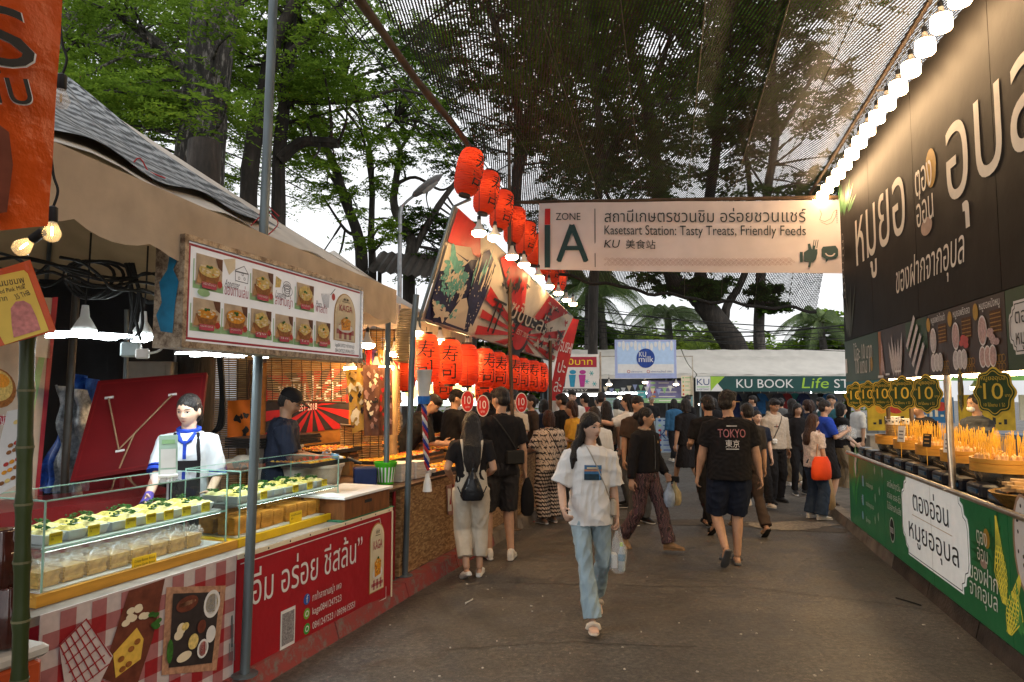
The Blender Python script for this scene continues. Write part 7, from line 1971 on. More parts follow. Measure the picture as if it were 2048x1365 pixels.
# ================================================================== stalls across the far road
m_ftent=mat('far_canvas',(.60,.57,.52),.7,.08,3,transl=.15,bump=.1,bscale=3)
def farx(px,Y):return(px-CX)/F*Y
for k,(x0,x1,lab)in enumerate(((1090,1391,'white market tent across the back road behind the milk banner'),(1393,1760,'white market tent across the back road above the green sign'))):
 t=thing('market_tent',lab,'tent',(farx((x0+x1)/2,20),21.5,0));X0,X1=farx(x0,20),farx(x1,20)
 link_mesh('roof_panel',sheet(lambda u,v:Vector((lerp(X0,X1,u),20+1.7*v,2.30+.80*v-.10*math.sin(math.pi*v)-.04*math.sin(math.pi*u)*(1-v)+.012*math.sin(u*50+v*8))),40,8,'roof_panel',m_ftent),t)
 link_mesh('roof_panel',sheet(lambda u,v:Vector((lerp(X1,X0,u),23.6-1.9*v,2.30+.80*v)),10,4,'roof_panel',m_ftent),t)
 link_mesh('valance',sheet(lambda u,v:Vector((lerp(X0,X1,u),19.99-.02*math.sin(u*40)*v,2.30-.04*math.sin(math.pi*u)-.12*v)),50,3,'valance',m_ftent),t)
 for q in((X0+.1,20.05),(X1-.1,20.05),(X0+.1,23.4),(X1-.1,23.4)):b=MB(m_steel);b.tube([(q[0],q[1],0),(q[0],q[1],2.28)],.03,8);b.build('leg',t,smooth=True)
 b=MB(mat('far_back',(.06,.06,.065),.8,.4,2));b.box(((X0+X1)/2,23.5,1.1),(X1-X0,.04,2.2));b.build('back_sheet',t)
 # green book shop sign
Yk=19.9;fr=Fr((farx(1390,Yk),Yk,0),(1,0,0));W_=farx(1790,Yk)-farx(1390,Yk);z0,z1=1.77,2.22
t=thing('shop_sign','dark green shop sign reading KU BOOK Life across the back road','sign',fr.P(W_/2,z0));m_kug=mat('sign_teal',C('#1d4340'),.5,.1,5)
b=MB(m_kug);b.slab(fr,0,z0,W_,z1,-.03,0);b.build('board',t);fx=lambda px:farx(px,Yk)-farx(1390,Yk);fzv=lambda py:CAMZ+(785-py)/F*Yk
b=MB(m_offw);b.rect(fr,0.01,z0+.01,fx(1420),z1-.01,.004);b.poly(fr,[(fx(1420),z0+.01),(fx(1447),z0+.01),(fx(1434),z0+.24)],.005);b.txt(fr,'KU BOOK',fx(1472),z0+.11,fx(1586),h=.36,d=.004,bold=.03);b.txt(fr,'ST',fx(1667),z0+.11,fx(1697),h=.36,d=.004,bold=.03);b.build('lettering',t)
b=MB(mat('lime_print',C('#8fb23a'),.5,.1));b.poly(fr,[(fx(1420)+.005,z0+.01),(fx(1420)+.005,z1-.01),(fx(1449),z1-.01)],.0035);b.txt(fr,'Life',fx(1602),z0+.10,fx(1655),h=.44,d=.004,shear=.18,bold=.008);b.build('lime_lettering',t)
b=MB(mat('ku_navy',C('#1c3c6c'),.5));b.txt(fr,'KU',fx(1393),z0+.19,fx(1418),h=.26,d=.006,bold=.03);b.rect(fr,fx(1393),z0+.12,fx(1418),z0+.15,.006,m_green);b.txt(fr,'KASETSART',fx(1393),z0+.04,fx(1418),d=.006,h=.07);b.build('emblem',t)
# milk banner (its round logo stays, its mascots are left out)
Ym=17.5;fr=Fr((farx(1230,Ym),Ym,0),(1,0,0));W_=farx(1353,Ym)-farx(1230,Ym);z0=CAMZ+(785-757)/F*Ym;z1=CAMZ+(785-680)/F*Ym
t=thing('milk_banner','pale blue banner with a round navy KU milk logo on a steel frame','banner',fr.P(W_/2,z0));b=MB(mat('milk_lilac',C('#9aa3c8'),.5,.06));b.slab(fr,0,z0,W_,z1,-.02,0);b.build('sheet',t);H_=z1-z0
b=MB(mat('milk_blue',C('#a9c0dd'),.5,.06));b.rect(fr,.06,z0+.12,W_-.06,z1-.06,.004);b.build('panel',t);b=MB(m_offw)
for k in range(14):a=.12+k*(W_-.24)/13;b.ell(fr,a,z1-.12-.03*(k%3),.04,.07+.03*((k*5)%3),.006+k*.0003)
b.rect(fr,.07,z0+.13,W_-.07,z0+.36,.0055);b.build('milk_drips',t)
b=MB(mat('milk_navy',C('#223f86'),.5));b.ell(fr,W_*.5,z0+H_*.52,.235,.25,.011,None,28);b.txt(fr,'ปลอดสาร',W_*.26,z0+.15,W_*.44,h=.06,d=.008);b.txt(fr,'ผลิตจากนมโคแท้ 100%',W_*.58,z0+.15,W_*.92,h=.06,d=.008);b.build('round_logo',t)
b=MB(m_offw);b.txt(fr,'KU',W_*.5-.17,z0+H_*.56,W_*.5+.01,h=.18,d=.014,bold=.02);b.txt(fr,'milk',W_*.5-.18,z0+H_*.42,W_*.5+.2,h=.22,d=.014,bold=.015);b.build('lettering',t)
b=MB(m_redc);b.ring(fr,W_*.22,z0+.17,.04,.04,.012,.009);b.ring(fr,W_*.54,z0+.17,.04,.04,.012,.009);b.build('red_mark',t)
b=MB(m_tube);zf=CAMZ+(785-713)/F*Ym;X0,X1=farx(1196,Ym),farx(1386,Ym);b.tube([(X0,Ym+.04,0),(X0,Ym+.04,zf),(X1,Ym+.04,zf),(X1,Ym+.04,0)],.02,6);b.build('steel_frame',t)
# twenty-baht drinks sign
Yd=14.5;fr=Fr((farx(1104,Yd),Yd,0),(1,0,0));W_=farx(1198,Yd)-farx(1104,Yd);z0=CAMZ+(785-785)/F*Yd;z1=CAMZ+(785-709)/F*Yd;H_=z1-z0
t=thing('drinks_sign','white drinks sign with three coloured cups and 20 baht on red','sign',fr.P(W_/2,z0));b=MB(m_offw);b.slab(fr,0,z0,W_,z1,-.02,0);b.build('board',t)
b=MB(m_redp);b.rect(fr,.10,z0+H_*.66,W_-.05,z0+H_*.93,.004);b.build('price_band',t);b=MB(m_ypaper);b.txt(fr,'20บาท',.22,z0+H_*.72,W_-.14,h=.19,d=.007,bold=.06);b.build('lettering',t)
b=MB(m_black);b.rect(fr,.005,z0+.005,W_-.005,z0+H_*.10,.004);b.build('number_band',t);b=MB(m_offw);b.txt(fr,'07973957',.12,z0+.02,W_-.25,h=.06,d=.007);b.build('number',t)
for k,c in enumerate(('#3a2440','#2c86a8','#a83a86')):
 b=MB(mat('cup%d'%k,C(c),.5,.1));a=.22+.21*k;b.poly(fr,[(a-.045,z0+H_*.14),(a+.045,z0+H_*.14),(a+.075,z0+H_*.46),(a-.075,z0+H_*.46)],.004);b.ell(fr,a+.01,z0+H_*.53,.07,.045,.006);b.build('cup_print',t)
b=MB(mat('snow_teal',C('#2f9aa0'),.5))
for a,z in((.84,.50),(.74,.28),(.9,.22)):
 for q in range(3):b.line(fr,[(a*W_+.05*math.cos(q*1.05),z0+H_*z+.05*math.sin(q*1.05)),(a*W_-.05*math.cos(q*1.05),z0+H_*z-.05*math.sin(q*1.05))],.012,.004+q*.001)
b.build('snowflake',t)
b=MB(m_tube);b.tube([fr.P(W_+.03,-z0+z0-0,0),fr.P(W_+.03,z1+.05,0)],.02,6);b.tube([fr.P(-.03,0,-.01),fr.P(-.03,z1+.05,-.01)],.02,6);b.build('post',t)
# inside the far stalls
m_fl=mat('far_lamp',(1,.9,.7),.5,0,emit=22,ecol=(1,.82,.55));m_flc=mat('far_lamp_cool',(1,1,1),.5,0,emit=12,ecol=(.9,.97,1));rr=random.Random(4)
for k,(px,py,Y)in enumerate(((1218,768,19),(1290,764,20.5),(1352,768,20),(1402,808,21),(1240,795,20.5),(1420,800,22.5),(1315,800,22))):
 bulb(at(px,py,Y),['bulb glowing left under the milk banner','bulb glowing below the milk banner','bulb glowing right under the milk banner','bulb glowing under the left end of the green sign','small bulb glowing deep in the milk stall','bulb glowing deep in the book stall','bulb glowing low at the back of the milk stall'][k],r_=.08,wire=.1,m_=m_fl)
for k,(x0,x1,Y,z)in enumerate(((1210,1300,22.5,1.72),(1110,1200,17,1.68),(1620,1700,22.5,1.75))):
 t=thing('light_tube',('cool light tube at the back of the milk stall','cool light tube behind the drinks sign','cool light tube at the back of the book stall')[k],'light',(farx(x0,Y),Y,z));b=MB(m_flc);b.tube([(farx(x0,Y),Y,z),(farx(x1,Y),Y,z)],.03,8);b.build('tube',t);b=MB(m_lampw);b.box((farx((x0+x1)/2,Y),Y,z+.05),(farx(x1,Y)-farx(x0,Y),.05,.03));b.build('housing',t)
def board(px0,py0,px1,py1,Y,mt,label,name='menu_sheet',cat='sign',lines=5,ink=None,seed=1,txt=None):
 z0,z1=CAMZ+(785-py1)/F*Y,CAMZ+(785-py0)/F*Y;fr=Fr((farx(px0,Y),Y,0),(1,0,0));W_=farx(px1,Y)-farx(px0,Y);t=thing(name,label,cat,fr.P(W_/2,z0));rng=random.Random(seed)
 b=MB(mt);b.slab(fr,0,z0,W_,z1,-.015,0);b.build('sheet',t);b=MB(ink or m_green);H_=z1-z0
 for k in range(lines):
  z=z0+H_*(k+.5)/lines;b.ell(fr,W_*.18,z,W_*.08,H_*.25/lines,.004,rng.choice([m_tom,m_green,m_foodo,ink or m_green]),8);b.rect(fr,W_*.34,z-H_*.1/lines,W_*rng.uniform(.6,.9),z+H_*.1/lines,.004)
 b.build('print',t)
 if txt:b=MB(mat('ku_navy',C('#1c3c6c'),.5));b.txt(fr,txt,W_*.2,z0+H_*.4,W_*.8,d=.008,h=H_*.35,bold=.04);b.build('lettering',t)
board(1362,752,1384,793,17.6,m_cream,'narrow cream menu sheet hanging on the right of the steel frame',seed=2)
board(1372,790,1385,812,17.6,mat('aqua_sheet',C('#8fbcc0'),.5),'small aqua sheet below the narrow cream menu sheet',lines=3,seed=3)
board(1274,782,1291,797,17.7,mat('teal_sheet',C('#4f9a9c'),.5),'small teal sheet hanging below the milk banner',lines=2,ink=m_offw,seed=4)
board(1293,762,1362,798,20.6,mat('purple_board',C('#7a78a8'),.5,.2,6),'purple menu board at the back below the milk banner',lines=4,ink=m_offw,seed=5)
board(1202,796,1238,838,18.5,mat('pale_teal',C('#9fb8b4'),.5),'pale teal menu sheet beside the white counter',lines=6,seed=6)
board(1310,836,1352,904,17.9,mat('milk_front',C('#8f9fae'),.5,.1,6),'pale front of the milk counter with blue letters',lines=7,ink=mat('milk_navy',C('#223f86'),.5),seed=7,txt='KU')
board(1242,842,1309,906,18.3,mat('counter_pale',C('#8d979c'),.5,.1,6),'pale grey front of the counter below the teal sheet',lines=3,seed=8,ink=m_white)
board(1284,797,1380,806,20.4,m_green,'long green strip below the purple menu board',lines=1,seed=9,ink=m_offw)
board(1570,812,1622,835,22.0,m_ypaper,'yellow sign at the back of the book stall',lines=2,ink=m_black,seed=10)
board(1622,776,1668,800,21.5,mat('glass_case',C('#7f9a8a'),.3,.3,6),'lit shelf with green goods at the back of the book stall',lines=3,ink=m_white,seed=11)
for k,(x0,x1,Y,c,lab)in enumerate(((1206,1300,18.9,(.34,.33,.32),'long pale counter of the milk stall'),(1400,1470,21.0,(.10,.12,.15),'dark table of the book stall below the emblem'),(1480,1560,21.5,(.08,.07,.07),'black table of the book stall in the middle'),(1600,1700,21.5,(.2,.16,.12),'brown table of the book stall at the right'))):
 b=MB(mat('far_table%d'%k,c,.6,.3,5));b.box((farx((x0+x1)/2,Y),Y+.35,.42),(farx(x1,Y)-farx(x0,Y),.7,.84));b.build('stall_table',loc=(farx((x0+x1)/2,Y),Y+.3,0),label=lab,cat='table')
cols=[(.02,.16,.15),(.01,.015,.05),(.09,.10,.11),(.02,.02,.022),(.02,.09,.22),(.16,.15,.14),(.03,.03,.04),(.2,.02,.02)];nm=['teal','navy','grey','black','blue','pale grey','charcoal','red']
for k in range(14):
 px=1452+17*k;Y=20.6+.2*(k%3);p=Vector((farx(px,Y),Y,1.72));h=.62+.1*(k%2)
 t=thing('hanging_shirt',nm[k%8]+' shirt on a hanger in the book stall, '+('left part of the rail' if k<8 else 'right part of the rail'),'shirt',p)
 b=MB(mat('cloth%d'%(k%8),cols[k%8],.8,.25,10));w_=.17
 vs=[(-.03,0),(-.13,-.03),(-.24,-.22),(-.17,-.26),(-.13,-.17),(-.135,-h),(.135,-h),(.13,-.17),(.17,-.26),(.24,-.22),(.13,-.03),(.03,0)]
 frf=Fr(p,(1,.4*math.sin(k),0));b.poly(frf,vs,.03);b.poly(Fr(p,-frf.u,(0,0,1)),[(-x,y)for x,y in vs],.03)
 for i in range(len(vs)):a_,c_=vs[i],vs[(i+1)%len(vs)];b.quad(frf.P(*c_,.03),frf.P(*a_,.03),frf.P(*a_,-.03),frf.P(*c_,-.03))
 b.build('cloth',t);b=MB(m_tube);b.tube([p+Vector((0,0,.0)),p+Vector((0,0,.12))],.006,4);b.build('hanger',t)
b=MB(m_tube);b.tube([(farx(1440,20.7),20.8,1.84),(farx(1700,20.7),20.8,1.84)],.015,6);b.build('clothes_rail',loc=(farx(1440,20.7),20.8,1.84),label='long steel rail that carries the shirts in the book stall',cat='rail')
for k,(px,Y,c,s,lab)in enumerate(((1215,18.7,(.4,.05,.04),.16,'red box on the milk counter'),(1228,18.75,(.1,.25,.4),.13,'blue box on the milk counter'),(1252,18.7,(.5,.45,.3),.15,'cream box on the milk counter'),(1268,18.8,(.35,.08,.12),.12,'pink box on the milk counter'),(1282,18.7,(.12,.3,.15),.14,'green box on the milk counter'),(1295,18.8,(.5,.5,.5),.18,'white box on the milk counter'))):
 b=MB(mat('goods%d'%k,c,.5,.3,12));b.bevbox((farx(px,Y),Y+.2,.84+s*.6),(s,s,s*1.2),.01);b.build('goods_box',loc=(farx(px,Y),Y+.2,.84),label=lab,cat='box')
 # paper bunting below the milk banner
rr=random.Random(12);fr=Fr((farx(1206,18.6),18.6,0),(1,0,0))
for k in range(12):
 a=.16*k;z=1.90-.06*math.sin(k*.9);b=MB([m_cream,mat('milk_lilac',C('#9aa3c8'),.5),m_green,m_offw][k%4]);b.poly(fr,[(a,z),(a+.13,z),(a+.065,z-.17)],0);b.poly(Fr(fr.o,-fr.u,fr.v),[(-a-.13,z),(-a,z),(-a-.065,z-.17)],.006);b.build('paper_flag',loc=fr.P(a,z),label='small paper flag of the bunting under the milk banner',cat='flag',group='bunting under the milk banner')
 # ================================================================== people
def fuse(mb,name,voxel,smooth=3,fac=.5):
 """closed shapes grown together into one continuous surface"""
 me=bpy.data.meshes.new(name);me.from_pydata(mb.v,[],mb.f);me.update()
 bm=bmesh.new();bm.from_mesh(me);bmesh.ops.recalc_face_normals(bm,faces=bm.faces);bm.to_mesh(me);bm.free()
 o=bpy.data.objects.new(name,me);COL.objects.link(o)
 r=o.modifiers.new('r','REMESH');r.mode='VOXEL';r.voxel_size=voxel
 s=o.modifiers.new('s','SMOOTH');s.factor=fac;s.iterations=smooth
 out=bpy.data.meshes.new_from_object(o.evaluated_get(bpy.context.evaluated_depsgraph_get()))
 bpy.data.objects.remove(o);bpy.data.meshes.remove(me)
 out.name=name
 return out
def mesh_np(me):
 V=np.empty(len(me.vertices)*3,np.float32);me.vertices.foreach_get('co',V)
 N=np.empty(len(me.vertices)*3,np.float32);me.vertices.foreach_get('normal',N)
 return V.reshape(-1,3).astype(float),N.reshape(-1,3).astype(float)
def wrinkle(me,amp,lam,seed,stretch=(1,1,.6),ridge=True):
 rg_=np.random.default_rng(seed);V,N=mesh_np(me);P=V*np.array(stretch);acc=np.zeros(len(V))
 for k in range(7):
  l=lam*rg_.uniform(.6,1.7);d=rg_.normal(0,1,3);d/=np.linalg.norm(d);e=rg_.normal(0,1,3);e/=np.linalg.norm(e)
  w_=np.sin(P@d*2*np.pi/l+rg_.uniform(0,6.28)+1.6*np.sin(P@e*2*np.pi/(l*1.7)+rg_.uniform(0,6.28)))
  acc+=(1-2*np.abs(w_)**.7)if ridge and k<4 else w_*.7
 V+=N*(acc/4*amp)[:,None]
 me.vertices.foreach_set('co',V.astype(np.float32).ravel());me.update()
def loft(mb,rings,n=20,sq=2.3,m=None):
 """rings: (centre, half-width vector, half-depth vector)"""
 vs,fs=[],[]
 for c,ux,uy in rings:
  c,ux,uy=Vector(c),Vector(ux),Vector(uy)
  for k in range(n):
   t=2*math.pi*k/n;cc,ss=math.cos(t),math.sin(t)
   vs.append(c+ux*math.copysign(abs(cc)**(2/sq),cc)+uy*math.copysign(abs(ss)**(2/sq),ss))
 for i in range(len(rings)-1):
  for k in range(n):
   k2=(k+1)%n;fs.append((i*n+k,i*n+k2,(i+1)*n+k2,(i+1)*n+k))
 fs.append(tuple(range(n-1,-1,-1)));fs.append(tuple((len(rings)-1)*n+k for k in range(n)))
 mb.add(vs,fs,m or m_black)
def ik(S,W,l1,l2,pole):
 S,W=Vector(S),Vector(W);d=W-S;L=min(d.length,(l1+l2)*.998);d.normalize();W=S+d*L
 a=(l1*l1-l2*l2+L*L)/(2*L);h=math.sqrt(max(l1*l1-a*a,0))
 p=Vector(pole);p=(p-d*p.dot(d)).normalized()
 return S+d*a+p*h,W
def head_geo(mb,M):
 nu,nv=26,18;vs,fs=[],[]
 for j in range(nv+1):
  ph=-math.pi/2+math.pi*j/nv
  for i in range(nu):
   th=2*math.pi*i/nu;x,y,z=math.cos(ph)*math.cos(th),math.cos(ph)*math.sin(th),math.sin(ph)
   X,Y,Z=.074*x,.093*y,.117*z
   if Z<-.005:
    q=min(1,(-Z-.005)/.11);X*=1-.36*q**1.4;Y=Y*(1-.10*q)+.008*q if Y>0 else Y*(1-.45*q)
   if Y>.02:
    g=lambda cx,cz,sx,sz:math.exp(-((X-cx)/sx)**2-((Z-cz)/sz)**2)
    Y=min(Y,.086+.004*(1-abs(X)/.08))
    Y+=.006*g(0,.025,.05,.014)-.010*(g(.030,.0,.016,.013)+g(-.030,.0,.016,.013))+.006*g(0,-.065,.026,.012)+.008*g(0,-.10,.022,.016)+.005*(g(.04,-.03,.02,.02)+g(-.04,-.03,.02,.02))
   vs.append(M@Vector((X,Y,Z)))
 for j in range(nv):
  for i in range(nu):i2=(i+1)%nu;fs.append((j*nu+i,j*nu+i2,(j+1)*nu+i2,(j+1)*nu+i))
 mb.add(vs,fs,m_black)
 mb.tube([M@Vector(p)for p in((0,.078,.012),(0,.090,-.006),(0,.102,-.028),(0,.090,-.040))],[.007,.009,.012,.008],8,m_black)
 for s in(-1,1):
  mb.ball(M@Vector((s*.012,.088,-.034)),(.009,.010,.008),7,5,m_black)
  mb.ball(M@Vector((s*.076,-.006,-.008)),(.012,.020,.032),8,6,m_black,M.to_3x3())
def hand_geo(mb,W,d,side,fwd,curl=.5,r=.0085,s=1.0,spread=.12):
 """palm, four unequal fingers bent at two knuckles, and a thumb from the side of the palm"""
 d=Vector(d).normalized();ref=Vector(fwd);w_=(ref-d*ref.dot(d)).normalized();pn=d.cross(w_)
 if pn.x*side>0:pn=-pn
 W=Vector(W)
 loft(mb,[(W-d*.015,w_*.023,pn*.017),(W+d*.02,w_*.032,pn*.017),(W+d*.06,w_*.041,pn*.015),(W+d*.088,w_*.040,pn*.012)],12)
 for k,(off,L)in enumerate(((.030,.070),(.010,.080),(-.011,.074),(-.031,.058))):
  b0=W+d*.078+w_*off;c=curl*(1+.12*k);dd=(d+w_*off*spread*10).normalized();pts=[b0]
  for j,fr_ in enumerate((.45,.32,.23)):
   a=c*(.7+.8*j);dirv=dd*math.cos(a)+pn*math.sin(a);pts.append(pts[-1]+dirv*L*fr_)
  mb.tube(pts,[r*1.08,r,r*.95,r*.8],7,m_black)
 t0=W+d*.022+w_*.026;t1=t0+(d*.55+w_*.75+pn*.25).normalized()*.036;t2=t1+(d*.85+w_*.25+pn*(.2+curl*.5)).normalized()*.030;t3=t2+(d*.9+pn*(.3+curl*.6)).normalized()*.022
 mb.tube([t0,t1,t2,t3],[r*1.5,r*1.25,r*1.1,r*.85],7,m_black)
 return W+d*.075+pn*.012
_sk={}
def skinm(k):
 c={'l':(.56,.35,.25),'m':(.43,.245,.155),'d':(.30,.16,.095)}[k]
 return mat('skin_'+k,c,.48,.10,18,spec=.35)
def clothm(name,col,rough=.8,var=.16,scale=9,**k):return mat('fabric_'+name,col,rough,var,scale,bump=.12,bscale=160,spec=.08,**k)
m_hairb=mat('hair_black',(.012,.009,.008),.42,.3,30,stretch=(1,1,.15),spec=.3,bump=.9,bscale=120);m_hairbr=mat('hair_brown',(.035,.014,.008),.42,.4,30,stretch=(1,1,.15),bump=.9,bscale=120);m_hairg=mat('hair_dark',(.020,.014,.012),.45,.3,30)
m_eyew=mat('eye_white',(.62,.58,.55),.3,.05);m_iris=mat('iris',(.012,.008,.006),.15,.05);m_lip=mat('lip',(.32,.09,.075),.4,.1,40);m_brow=mat('brow_hair',(.03,.02,.016),.7,.1)
m_sole=mat('shoe_sole',(.55,.52,.48),.6,.1,20)
class Wrap:
 """writing or a picture laid on a garment, front (+1) or back (-1)"""
 def __init__(s,bvh,T,side,ax=None):s.b,s.T,s.side=bvh,T,side;s.R=T.to_3x3()
 def P(s,a,b,d=0.0):
  o=s.T@Vector((-a*s.side,s.side*.7,b));dr=s.R@Vector((0,-s.side,0));h=s.b.ray_cast(o,dr,1.4)
  if h[0]is None:return s.T@Vector((-a*s.side,s.side*.15,b))
  return h[0]-dr*d
 def patch(s,mb,a0,b0,a1,b1,d,m,n=8):
  for i in range(n):
   for j in range(n):
    A=[lerp(a0,a1,(i+u)/n)for u in(0,1)];B=[lerp(b0,b1,(j+u)/n)for u in(0,1)]
    mb.quad(s.P(A[0],B[0],d),s.P(A[1],B[0],d),s.P(A[1],B[1],d),s.P(A[0],B[1],d),m)
PEOPLE=[]
def person(label,X,Y,yaw,H=1.68,z=0.0,skin='m',hair='short',hm=None,top=None,bot=None,shoes=None,res=.011,lean=0.0,twist=0.0,side=0.0,head=(0,0,0),hands=((.235,.03,.84),(-.235,.03,.84)),feet=None,curl=(.5,.5),wid=1.0,belly=0.0,face=True,extra=None,group=None,seed=None,poles=(None,None),cat='person',hdir=(None,None)):
 """stands at X,Y facing yaw (0 = away from the viewer); local x is the person's right, y is forward"""
 s=H/1.70;seed=seed if seed is not None else int(abs(X*131+Y*77));rng=random.Random(seed)
 base=Vector((X,Y,z));t=thing('person',label,cat,base,group)
 MW=Matrix.Translation(base)@Matrix.Rotation(yaw,4,'Z')@Matrix.Scale(s,4)
 piv=Vector((0,0,.95));RU=Matrix.Rotation(twist,4,'Z')@Matrix.Rotation(side,4,'Y')@Matrix.Rotation(-lean,4,'X')
 TU=Matrix.Translation(piv)@RU@Matrix.Translation(-piv)
 def up(p):
  p=Vector(p);w_=min(1,max(0,(p.z-.90)/.26));w_=w_*w_*(3-2*w_);return p.lerp(TU@p,w_)
 def upv(v,zz):w_=min(1,max(0,(zz-.90)/.26));return Vector(v).lerp(RU.to_3x3()@Vector(v),w_)
 HM=TU@Matrix.Translation((0,.014,1.588))@Matrix.Rotation(head[0],4,'Z')@Matrix.Rotation(head[1],4,'X')@Matrix.Rotation(head[2],4,'Y')
 # --- limbs
 sh=[up((sg*.166*(1+(wid-1)*.6),0,1.388))for sg in(1,-1)]
 el,wr=[],[]
 for i,sg in enumerate((1,-1)):
  e,w_=ik(sh[i],hands[i],.285,.255,poles[i]or(sg*.45,-1,-.25));el.append(e);wr.append(w_)
 feet=feet or((.105,.02,.085,0,.18),(-.105,-.02,.085,0,-.18))
 hp=[Vector((sg*.088,0,.895))for sg in(1,-1)];kn,an=[],[]
 for i in range(2):
  k,a=ik(hp[i],feet[i][:3],.425,.405,(.15 if i==0 else-.15,1,0));kn.append(k);an.append(a)
  # --- one continuous body
 b=MB(m_black);W_=wid
 tor=[(.865,.11,.070,0),(.90,.138,.090,0),(.97,.132,.086,0),(1.06,.120+belly*.3,.082+belly,.4*belly),(1.18,.135,.090+belly*.4,.2*belly),(1.30,.150,.096,0),(1.38,.138,.082,-.004),(1.43,.085,.068,-.006)]
 loft(b,[(up((0,yo,zz)),upv((rx*W_,0,0),zz),upv((0,ry*(1+(W_-1)*.7),0),zz))for zz,rx,ry,yo in tor])
 b.tube([up((0,-.008,1.40)),up((0,-.004,1.47)),HM@Vector((0,-.018,-.055))],[.056*W_,.051,.050],14,m_black)
 head_geo(b,HM);fr_=.0082 if res<.009 else .0098
 for i,sg in enumerate((1,-1)):
  up_,fo=el[i]-sh[i],wr[i]-el[i]
  b.tube([sh[i],sh[i]+up_*.25,sh[i]+up_*.6,el[i],el[i]+fo*.3,el[i]+fo*.7,wr[i]],[.043*W_,.046*W_,.043*W_,.038*W_,.040*W_,.031,.0255],12,m_black)
  hd=Vector(hdir[i])if hdir[i]else fo;hand_geo(b,wr[i],hd,sg,(0,1,.6)if abs(hd.normalized().dot(Vector((0,.857,.514))))<.9 else(0,0,1),curl[i],fr_)
  th,ca=kn[i]-hp[i],an[i]-kn[i]
  b.tube([hp[i]+Vector((0,0,.03)),hp[i]+th*.3,hp[i]+th*.7,kn[i],kn[i]+ca*.28,kn[i]+ca*.65,an[i]],[.078*W_,.075*W_,.062*W_,.054,.055,.042,.034],14,m_black)
  fx=feet[i];q=Matrix.Rotation(-(fx[4]if len(fx)>4 else 0),3,'Z')@Matrix.Rotation(-(fx[3]),3,'X')
  if shoes and shoes[0]in('slide','clog','sandal','bare'):
   loft(b,[(an[i]+q@Vector((0,yy,zz)),q@Vector((rx,0,0)),q@Vector((0,0,rz)))for yy,zz,rx,rz in((-.055,-.052,.018,.018),(-.035,-.045,.028,.030),(.02,-.035,.030,.036),(.09,-.052,.039,.022),(.145,-.060,.040,.015),(.175,-.063,.028,.010))],12)
   for k in range(5):b.ball(an[i]+q@Vector((-.030*sg+.015*k*sg,.172-.008*k,-.062)),(.010 if k==0 else .008,.016,.010),6,4,m_black,q)
 me=fuse(b,'body',res,2);me.materials.append(skinm(skin));me.polygons.foreach_set('use_smooth',[True]*len(me.polygons))
 hb=BVHTree.FromPolygons([v.co for v in me.vertices],[tuple(p.vertices)for p in me.polygons])if face or extra else None
 me.transform(MW);bo=link_mesh('body',me,t)
 if face:
  R3=HM.to_3x3()
  class Face:
   def P(s_,a,b_,d=0.0):
    o=HM@Vector((a,.3,b_));dr=R3@Vector((0,-1,0));h=hb.ray_cast(o,dr,.4)
    return MW@((h[0]if h[0]is not None else HM@Vector((a,.09,b_)))-dr*(d+.0012))
  fc=Face()
  for sg in(1,-1):
   e=MB(m_eyew);cx,cz=sg*.031,.002;K=8
   rows=[[fc.P(cx+.0155*(2*i/K-1),cz+(.0062*math.sin(math.pi*i/K))*v,.0006)for i in range(K+1)]for v in(-1,0,1)]
   for r_ in range(2):
    for i in range(K):e.quad(rows[r_][i+1],rows[r_][i],rows[r_+1][i],rows[r_+1][i+1])
   gz=head[0]*.0;pts=[fc.P(cx+.0066*math.cos(q),cz+min(.0058,max(-.0058,.0066*math.sin(q))),.0018)for q in[2*math.pi*k/10 for k in range(10)]];e.add(pts,[tuple(range(9,-1,-1))],m_iris)
   e.tube([fc.P(cx+.0165*(2*i/K-1),cz+.0068*math.sin(math.pi*i/K),.001)for i in range(K+1)],.0013,4,m_brow);e.build('eye',t)
   e=MB(m_brow);e.tube([fc.P(cx+sg*(-.017+.036*i/5),cz+.0185+.004*math.sin(math.pi*i/5),.0005)for i in range(6)],[.0018,.0028,.0028,.0026,.002,.001],5);e.build('eyebrow',t)
  e=MB(m_lip);K=8
  for z0,z1,w0 in((-.0635,-.0575,.021),(-.0705,-.0640,.018)):
   A=[fc.P(w0*(2*i/K-1),z0+(.002 if z0>-.066 else 0)*abs(2*i/K-1)+(0 if z0>-.066 else .0065*abs(2*i/K-1)**2),.0012)for i in range(K+1)];B=[fc.P(w0*(2*i/K-1),z1-.004*abs(2*i/K-1)**2,.0012)for i in range(K+1)]
   for i in range(K):e.quad(A[i+1],A[i],B[i],B[i+1])
  e.build('lips',t)
  # --- hair
 hm=hm or m_hairb;h=MB(m_black);hl=lambda c,r,n=14,k=9:h.ball(HM@Vector(c),r,n,k,m_black,HM.to_3x3())
 kind=hair if isinstance(hair,str)else hair[0]
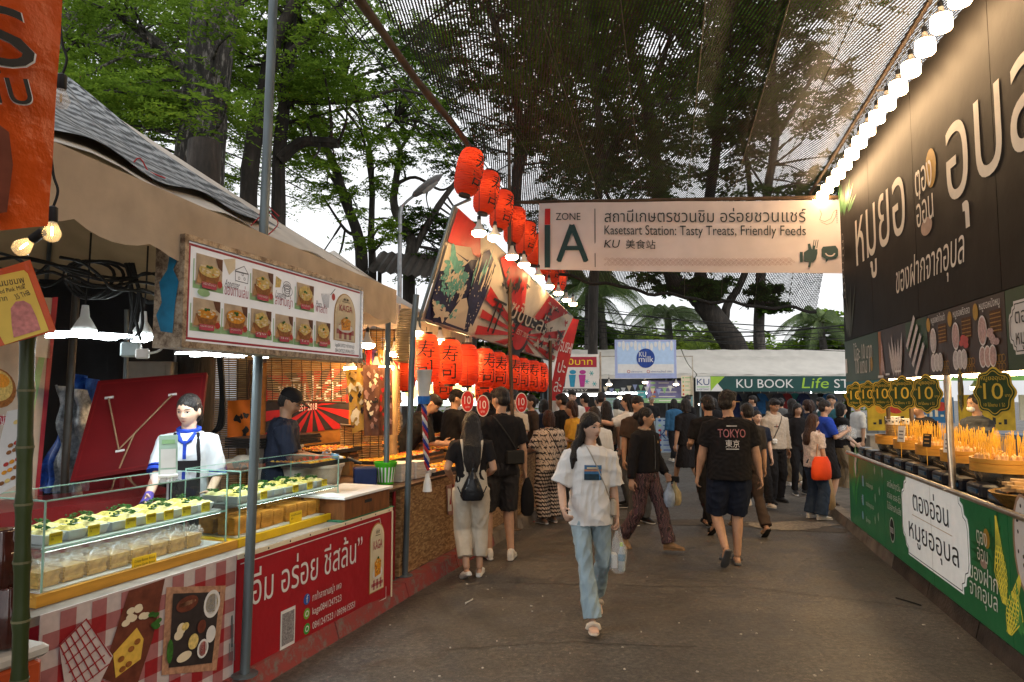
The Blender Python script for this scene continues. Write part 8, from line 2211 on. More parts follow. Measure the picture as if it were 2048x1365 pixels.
 if kind in('short','crop','cap'):
  hl((0,-.008,.044),(.084,.099,.088));hl((0,-.040,-.005),(.076,.068,.074))
  if kind=='short':hl((.012,.042,.082),(.066,.052,.036));hl((-.03,.056,.066),(.044,.038,.030))
 else:
  hl((0,-.009,.032),(.086,.099,.099))if kind not in('pony','bun')else hl((0,-.012,.031),(.084,.098,.099));hl((0,-.045,-.03),(.074,.062,.085))
  if kind=='bob':
   for sg in(1,-1):h.tube([HM@Vector((sg*.070,.01,.05)),HM@Vector((sg*.082,.0,-.02)),HM@Vector((sg*.080,-.01,-.09)),HM@Vector((sg*.074,-.02,-.13))],[.020,.026,.028,.012],8,m_black)
   loft(h,[(HM@Vector((0,-.055,.02)),HM.to_3x3()@Vector((.08,0,0)),HM.to_3x3()@Vector((0,.05,0))),(HM@Vector((0,-.055,-.13)),HM.to_3x3()@Vector((.078,0,0)),HM.to_3x3()@Vector((0,.045,0)))])
  if kind=='long':
   L=hair[1];rx=hair[2]if len(hair)>2 else .085
   h0=HM@Vector((0,-.055,.02));h1=HM@Vector((0,-.075,-.10));h2=up((0,-.12,1.36));h3=up((hair[3]if len(hair)>3 else 0,-.135,1.45-L))
   loft(h,[(h0,(.080,0,0),(0,.052,0)),(h1,(rx,0,0),(0,.045,0)),(h2,(rx*1.05,0,0),(0,.036,0)),(lerp(h2,h3,.6),(rx,0,0),(0,.032,0)),(h3,(rx*.6,0,0),(0,.014,0))])
   for sg in(1,-1):h.tube([HM@Vector((sg*.058,.010,.075)),HM@Vector((sg*.080,-.008,.01)),HM@Vector((sg*.080,-.025,-.09)),up((sg*.10,-.05,1.40)),up((sg*.11,-.09,1.40-L*.6))],[.016,.020,.026,.026,.008],8,m_black)
   if len(hair)>4:
    sg=hair[4];h.tube([HM@Vector((sg*.072,-.02,.03)),HM@Vector((sg*.085,-.02,-.08)),up((sg*.125,.010,1.43)),up((sg*.155,.075,1.33)),up((sg*.165,.085,1.24))],[.024,.034,.042,.034,.006],9,m_black);h.tube([HM@Vector((sg*.07,-.01,.04)),HM@Vector((sg*.084,-.012,-.05)),up((sg*.125,.05,1.40)),up((sg*.12,.105,1.30))],[.014,.016,.018,.004],7,m_black)
  if kind=='bun':hl((0,-.115,.015),(.05,.045,.05))
  if kind=='pony':h.tube([HM@Vector((0,-.10,.02)),HM@Vector((0,-.15,.0)),HM@Vector((0,-.155,-.10)),HM@Vector((0,-.14,-.22))],[.028,.036,.034,.008],9,m_black)
 me=fuse(h,'hair',max(.008,res*.8),2);wrinkle(me,.0045,.030,seed,(1,1,.18),False);me.materials.append(hm);me.polygons.foreach_set('use_smooth',[True]*len(me.polygons));me.transform(MW);link_mesh('hair',me,t)
 if kind=='cap':
  c=MB(hair[1]);R3=HM.to_3x3();prof=[(.087,.035),(.088,.06),(.078,.095),(.05,.122),(.01,.132)]
  c.lathe(prof,HM@Vector((0,-.010,0)),20,q=R3,sy=1.14);bm_=[HM@Vector(p)for p in((-.075,.065,.045),(.075,.065,.045),(.055,.165,.030),(0,.185,.026),(-.055,.165,.030))];c.add(bm_+[p-R3@Vector((0,0,.006))for p in bm_],[(0,1,2,3,4),(9,8,7,6,5)]+[(i,5+i,5+(i+1)%5,(i+1)%5)for i in range(5)])
  me=c.mesh('cap',True);me.transform(MW);link_mesh('cap',me,t)
 ctx=dict(t=t,MW=MW,up=up,upv=upv,HM=HM,TU=TU,RU=RU,sh=sh,el=el,wr=wr,hp=hp,kn=kn,an=an,s=s,base=base)
 def finish(mb,name,m_,vox,amp,lam,sm=4,parent=t):
  me=fuse(mb,name,vox,sm)
  if amp:wrinkle(me,amp,lam,seed+len(name))
  me.materials.append(m_);me.polygons.foreach_set('use_smooth',[True]*len(me.polygons))
  bvh=BVHTree.FromPolygons([v.co for v in me.vertices],[tuple(p.vertices)for p in me.polygons])
  me.transform(MW);o=link_mesh(name,me,parent);return o,bvh
 vx=res*1.15
 # --- trousers, shorts or skirt
 if bot:
  b=MB(m_black);kd,bm_=bot[0],bot[1];P=dict(fit=.012,hem=.065,knee=.070,to=1.0,zw=1.04);P.update(bot[2]if len(bot)>2 else{});f=P['fit']
  loft(b,[(up((0,0,zz)),upv(((rx+f)*W_,0,0),zz),upv((0,(ry+f)*(1+(W_-1)*.7),0),zz))for zz,rx,ry in((P['zw'],.138,.100+belly*.5),(.97,.152,.108+belly*.4),(.90,.160,.112),(.83,.150,.105))])
  if kd=='skirt':
   z1=P['to'];loft(b,[((0,0,.95),(.160,0,0),(0,.118,0)),((0,0,.80),(.175,0,0),(0,.135,0)),((0,.01,z1),(P['hem'],0,0),(0,P['hem']*.8,0))])
  else:
   for i in range(2):
    th,ca=kn[i]-hp[i],an[i]-kn[i];pts=[hp[i]+Vector((0,0,.02)),hp[i]+th*.25,hp[i]+th*.6];rs=[(.090+f)*W_,(.090+f)*W_,(.080+f)*W_]
    if P['to']<=.5:
     u=P['to']/.5;pts+=[hp[i]+th*max(.62,u)];rs+=[P['hem']]
    else:
     u=(P['to']-.5)/.5;pts+=[kn[i],kn[i]+ca*u*.5,kn[i]+ca*u];rs+=[P['knee'],lerp(P['knee'],P['hem'],.5),P['hem']]
    b.tube(pts,rs,14,m_black)
  ctx['bot']=finish(b,'trousers' if kd=='long' else 'shorts' if kd=='shorts' else 'skirt',bm_,vx,P.get('amp',.009),P.get('lam',.11))
  # --- upper garment
 if top:
  b=MB(m_black);kd,tm=top[0],top[1];P=dict(fit=.016,hem=.90,sl=.5,slr=.060,neck=.062,flare=0.0);P.update(top[2]if len(top)>2 else{});f=P['fit'];zh=P['hem']
  rows=[(zh,.158+P['flare'],.112+P['flare']+belly*.8,.3*belly),(.97,.156+P['flare']*.7,.110+belly,.4*belly),(1.08,.150,.108+belly,.4*belly),(1.18,.155,.110+belly*.5,.2*belly),(1.29,.164,.112,0),(1.365,.168,.104,-.002),(1.405,.150,.088,-.004),(1.435,.088,.070,-.006)]
  rows=[r_ for r_ in rows if r_[0]>=zh]
  loft(b,[(up((0,yo,zz)),upv(((rx+f)*W_,0,0),zz),upv((0,(ry+f)*(1+(W_-1)*.7),0),zz))for zz,rx,ry,yo in rows],24)
  if P['neck']:b.tube([up((0,-.008,1.41)),up((0,-.004,1.452))],[P['neck']+.02,P['neck']],16,m_black)
  for i in range(2):
   up_,fo=el[i]-sh[i],wr[i]-el[i];sl=P['sl'];r0=.062*W_+f*.9;r1=P['slr']+f*.3
   dz_=Vector((0,0,-max(0,r0-.050)));s0_=sh[i]+dz_;a0=s0_+(up((0,0,1.385))+dz_-s0_)*.28
   if sl<=.5:pts=[a0,s0_,sh[i]+dz_*.5+up_*sl,sh[i]+up_*sl*2];rs=[r0*.95,r0,lerp(r0,r1,.6),r1]
   else:u=(sl-.5)*2;pts=[a0,s0_,sh[i]+dz_*.5+up_*.5,el[i],el[i]+fo*u*.5,el[i]+fo*u];rs=[r0*.95,r0,lerp(r0,r1,.4),lerp(r0,r1,.7),lerp(r0,r1,.85),r1]
   if sl>0:b.tube(pts,rs,14,m_black)
  if kd=='hoodie':b.tube([up((.09,.03,1.44)),up((.075,-.07,1.47)),up((0,-.11,1.45)),up((-.075,-.07,1.47)),up((-.09,.03,1.44)),up((0,.10,1.40))],[.032,.042,.05,.042,.032,.022],9,m_black)
  ctx['top']=finish(b,{'tee':'t_shirt','hoodie':'hoodie','jacket':'jacket','shirt':'shirt','dress':'dress'}[kd],tm,vx,P.get('amp',.008),P.get('lam',.11))
  # --- shoes
 if shoes and shoes[0]!='bare':
  kd,smt=shoes[0],shoes[1]
  for i,sg in enumerate((1,-1)):
   fx=feet[i];q=Matrix.Rotation(-(fx[4]if len(fx)>4 else 0),3,'Z')@Matrix.Rotation(-(fx[3]),3,'X');A=an[i]
   lo=-.082
   so=MB(m_black);loft(so,[(A+q@Vector((0,yy,lo+th/2)),q@Vector((rx,0,0)),q@Vector((0,0,th/2)))for yy,rx,th in((-.075,.026,.024),(-.055,.036,.026),(.02,.036,.024),(.10,.046,.022),(.16,.044,.020),(.195,.026,.018))],14)
   u_=MB(m_black)
   if kd=='sneaker':loft(u_,[(A+q@Vector((0,yy,zz)),q@Vector((rx,0,0)),q@Vector((0,0,rz)))for yy,zz,rx,rz in((-.070,-.040,.026,.032),(-.045,-.022,.036,.052),(.0,-.018,.040,.056),(.06,-.036,.042,.036),(.13,-.050,.042,.022),(.185,-.056,.026,.013))],14)
   elif kd=='clog':loft(u_,[(A+q@Vector((0,yy,zz)),q@Vector((rx,0,0)),q@Vector((0,0,rz)))for yy,zz,rx,rz in((-.072,-.055,.024,.018),(-.04,-.055,.038,.018),(.05,-.042,.043,.034),(.11,-.044,.047,.032),(.165,-.052,.042,.020),(.19,-.056,.024,.012))],14)
   else:u_.tube([A+q@Vector(p)for p in((-.046,.085,-.062),(-.036,.085,-.030),(0,.088,-.014),(.036,.085,-.030),(.046,.085,-.062))],[.022]*5,8,m_black)
   me=fuse(u_,'shoe',.007 if res<.009 else .010,2);me.materials.append(smt);me.polygons.foreach_set('use_smooth',[True]*len(me.polygons));me.transform(MW);so_=link_mesh('shoe',me,t)
   me=fuse(so,'sole',.007 if res<.009 else .010,1);me.materials.append(shoes[2]if len(shoes)>2 else m_sole);me.polygons.foreach_set('use_smooth',[True]*len(me.polygons));me.transform(MW);link_mesh('sole',me,so_)
 if extra:extra(ctx)
 PEOPLE.append(ctx)
 return ctx
def wpart(ctx,mb,name,smooth=True,parent=None):
 me=mb.mesh(name,smooth);me.transform(ctx['MW']);return link_mesh(name,me,parent or ctx['t'])
def wthing(ctx,mb_list,name,label,cat,smooth=True):
 """something the person carries: a thing of its own. mb_list: [(part name, MB in the person's own coordinates)]"""
 c=Vector(mb_list[0][1].v[0]);t=thing(name,label,cat,ctx['MW']@c)
 for nm,mb in mb_list:me=mb.mesh(nm,smooth);me.transform(ctx['MW']);link_mesh(nm,me,t)
 return t
def wrapf(ctx,side,key='top'):return Wrap(ctx[key][1],ctx['TU'],side)
def strap(ctx,p0,p1,side,r,m_,key='top',n=24,w_=None):
 """band across chest or back from p0=(a,b) to p1=(a,b)"""
 wf=wrapf(ctx,side,key);mb=MB(m_);mb.tube([wf.P(lerp(p0[0],p1[0],k/n),lerp(p0[1],p1[1],k/n),r*.5)for k in range(n+1)],r,6,flat=.5);return mb
PX=lambda px,Y:(px-CX)/F*Y
WALK=((.075,.27,.088,-.10,.10),(-.085,-.28,.150,.62,-.10))
WALKL=((.085,-.28,.150,.62,.10),(-.075,.27,.088,-.10,-.10))
c_black=clothm('black',(.014,.013,.014));c_white=clothm('white',(.66,.65,.64),var=.05);c_denim=clothm('light_denim',(.30,.385,.43),var=.22,scale=14,stretch=(1,1,.3));c_navy=clothm('navy',(.016,.020,.034));c_cream=clothm('cream',(.46,.40,.32),var=.12)
c_grey=clothm('grey',(.10,.10,.10));c_dgrey=clothm('charcoal',(.035,.032,.032));c_khaki=clothm('khaki',(.22,.17,.11));c_blue=clothm('blue_denim',(.03,.09,.17));c_royal=clothm('royal_blue',(.02,.05,.32));c_yellow=clothm('yellow',(.55,.30,.04));c_brown=clothm('brown',(.05,.034,.026));c_jean=clothm('dark_denim',(.03,.045,.075),stretch=(1,1,.3));c_oat=clothm('oatmeal',(.42,.35,.28),var=.12,scale=40)
m_sneak=mat('sneaker_white',(.58,.54,.48),.6,.15,20);m_beige=mat('slide_beige',(.55,.46,.36),.55,.1,15);m_kblk=mat('shoe_black',(.015,.014,.013),.5,.2,20);m_tanshoe=mat('shoe_tan',(.26,.15,.07),.55,.2,20)
# ---- woman in the white T-shirt, walking towards us
def w1(c):
 wf=wrapf(c,1);mb=MB(mat('print_sky',C('#3f6f9c'),.6,.3,20));a0,a1,b0,b1=-.072,.072,1.165,1.285
 wf.patch(mb,a0,b0,a1,b1,.005,mat('print_sky','ffffff'));wf.patch(mb,a0,b0+.070,a1,b0+.086,.0062,mat('print_sand',C('#c08a6a'),.6,.3,30),6);wf.patch(mb,a0,b0,a1,b0+.048,.0062,mat('print_sea',C('#14303f'),.6,.5,30),6);wf.patch(mb,a0+.02,b0+.09,a1-.03,b0+.104,.0064,m_cream,5)
 wpart(c,mb,'printed_picture',parent=c['top'][0])
 s=strap(c,(-.045,1.43),(.17,.98),1,.008,mat('strap_beige',(.42,.36,.29),.6,.1,20));p=c['up']((-.19,.0,.93));bg=MB(mat('bag_beige',(.45,.38,.30),.5,.1,20));bg.bevbox(p,(.05,.16,.15),.02)
 wthing(c,[('bag',bg),('strap',s)],'shoulder_bag','small beige shoulder bag worn across the white T-shirt','bag')
 # carried plastic bag with a bottle
 g=c['wr'][1]+(c['wr'][1]-c['el'][1]).normalized()*.095;f=MB(m_plast)
 pb=nodes_mat('carrier_film',lambda t,p:(p.inputs['Base Color'].__setattr__('default_value',(.8,.8,.8,1)),p.inputs['Roughness'].__setattr__('default_value',.2),p.inputs['Alpha'].__setattr__('default_value',.30)))
 f=MB(pb);rr=random.Random(3);rings=[]
 for k,(dz,rx,ry)in enumerate(((-.02,.012,.010),(-.09,.035,.022),(-.15,.062,.040),(-.24,.072,.048),(-.32,.066,.046),(-.36,.04,.03))):rings.append((g+Vector((.012*math.sin(k*2),0,dz)),(rx,0,0),(0,ry,0)))
 loft(f,rings,14,m=pb);hd=MB(pb)
 for q in(-1,1):hd.tube([g+Vector((q*.012,0,.01)),g+Vector((q*.03,.01,-.08)),g+Vector((q*.05,.01,-.15))],.007,5,pb)
 wthing(c,[('film',f),('handle',hd)],'plastic_bag','clear plastic carrier bag hanging from the hand of the woman in white','bag')
 o=g+Vector((-.03,.0,-.345));bt=MB(mat('bottle_water',(.45,.55,.60),.08,.1,20,alpha=.75));bt.lathe([(.025,0),(.030,.01),(.030,.06),(.027,.075),(.030,.09),(.030,.15),(.016,.19),(.013,.20)],o,14);cp=MB(mat('cap_lime',C('#a6d63a'),.4));cp.lathe([(.015,.20),(.015,.225),(.012,.228)],o,10);lb=MB(mat('label_blue',C('#4a86a8'),.4,.2,30));lb.lathe([(.0312,.085),(.0312,.14)],o,14,open_=True)
 wthing(c,[('bottle',bt),('cap',cp),('wrapper',lb)],'water_bottle','water bottle with lime cap inside the carrier bag of the woman in white','bottle')
 o=g+Vector((.034,.0,-.26));bx=MB(m_white);bx.bevbox(o,(.05,.065,.12),.008);wthing(c,[('box',bx)],'paper_box','white paper box beside the bottle in the clear carrier bag','box')
person('woman in white T-shirt with sunset print and light jeans, walking to the viewer',.60,5.36,math.pi+.02,1.585,skin='l',hair=('long',.34,.088,.10,1),hm=m_hairb,wid=.90,top=('tee',c_white,dict(fit=.034,hem=.79,sl=.5,slr=.084,flare=.014,amp=.013,lam=.15)),bot=('long',c_denim,dict(fit=.006,knee=.064,hem=.084,amp=.010,lam=.09)),shoes=('slide',m_beige,m_beige),res=.0072,twist=.06,head=(.50,-.02,.04),hands=((.235,.20,.94),(-.225,.0,.83)),curl=(.75,1.15),feet=((.015,.24,.088,-.06,.06),(-.085,-.28,.17,.75,-.15)),extra=w1,seed=5,side=-.02,hdir=((-.1,.7,-.45),None))
# ---- woman in the black bomber jacket
m_pais=nodes_mat('paisley',lambda t,p:(t.links.new(ramp(t,tex(t,'Wave',9,Distortion=14,Detail=3).outputs['Fac'],[(.40,(.020,.010,.014)),(.50,(.16,.07,.05)),(.58,(.30,.19,.14)),(.70,(.06,.02,.03))]),p.inputs['Base Color']),p.inputs['Roughness'].__setattr__('default_value',.8)))
m_rib=mat('rib_striped',(.35,.25,.18),.8,.4,60)
def w2(c):
 for i in range(2):
  d=(c['wr'][i]-c['el'][i]).normalized();mb=MB(c_black)
  for k,(o,mm)in enumerate(((-.055,c_black),(-.038,m_rib),(-.021,c_black))):mb.tube([c['wr'][i]+d*o,c['wr'][i]+d*(o+.016)],.042-.002*k,12,mm)
  wpart(c,mb,'cuff',parent=c['top'][0])
 mb=MB(m_rib);u=c['up'];mb.tube([u((.075*math.cos(q),-.01+.066*math.sin(q),1.452+.012*math.sin(q+3.14)))for q in[2*math.pi*k/16 for k in range(17)]],.012,6);wpart(c,mb,'collar',parent=c['top'][0])
 wf=wrapf(c,1);mb=MB(mat('zip_grey',(.12,.12,.12),.4));mb.tube([wf.P(0,.88+.05*k,.003)for k in range(11)],.004,5);wf.patch(mb,.06,1.28,.085,1.31,.004,m_gold,2);wpart(c,mb,'zip',parent=c['top'][0])
 g=c['wr'][1]+(c['wr'][1]-c['el'][1]).normalized()*.09
 ph=MB(m_kblk);ph.bevbox(g+Vector((-.02,.05,.02)),(.02,.14,.075),.006);wthing(c,[('phone',ph)],'mobile_phone','black mobile phone in the hand of the woman in the bomber jacket','phone')
 for k,(dx,mm,lab)in enumerate(((.05,mat('bag_blue_print',(.30,.36,.46),.6,.45,12),'blue and white patterned plastic bag hanging from the bomber-jacket woman'),(-.10,mat('bag_clear_yellow',(.45,.36,.20),.25,.4,14),'crinkled clear bag of yellow snacks hanging beside the blue patterned bag'))):
  f=MB(mm);o=g+Vector((0,.02-dx*.4,0));loft(f,[(o+Vector((dx*s_,dx*.4*s_,dz)),(rx,0,0),(0,ry,0))for s_,dz,rx,ry in((0,-.01,.01,.01),(.5,-.08,.035,.03),(1,-.15,.075,.06),(1,-.25,.085,.06),(1,-.30,.06,.045))],12,m=mm);h=MB(mm);h.tube([o,o+Vector((dx*.5,0,-.09))],.006,5);wthing(c,[('bag',f),('handle',h)],'plastic_bag',lab,'bag')
person('woman in black bomber jacket and paisley trousers, walking to the right',1.50,7.75,-2.35,1.57,skin='m',hair='bun',top=('jacket',c_black,dict(fit=.030,hem=.93,sl=.97,slr=.045,amp=.006)),bot=('long',m_pais,dict(fit=.012,knee=.080,hem=.088)),shoes=('sneaker',m_tanshoe,m_tanshoe),res=.0085,head=(.45,0,0),hands=((.27,-.02,.86),(-.20,.16,.90)),curl=(.5,.9),feet=WALKL,extra=w2)
# ---- man with the TOKYO shirt
def w3(c):
 wf=wrapf(c,-1);u=0
 for nm,s,b0,h,wd,mm,bo in(('lettering_outline','TOKYO',1.255,.115,.130,m_offw,.060),('lettering','TOKYO',1.255,.115,.130,mat('tokyo_pink',C('#a8686c'),.7,.5,30),.012),('lettering','東京',1.165,.080,.066,m_offw,.03)):
  P_,T_=glyphs(s,bo);lo,hi=P_[:,0].min(),P_[:,0].max();mb=MB(mm);k=2*wd/(hi-lo)
  mb.add([wf.P((x-(lo+hi)/2)*k,b0+y*h,.006 if bo>.03 else .009)for x,y in P_],[tuple(q)for q in T_]);wpart(c,mb,nm,False,c['top'][0])
 mb=MB(m_offw);wf.patch(mb,-.05,1.36,.05,1.368,.005,m_offw,4);wf.patch(mb,-.06,1.14,.06,1.147,.005,m_offw,4);wpart(c,mb,'printed_line',parent=c['top'][0])
 mb=MB(m_gold);H_=c['HM']
 for sg in(1,-1):mb.tube([H_@Vector((sg*.082,-.01,.01)),H_@Vector((sg*.080,.09,.008)),H_@Vector((sg*.012,.108,.004))],.003,5)
 wpart(c,mb,'glasses')
person('big man in black TOKYO T-shirt and navy shorts, seen from behind mid-stride',2.22,7.05,-.10,1.76,skin='m',hair='short',top=('tee',c_black,dict(fit=.030,hem=.84,sl=.42,slr=.075)),bot=('shorts',c_navy,dict(fit=.022,to=.5,hem=.098)),shoes=('slide',c_grey,c_grey),res=.0085,wid=1.17,belly=.03,head=(-.75,0,0),hands=((.30,.02,.86),(-.30,.06,.84)),curl=(.6,.7),feet=((.07,.06,.085,0,.1),(-.085,-.16,.20,.85,-.1)),extra=w3,face=True)
# ---- man walking before him
def w4(c):
 wf=wrapf(c,-1);rr=random.Random(4);mb=MB(mat('print_crimson',(.35,.02,.05),.6,.3,20))
 for k in range(9):
  a,b_=rr.uniform(-.09,.09),rr.uniform(1.08,1.32);mb.tube([wf.P(a+.03*math.cos(q),b_+.035*math.sin(q),.004)for q in[k+.7*i for i in range(6)]],.006,5,mat('print_crimson','ffffff')if k%3 else m_offw)
 wpart(c,mb,'printed_picture',parent=c['top'][0])
person('man in black T-shirt with crimson back print, walking just ahead of the TOKYO shirt',2.50,8.75,.15,1.70,skin='m',hair='short',top=('tee',c_black,dict(fit=.024,hem=.86,sl=.42,slr=.066)),bot=('long',c_black,dict(fit=.012,knee=.07,hem=.066)),shoes=('sandal',m_kblk,m_kblk),hands=((.26,.1,.88),(-.16,.25,1.05)),feet=WALK,extra=w4,face=False)
person('person in brown trousers mostly hidden behind the TOKYO shirt',2.95,8.6,.1,1.60,skin='m',hair='short',top=('tee',c_dgrey,{}),bot=('long',c_brown,dict(hem=.08)),shoes=('sandal',m_tanshoe,m_kblk),res=.014,feet=WALKL,face=False)
# ---- the couple at the sushi counter
def w5(c):
 wf=wrapf(c,-1)
 mb=MB(c_cream)
 for sg in(1,-1):mb.tube([wf.P(sg*lerp(.105,.055,k/14),lerp(1.425,1.08,k/14),.006)for k in range(15)],.018,8,c_cream,flat=.35,upv=(1,0,0))
 wpart(c,mb,'overall_strap',parent=c['bot'][0])
 bl=mat('bag_black_gloss',(.012,.012,.014),.22,.2,20,bump=.3,bscale=20);f=MB(bl);loft(f,[(wf.P(.0,1.10,.03),(.022,0,0),(0,.02,0)),(wf.P(-.0,1.02,.05),(.065,0,0),(0,.04,0)),(wf.P(-.0,.93,.065),(.105,0,0),(0,.06,0)),(wf.P(-.0,.86,.065),(.125,0,0),(0,.07,0)),(wf.P(-.0,.81,.06),(.10,0,0),(0,.055,0))],16,m=bl)
 s=MB(bl);
 for sg in(1,-1):s.tube([wf.P(0,1.10,.03),wf.P(sg*.05,1.25,.014),wf.P(sg*.09,1.42,.010)],.006,5,bl);s.tube([wf.P(sg*.10,.84,.06),wf.P(sg*.15,.95,.0)],.006,5,bl)
 wthing(c,[('bag',f),('strap',s)],'backpack','shiny black drawstring backpack on the overall wearer','backpack')
person('woman in cream overalls and black top seen from behind at the sushi counter',-.39,6.62,.12,1.55,skin='m',hair=('long',.36,.092),top=('tee',c_black,dict(fit=.014,hem=.98,sl=.36,slr=.056)),bot=('long',c_cream,dict(fit=.022,knee=.092,hem=.082,to=.86,zw=1.12,amp=.007)),shoes=('clog',m_sneak,m_sole),res=.0085,hands=((.16,.20,1.02),(-.20,.16,1.00)),curl=(.8,.8),feet=((.09,.04,.085,0,.2),(-.05,-.10,.115,.40,-.25)),extra=w5,face=False,lean=.03)
def w6(c):
 wf=wrapf(c,-1);bl=mat('bag_black',(.014,.013,.012),.5,.2,20);f=MB(bl);p=wf.P(.10,1.02,.03);f.bevbox(p,(.19,.06,.14),.012,m=bl);s=strap(c,(.14,1.08),(-.11,1.43),-1,.009,bl);wthing(c,[('bag',f),('strap',s)],'sling_bag','black sling bag on the back of the tall man in black','bag')
 w=c['wr'][0];f=MB(c_black);o=w+Vector((.02,-.02,-.06));loft(f,[(o+Vector((0,0,dz)),(rx,0,0),(0,rx*.6,0))for dz,rx in((.0,.02),(-.10,.06),(-.22,.075),(-.34,.07),(-.38,.04))],12,m=c_black);wthing(c,[('bag',f)],'cloth_bag','soft black cloth bag hanging between the overall wearer and the tall man','bag')
person('tall man in black T-shirt and dark shorts at the sushi counter, head turned left',-.12,7.30,.35,1.79,skin='m',hair='short',top=('tee',c_black,dict(fit=.026,hem=.84,sl=.45,slr=.07)),bot=('shorts',c_dgrey,dict(fit=.024,to=.5,hem=.10)),shoes=('sneaker',m_sneak),res=.0085,head=(.55,-.08,0),hands=((.26,.0,.86),(-.18,.24,1.1)),feet=((.10,-.03,.085,0,.5),(-.10,.06,.085,0,.1)),extra=w6,face=True)
# ---- woman in patterned clothes
def pat(seed,sx):
 def f(t,p):
  v=tex(t,'Voronoi',19,stretch=(1,1,1),feature='DISTANCE_TO_EDGE');wz=tex(t,'Wave',1,wave_type='BANDS',bands_direction='Z',stretch=(1,1,sx),Distortion=0);wv=tex(t,'Wave',1,wave_type='BANDS',bands_direction='DIAGONAL',wave_profile='TRI',stretch=(15,15,10),Distortion=0)
  m=t.nodes.new('ShaderNodeMath');m.operation='MULTIPLY';t.links.new(wv.outputs['Fac'],m.inputs[0]);t.links.new(wz.outputs['Fac'],m.inputs[1]);a=t.nodes.new('ShaderNodeMath');a.operation='ADD';t.links.new(m.outputs[0],a.inputs[0]);s=t.nodes.new('ShaderNodeMath');s.operation='MULTIPLY';s.inputs[1].default_value=seed;t.links.new(v.outputs['Distance'],s.inputs[0]);t.links.new(s.outputs[0],a.inputs[1])
  t.links.new(ramp(t,a.outputs[0],[(.22,(.016,.010,.010)),(.28,(.44,.35,.28))],'LINEAR'),p.inputs['Base Color']);p.inputs['Roughness'].default_value=.8
 return f
m_pat1=nodes_mat('tribal_print',pat(1.6,4.0));m_pat2=nodes_mat('tribal_bands',pat(.4,6.5))
person('woman in black and cream tribal-print outfit choosing food, seen from behind',.50,9.30,.55,1.50,skin='d',hair='bob',hm=m_hairbr,top=('tee',m_pat1,dict(fit=.034,hem=.80,sl=.5,slr=.075)),bot=('long',m_pat2,dict(fit=.03,knee=.105,hem=.112)),shoes=('clog',mat('shoe_grey',(.2,.17,.15),.6)),res=.0095,wid=1.12,hands=((.20,.22,1.0),(-.22,.28,1.08)),curl=(.7,.7),face=False,extra=lambda c:wthing(c,[('strap',strap(c,(-.12,1.42),(.14,1.0),-1,.008,mat('bag_black',(.014,.013,.012),.5)))],'bag_strap','thin black bag strap across the back of the tribal-print shirt','bag'))
# ---- group on the right
def w8(c):
 bl=mat('bag_black',(.014,.013,.012),.5);s=strap(c,(.07,1.42),(-.13,1.02),1,.011,bl);wf=wrapf(c,1);f=MB(m_white);
 for k in range(4):f.ball(wf.P(-.12+.02*(k%2),1.0+.03*(k//2),.035),.03,8,6)
 wthing(c,[('strap',s),('pendant',f)],'sling_bag','black sling strap with a white plush pendant on the cream hoodie','bag')
 mb=MB(m_black);wf.patch(mb,-.10,1.245,-.02,1.26,.004,m_black,3);mb.tube([wf.P(-.06,1.24,.005),wf.P(-.05,1.29,.005),wf.P(-.04,1.25,.005)],.004,5,m_redp);wpart(c,mb,'chest_print',parent=c['top'][0])
person('young man in cream hoodie and black trousers, standing facing the viewer',4.20,11.0,math.pi+.25,1.64,skin='d',hair='short',top=('hoodie',c_oat,dict(fit=.034,hem=.88,sl=.97,slr=.052)),bot=('long',c_black,dict(fit=.014,knee=.085,hem=.085)),shoes=('sneaker',m_kblk,m_kblk),head=(.1,-.25,0),extra=w8,feet=((.12,.04,.085,0,.2),(-.12,-.1,.085,0,-.2)))
def w9(c):
 g=c['wr'][0]+(c['wr'][0]-c['el'][0]).normalized()*.08+Vector((0,.035,0));bt=MB(mat('bottle_green',(.08,.30,.10),.12,.2,20));bt.lathe([(.028,-.09),(.032,-.08),(.032,.06),(.014,.12),(.014,.14)],g,12);cp=MB(m_white);cp.lathe([(.016,.14),(.016,.165)],g,10);wthing(c,[('bottle',bt),('cap',cp)],'drink_bottle','green drink bottle held by the woman in the dark T-shirt','bottle')
person('woman in dark T-shirt holding a green bottle, beside the cream hoodie',3.78,10.6,math.pi+.05,1.46,skin='l',hair='pony',top=('tee',c_navy,dict(fit=.022,hem=.86,sl=.4,slr=.065)),bot=('long',c_black,dict(fit=.016,knee=.09,hem=.085)),shoes=('clog',m_beige),hands=((.07,.24,1.12),(-.23,.05,.86)),curl=(1.1,.6),extra=w9,feet=WALKL)
def w10(c):
 om=mat('tote_orange',C('#e0481a'),.6,.12,6,bump=.25,bscale=10);p=c['up']((.20,-.02,.86));f=MB(om);loft(f,[(p+Vector((0,0,dz)),(rx,0,0),(0,ry,0))for dz,rx,ry in((.17,.05,.11),(.08,.065,.165),(-.06,.075,.185),(-.17,.07,.18),(-.20,.05,.15))],18,m=om);s=MB(mat('strap_tan',(.35,.20,.12),.6));s.tube([p+Vector((0,-.09,.15)),c['up']((.175,-.05,1.25)),c['up']((.15,-.0,1.455)),c['up']((.175,.05,1.25)),p+Vector((0,.09,.15))],.010,6);wthing(c,[('bag',f),('strap',s)],'tote_bag','bright orange tote bag hanging from the woman with long brown hair','bag')
 f=MB(mat('bag_tan_paper',(.32,.20,.09),.6,.25,8));p=c['up']((-.02,.26,.50));loft(f,[(p+Vector((0,0,dz)),(rx,0,0),(0,rx*1.1,0))for dz,rx in((.24,.02),(.12,.06),(-.10,.10),(-.30,.11),(-.36,.07))],12,m=f.dm);wthing(c,[('bag',f)],'paper_bag','tall tan paper bag carried before the woman with the orange tote','bag')
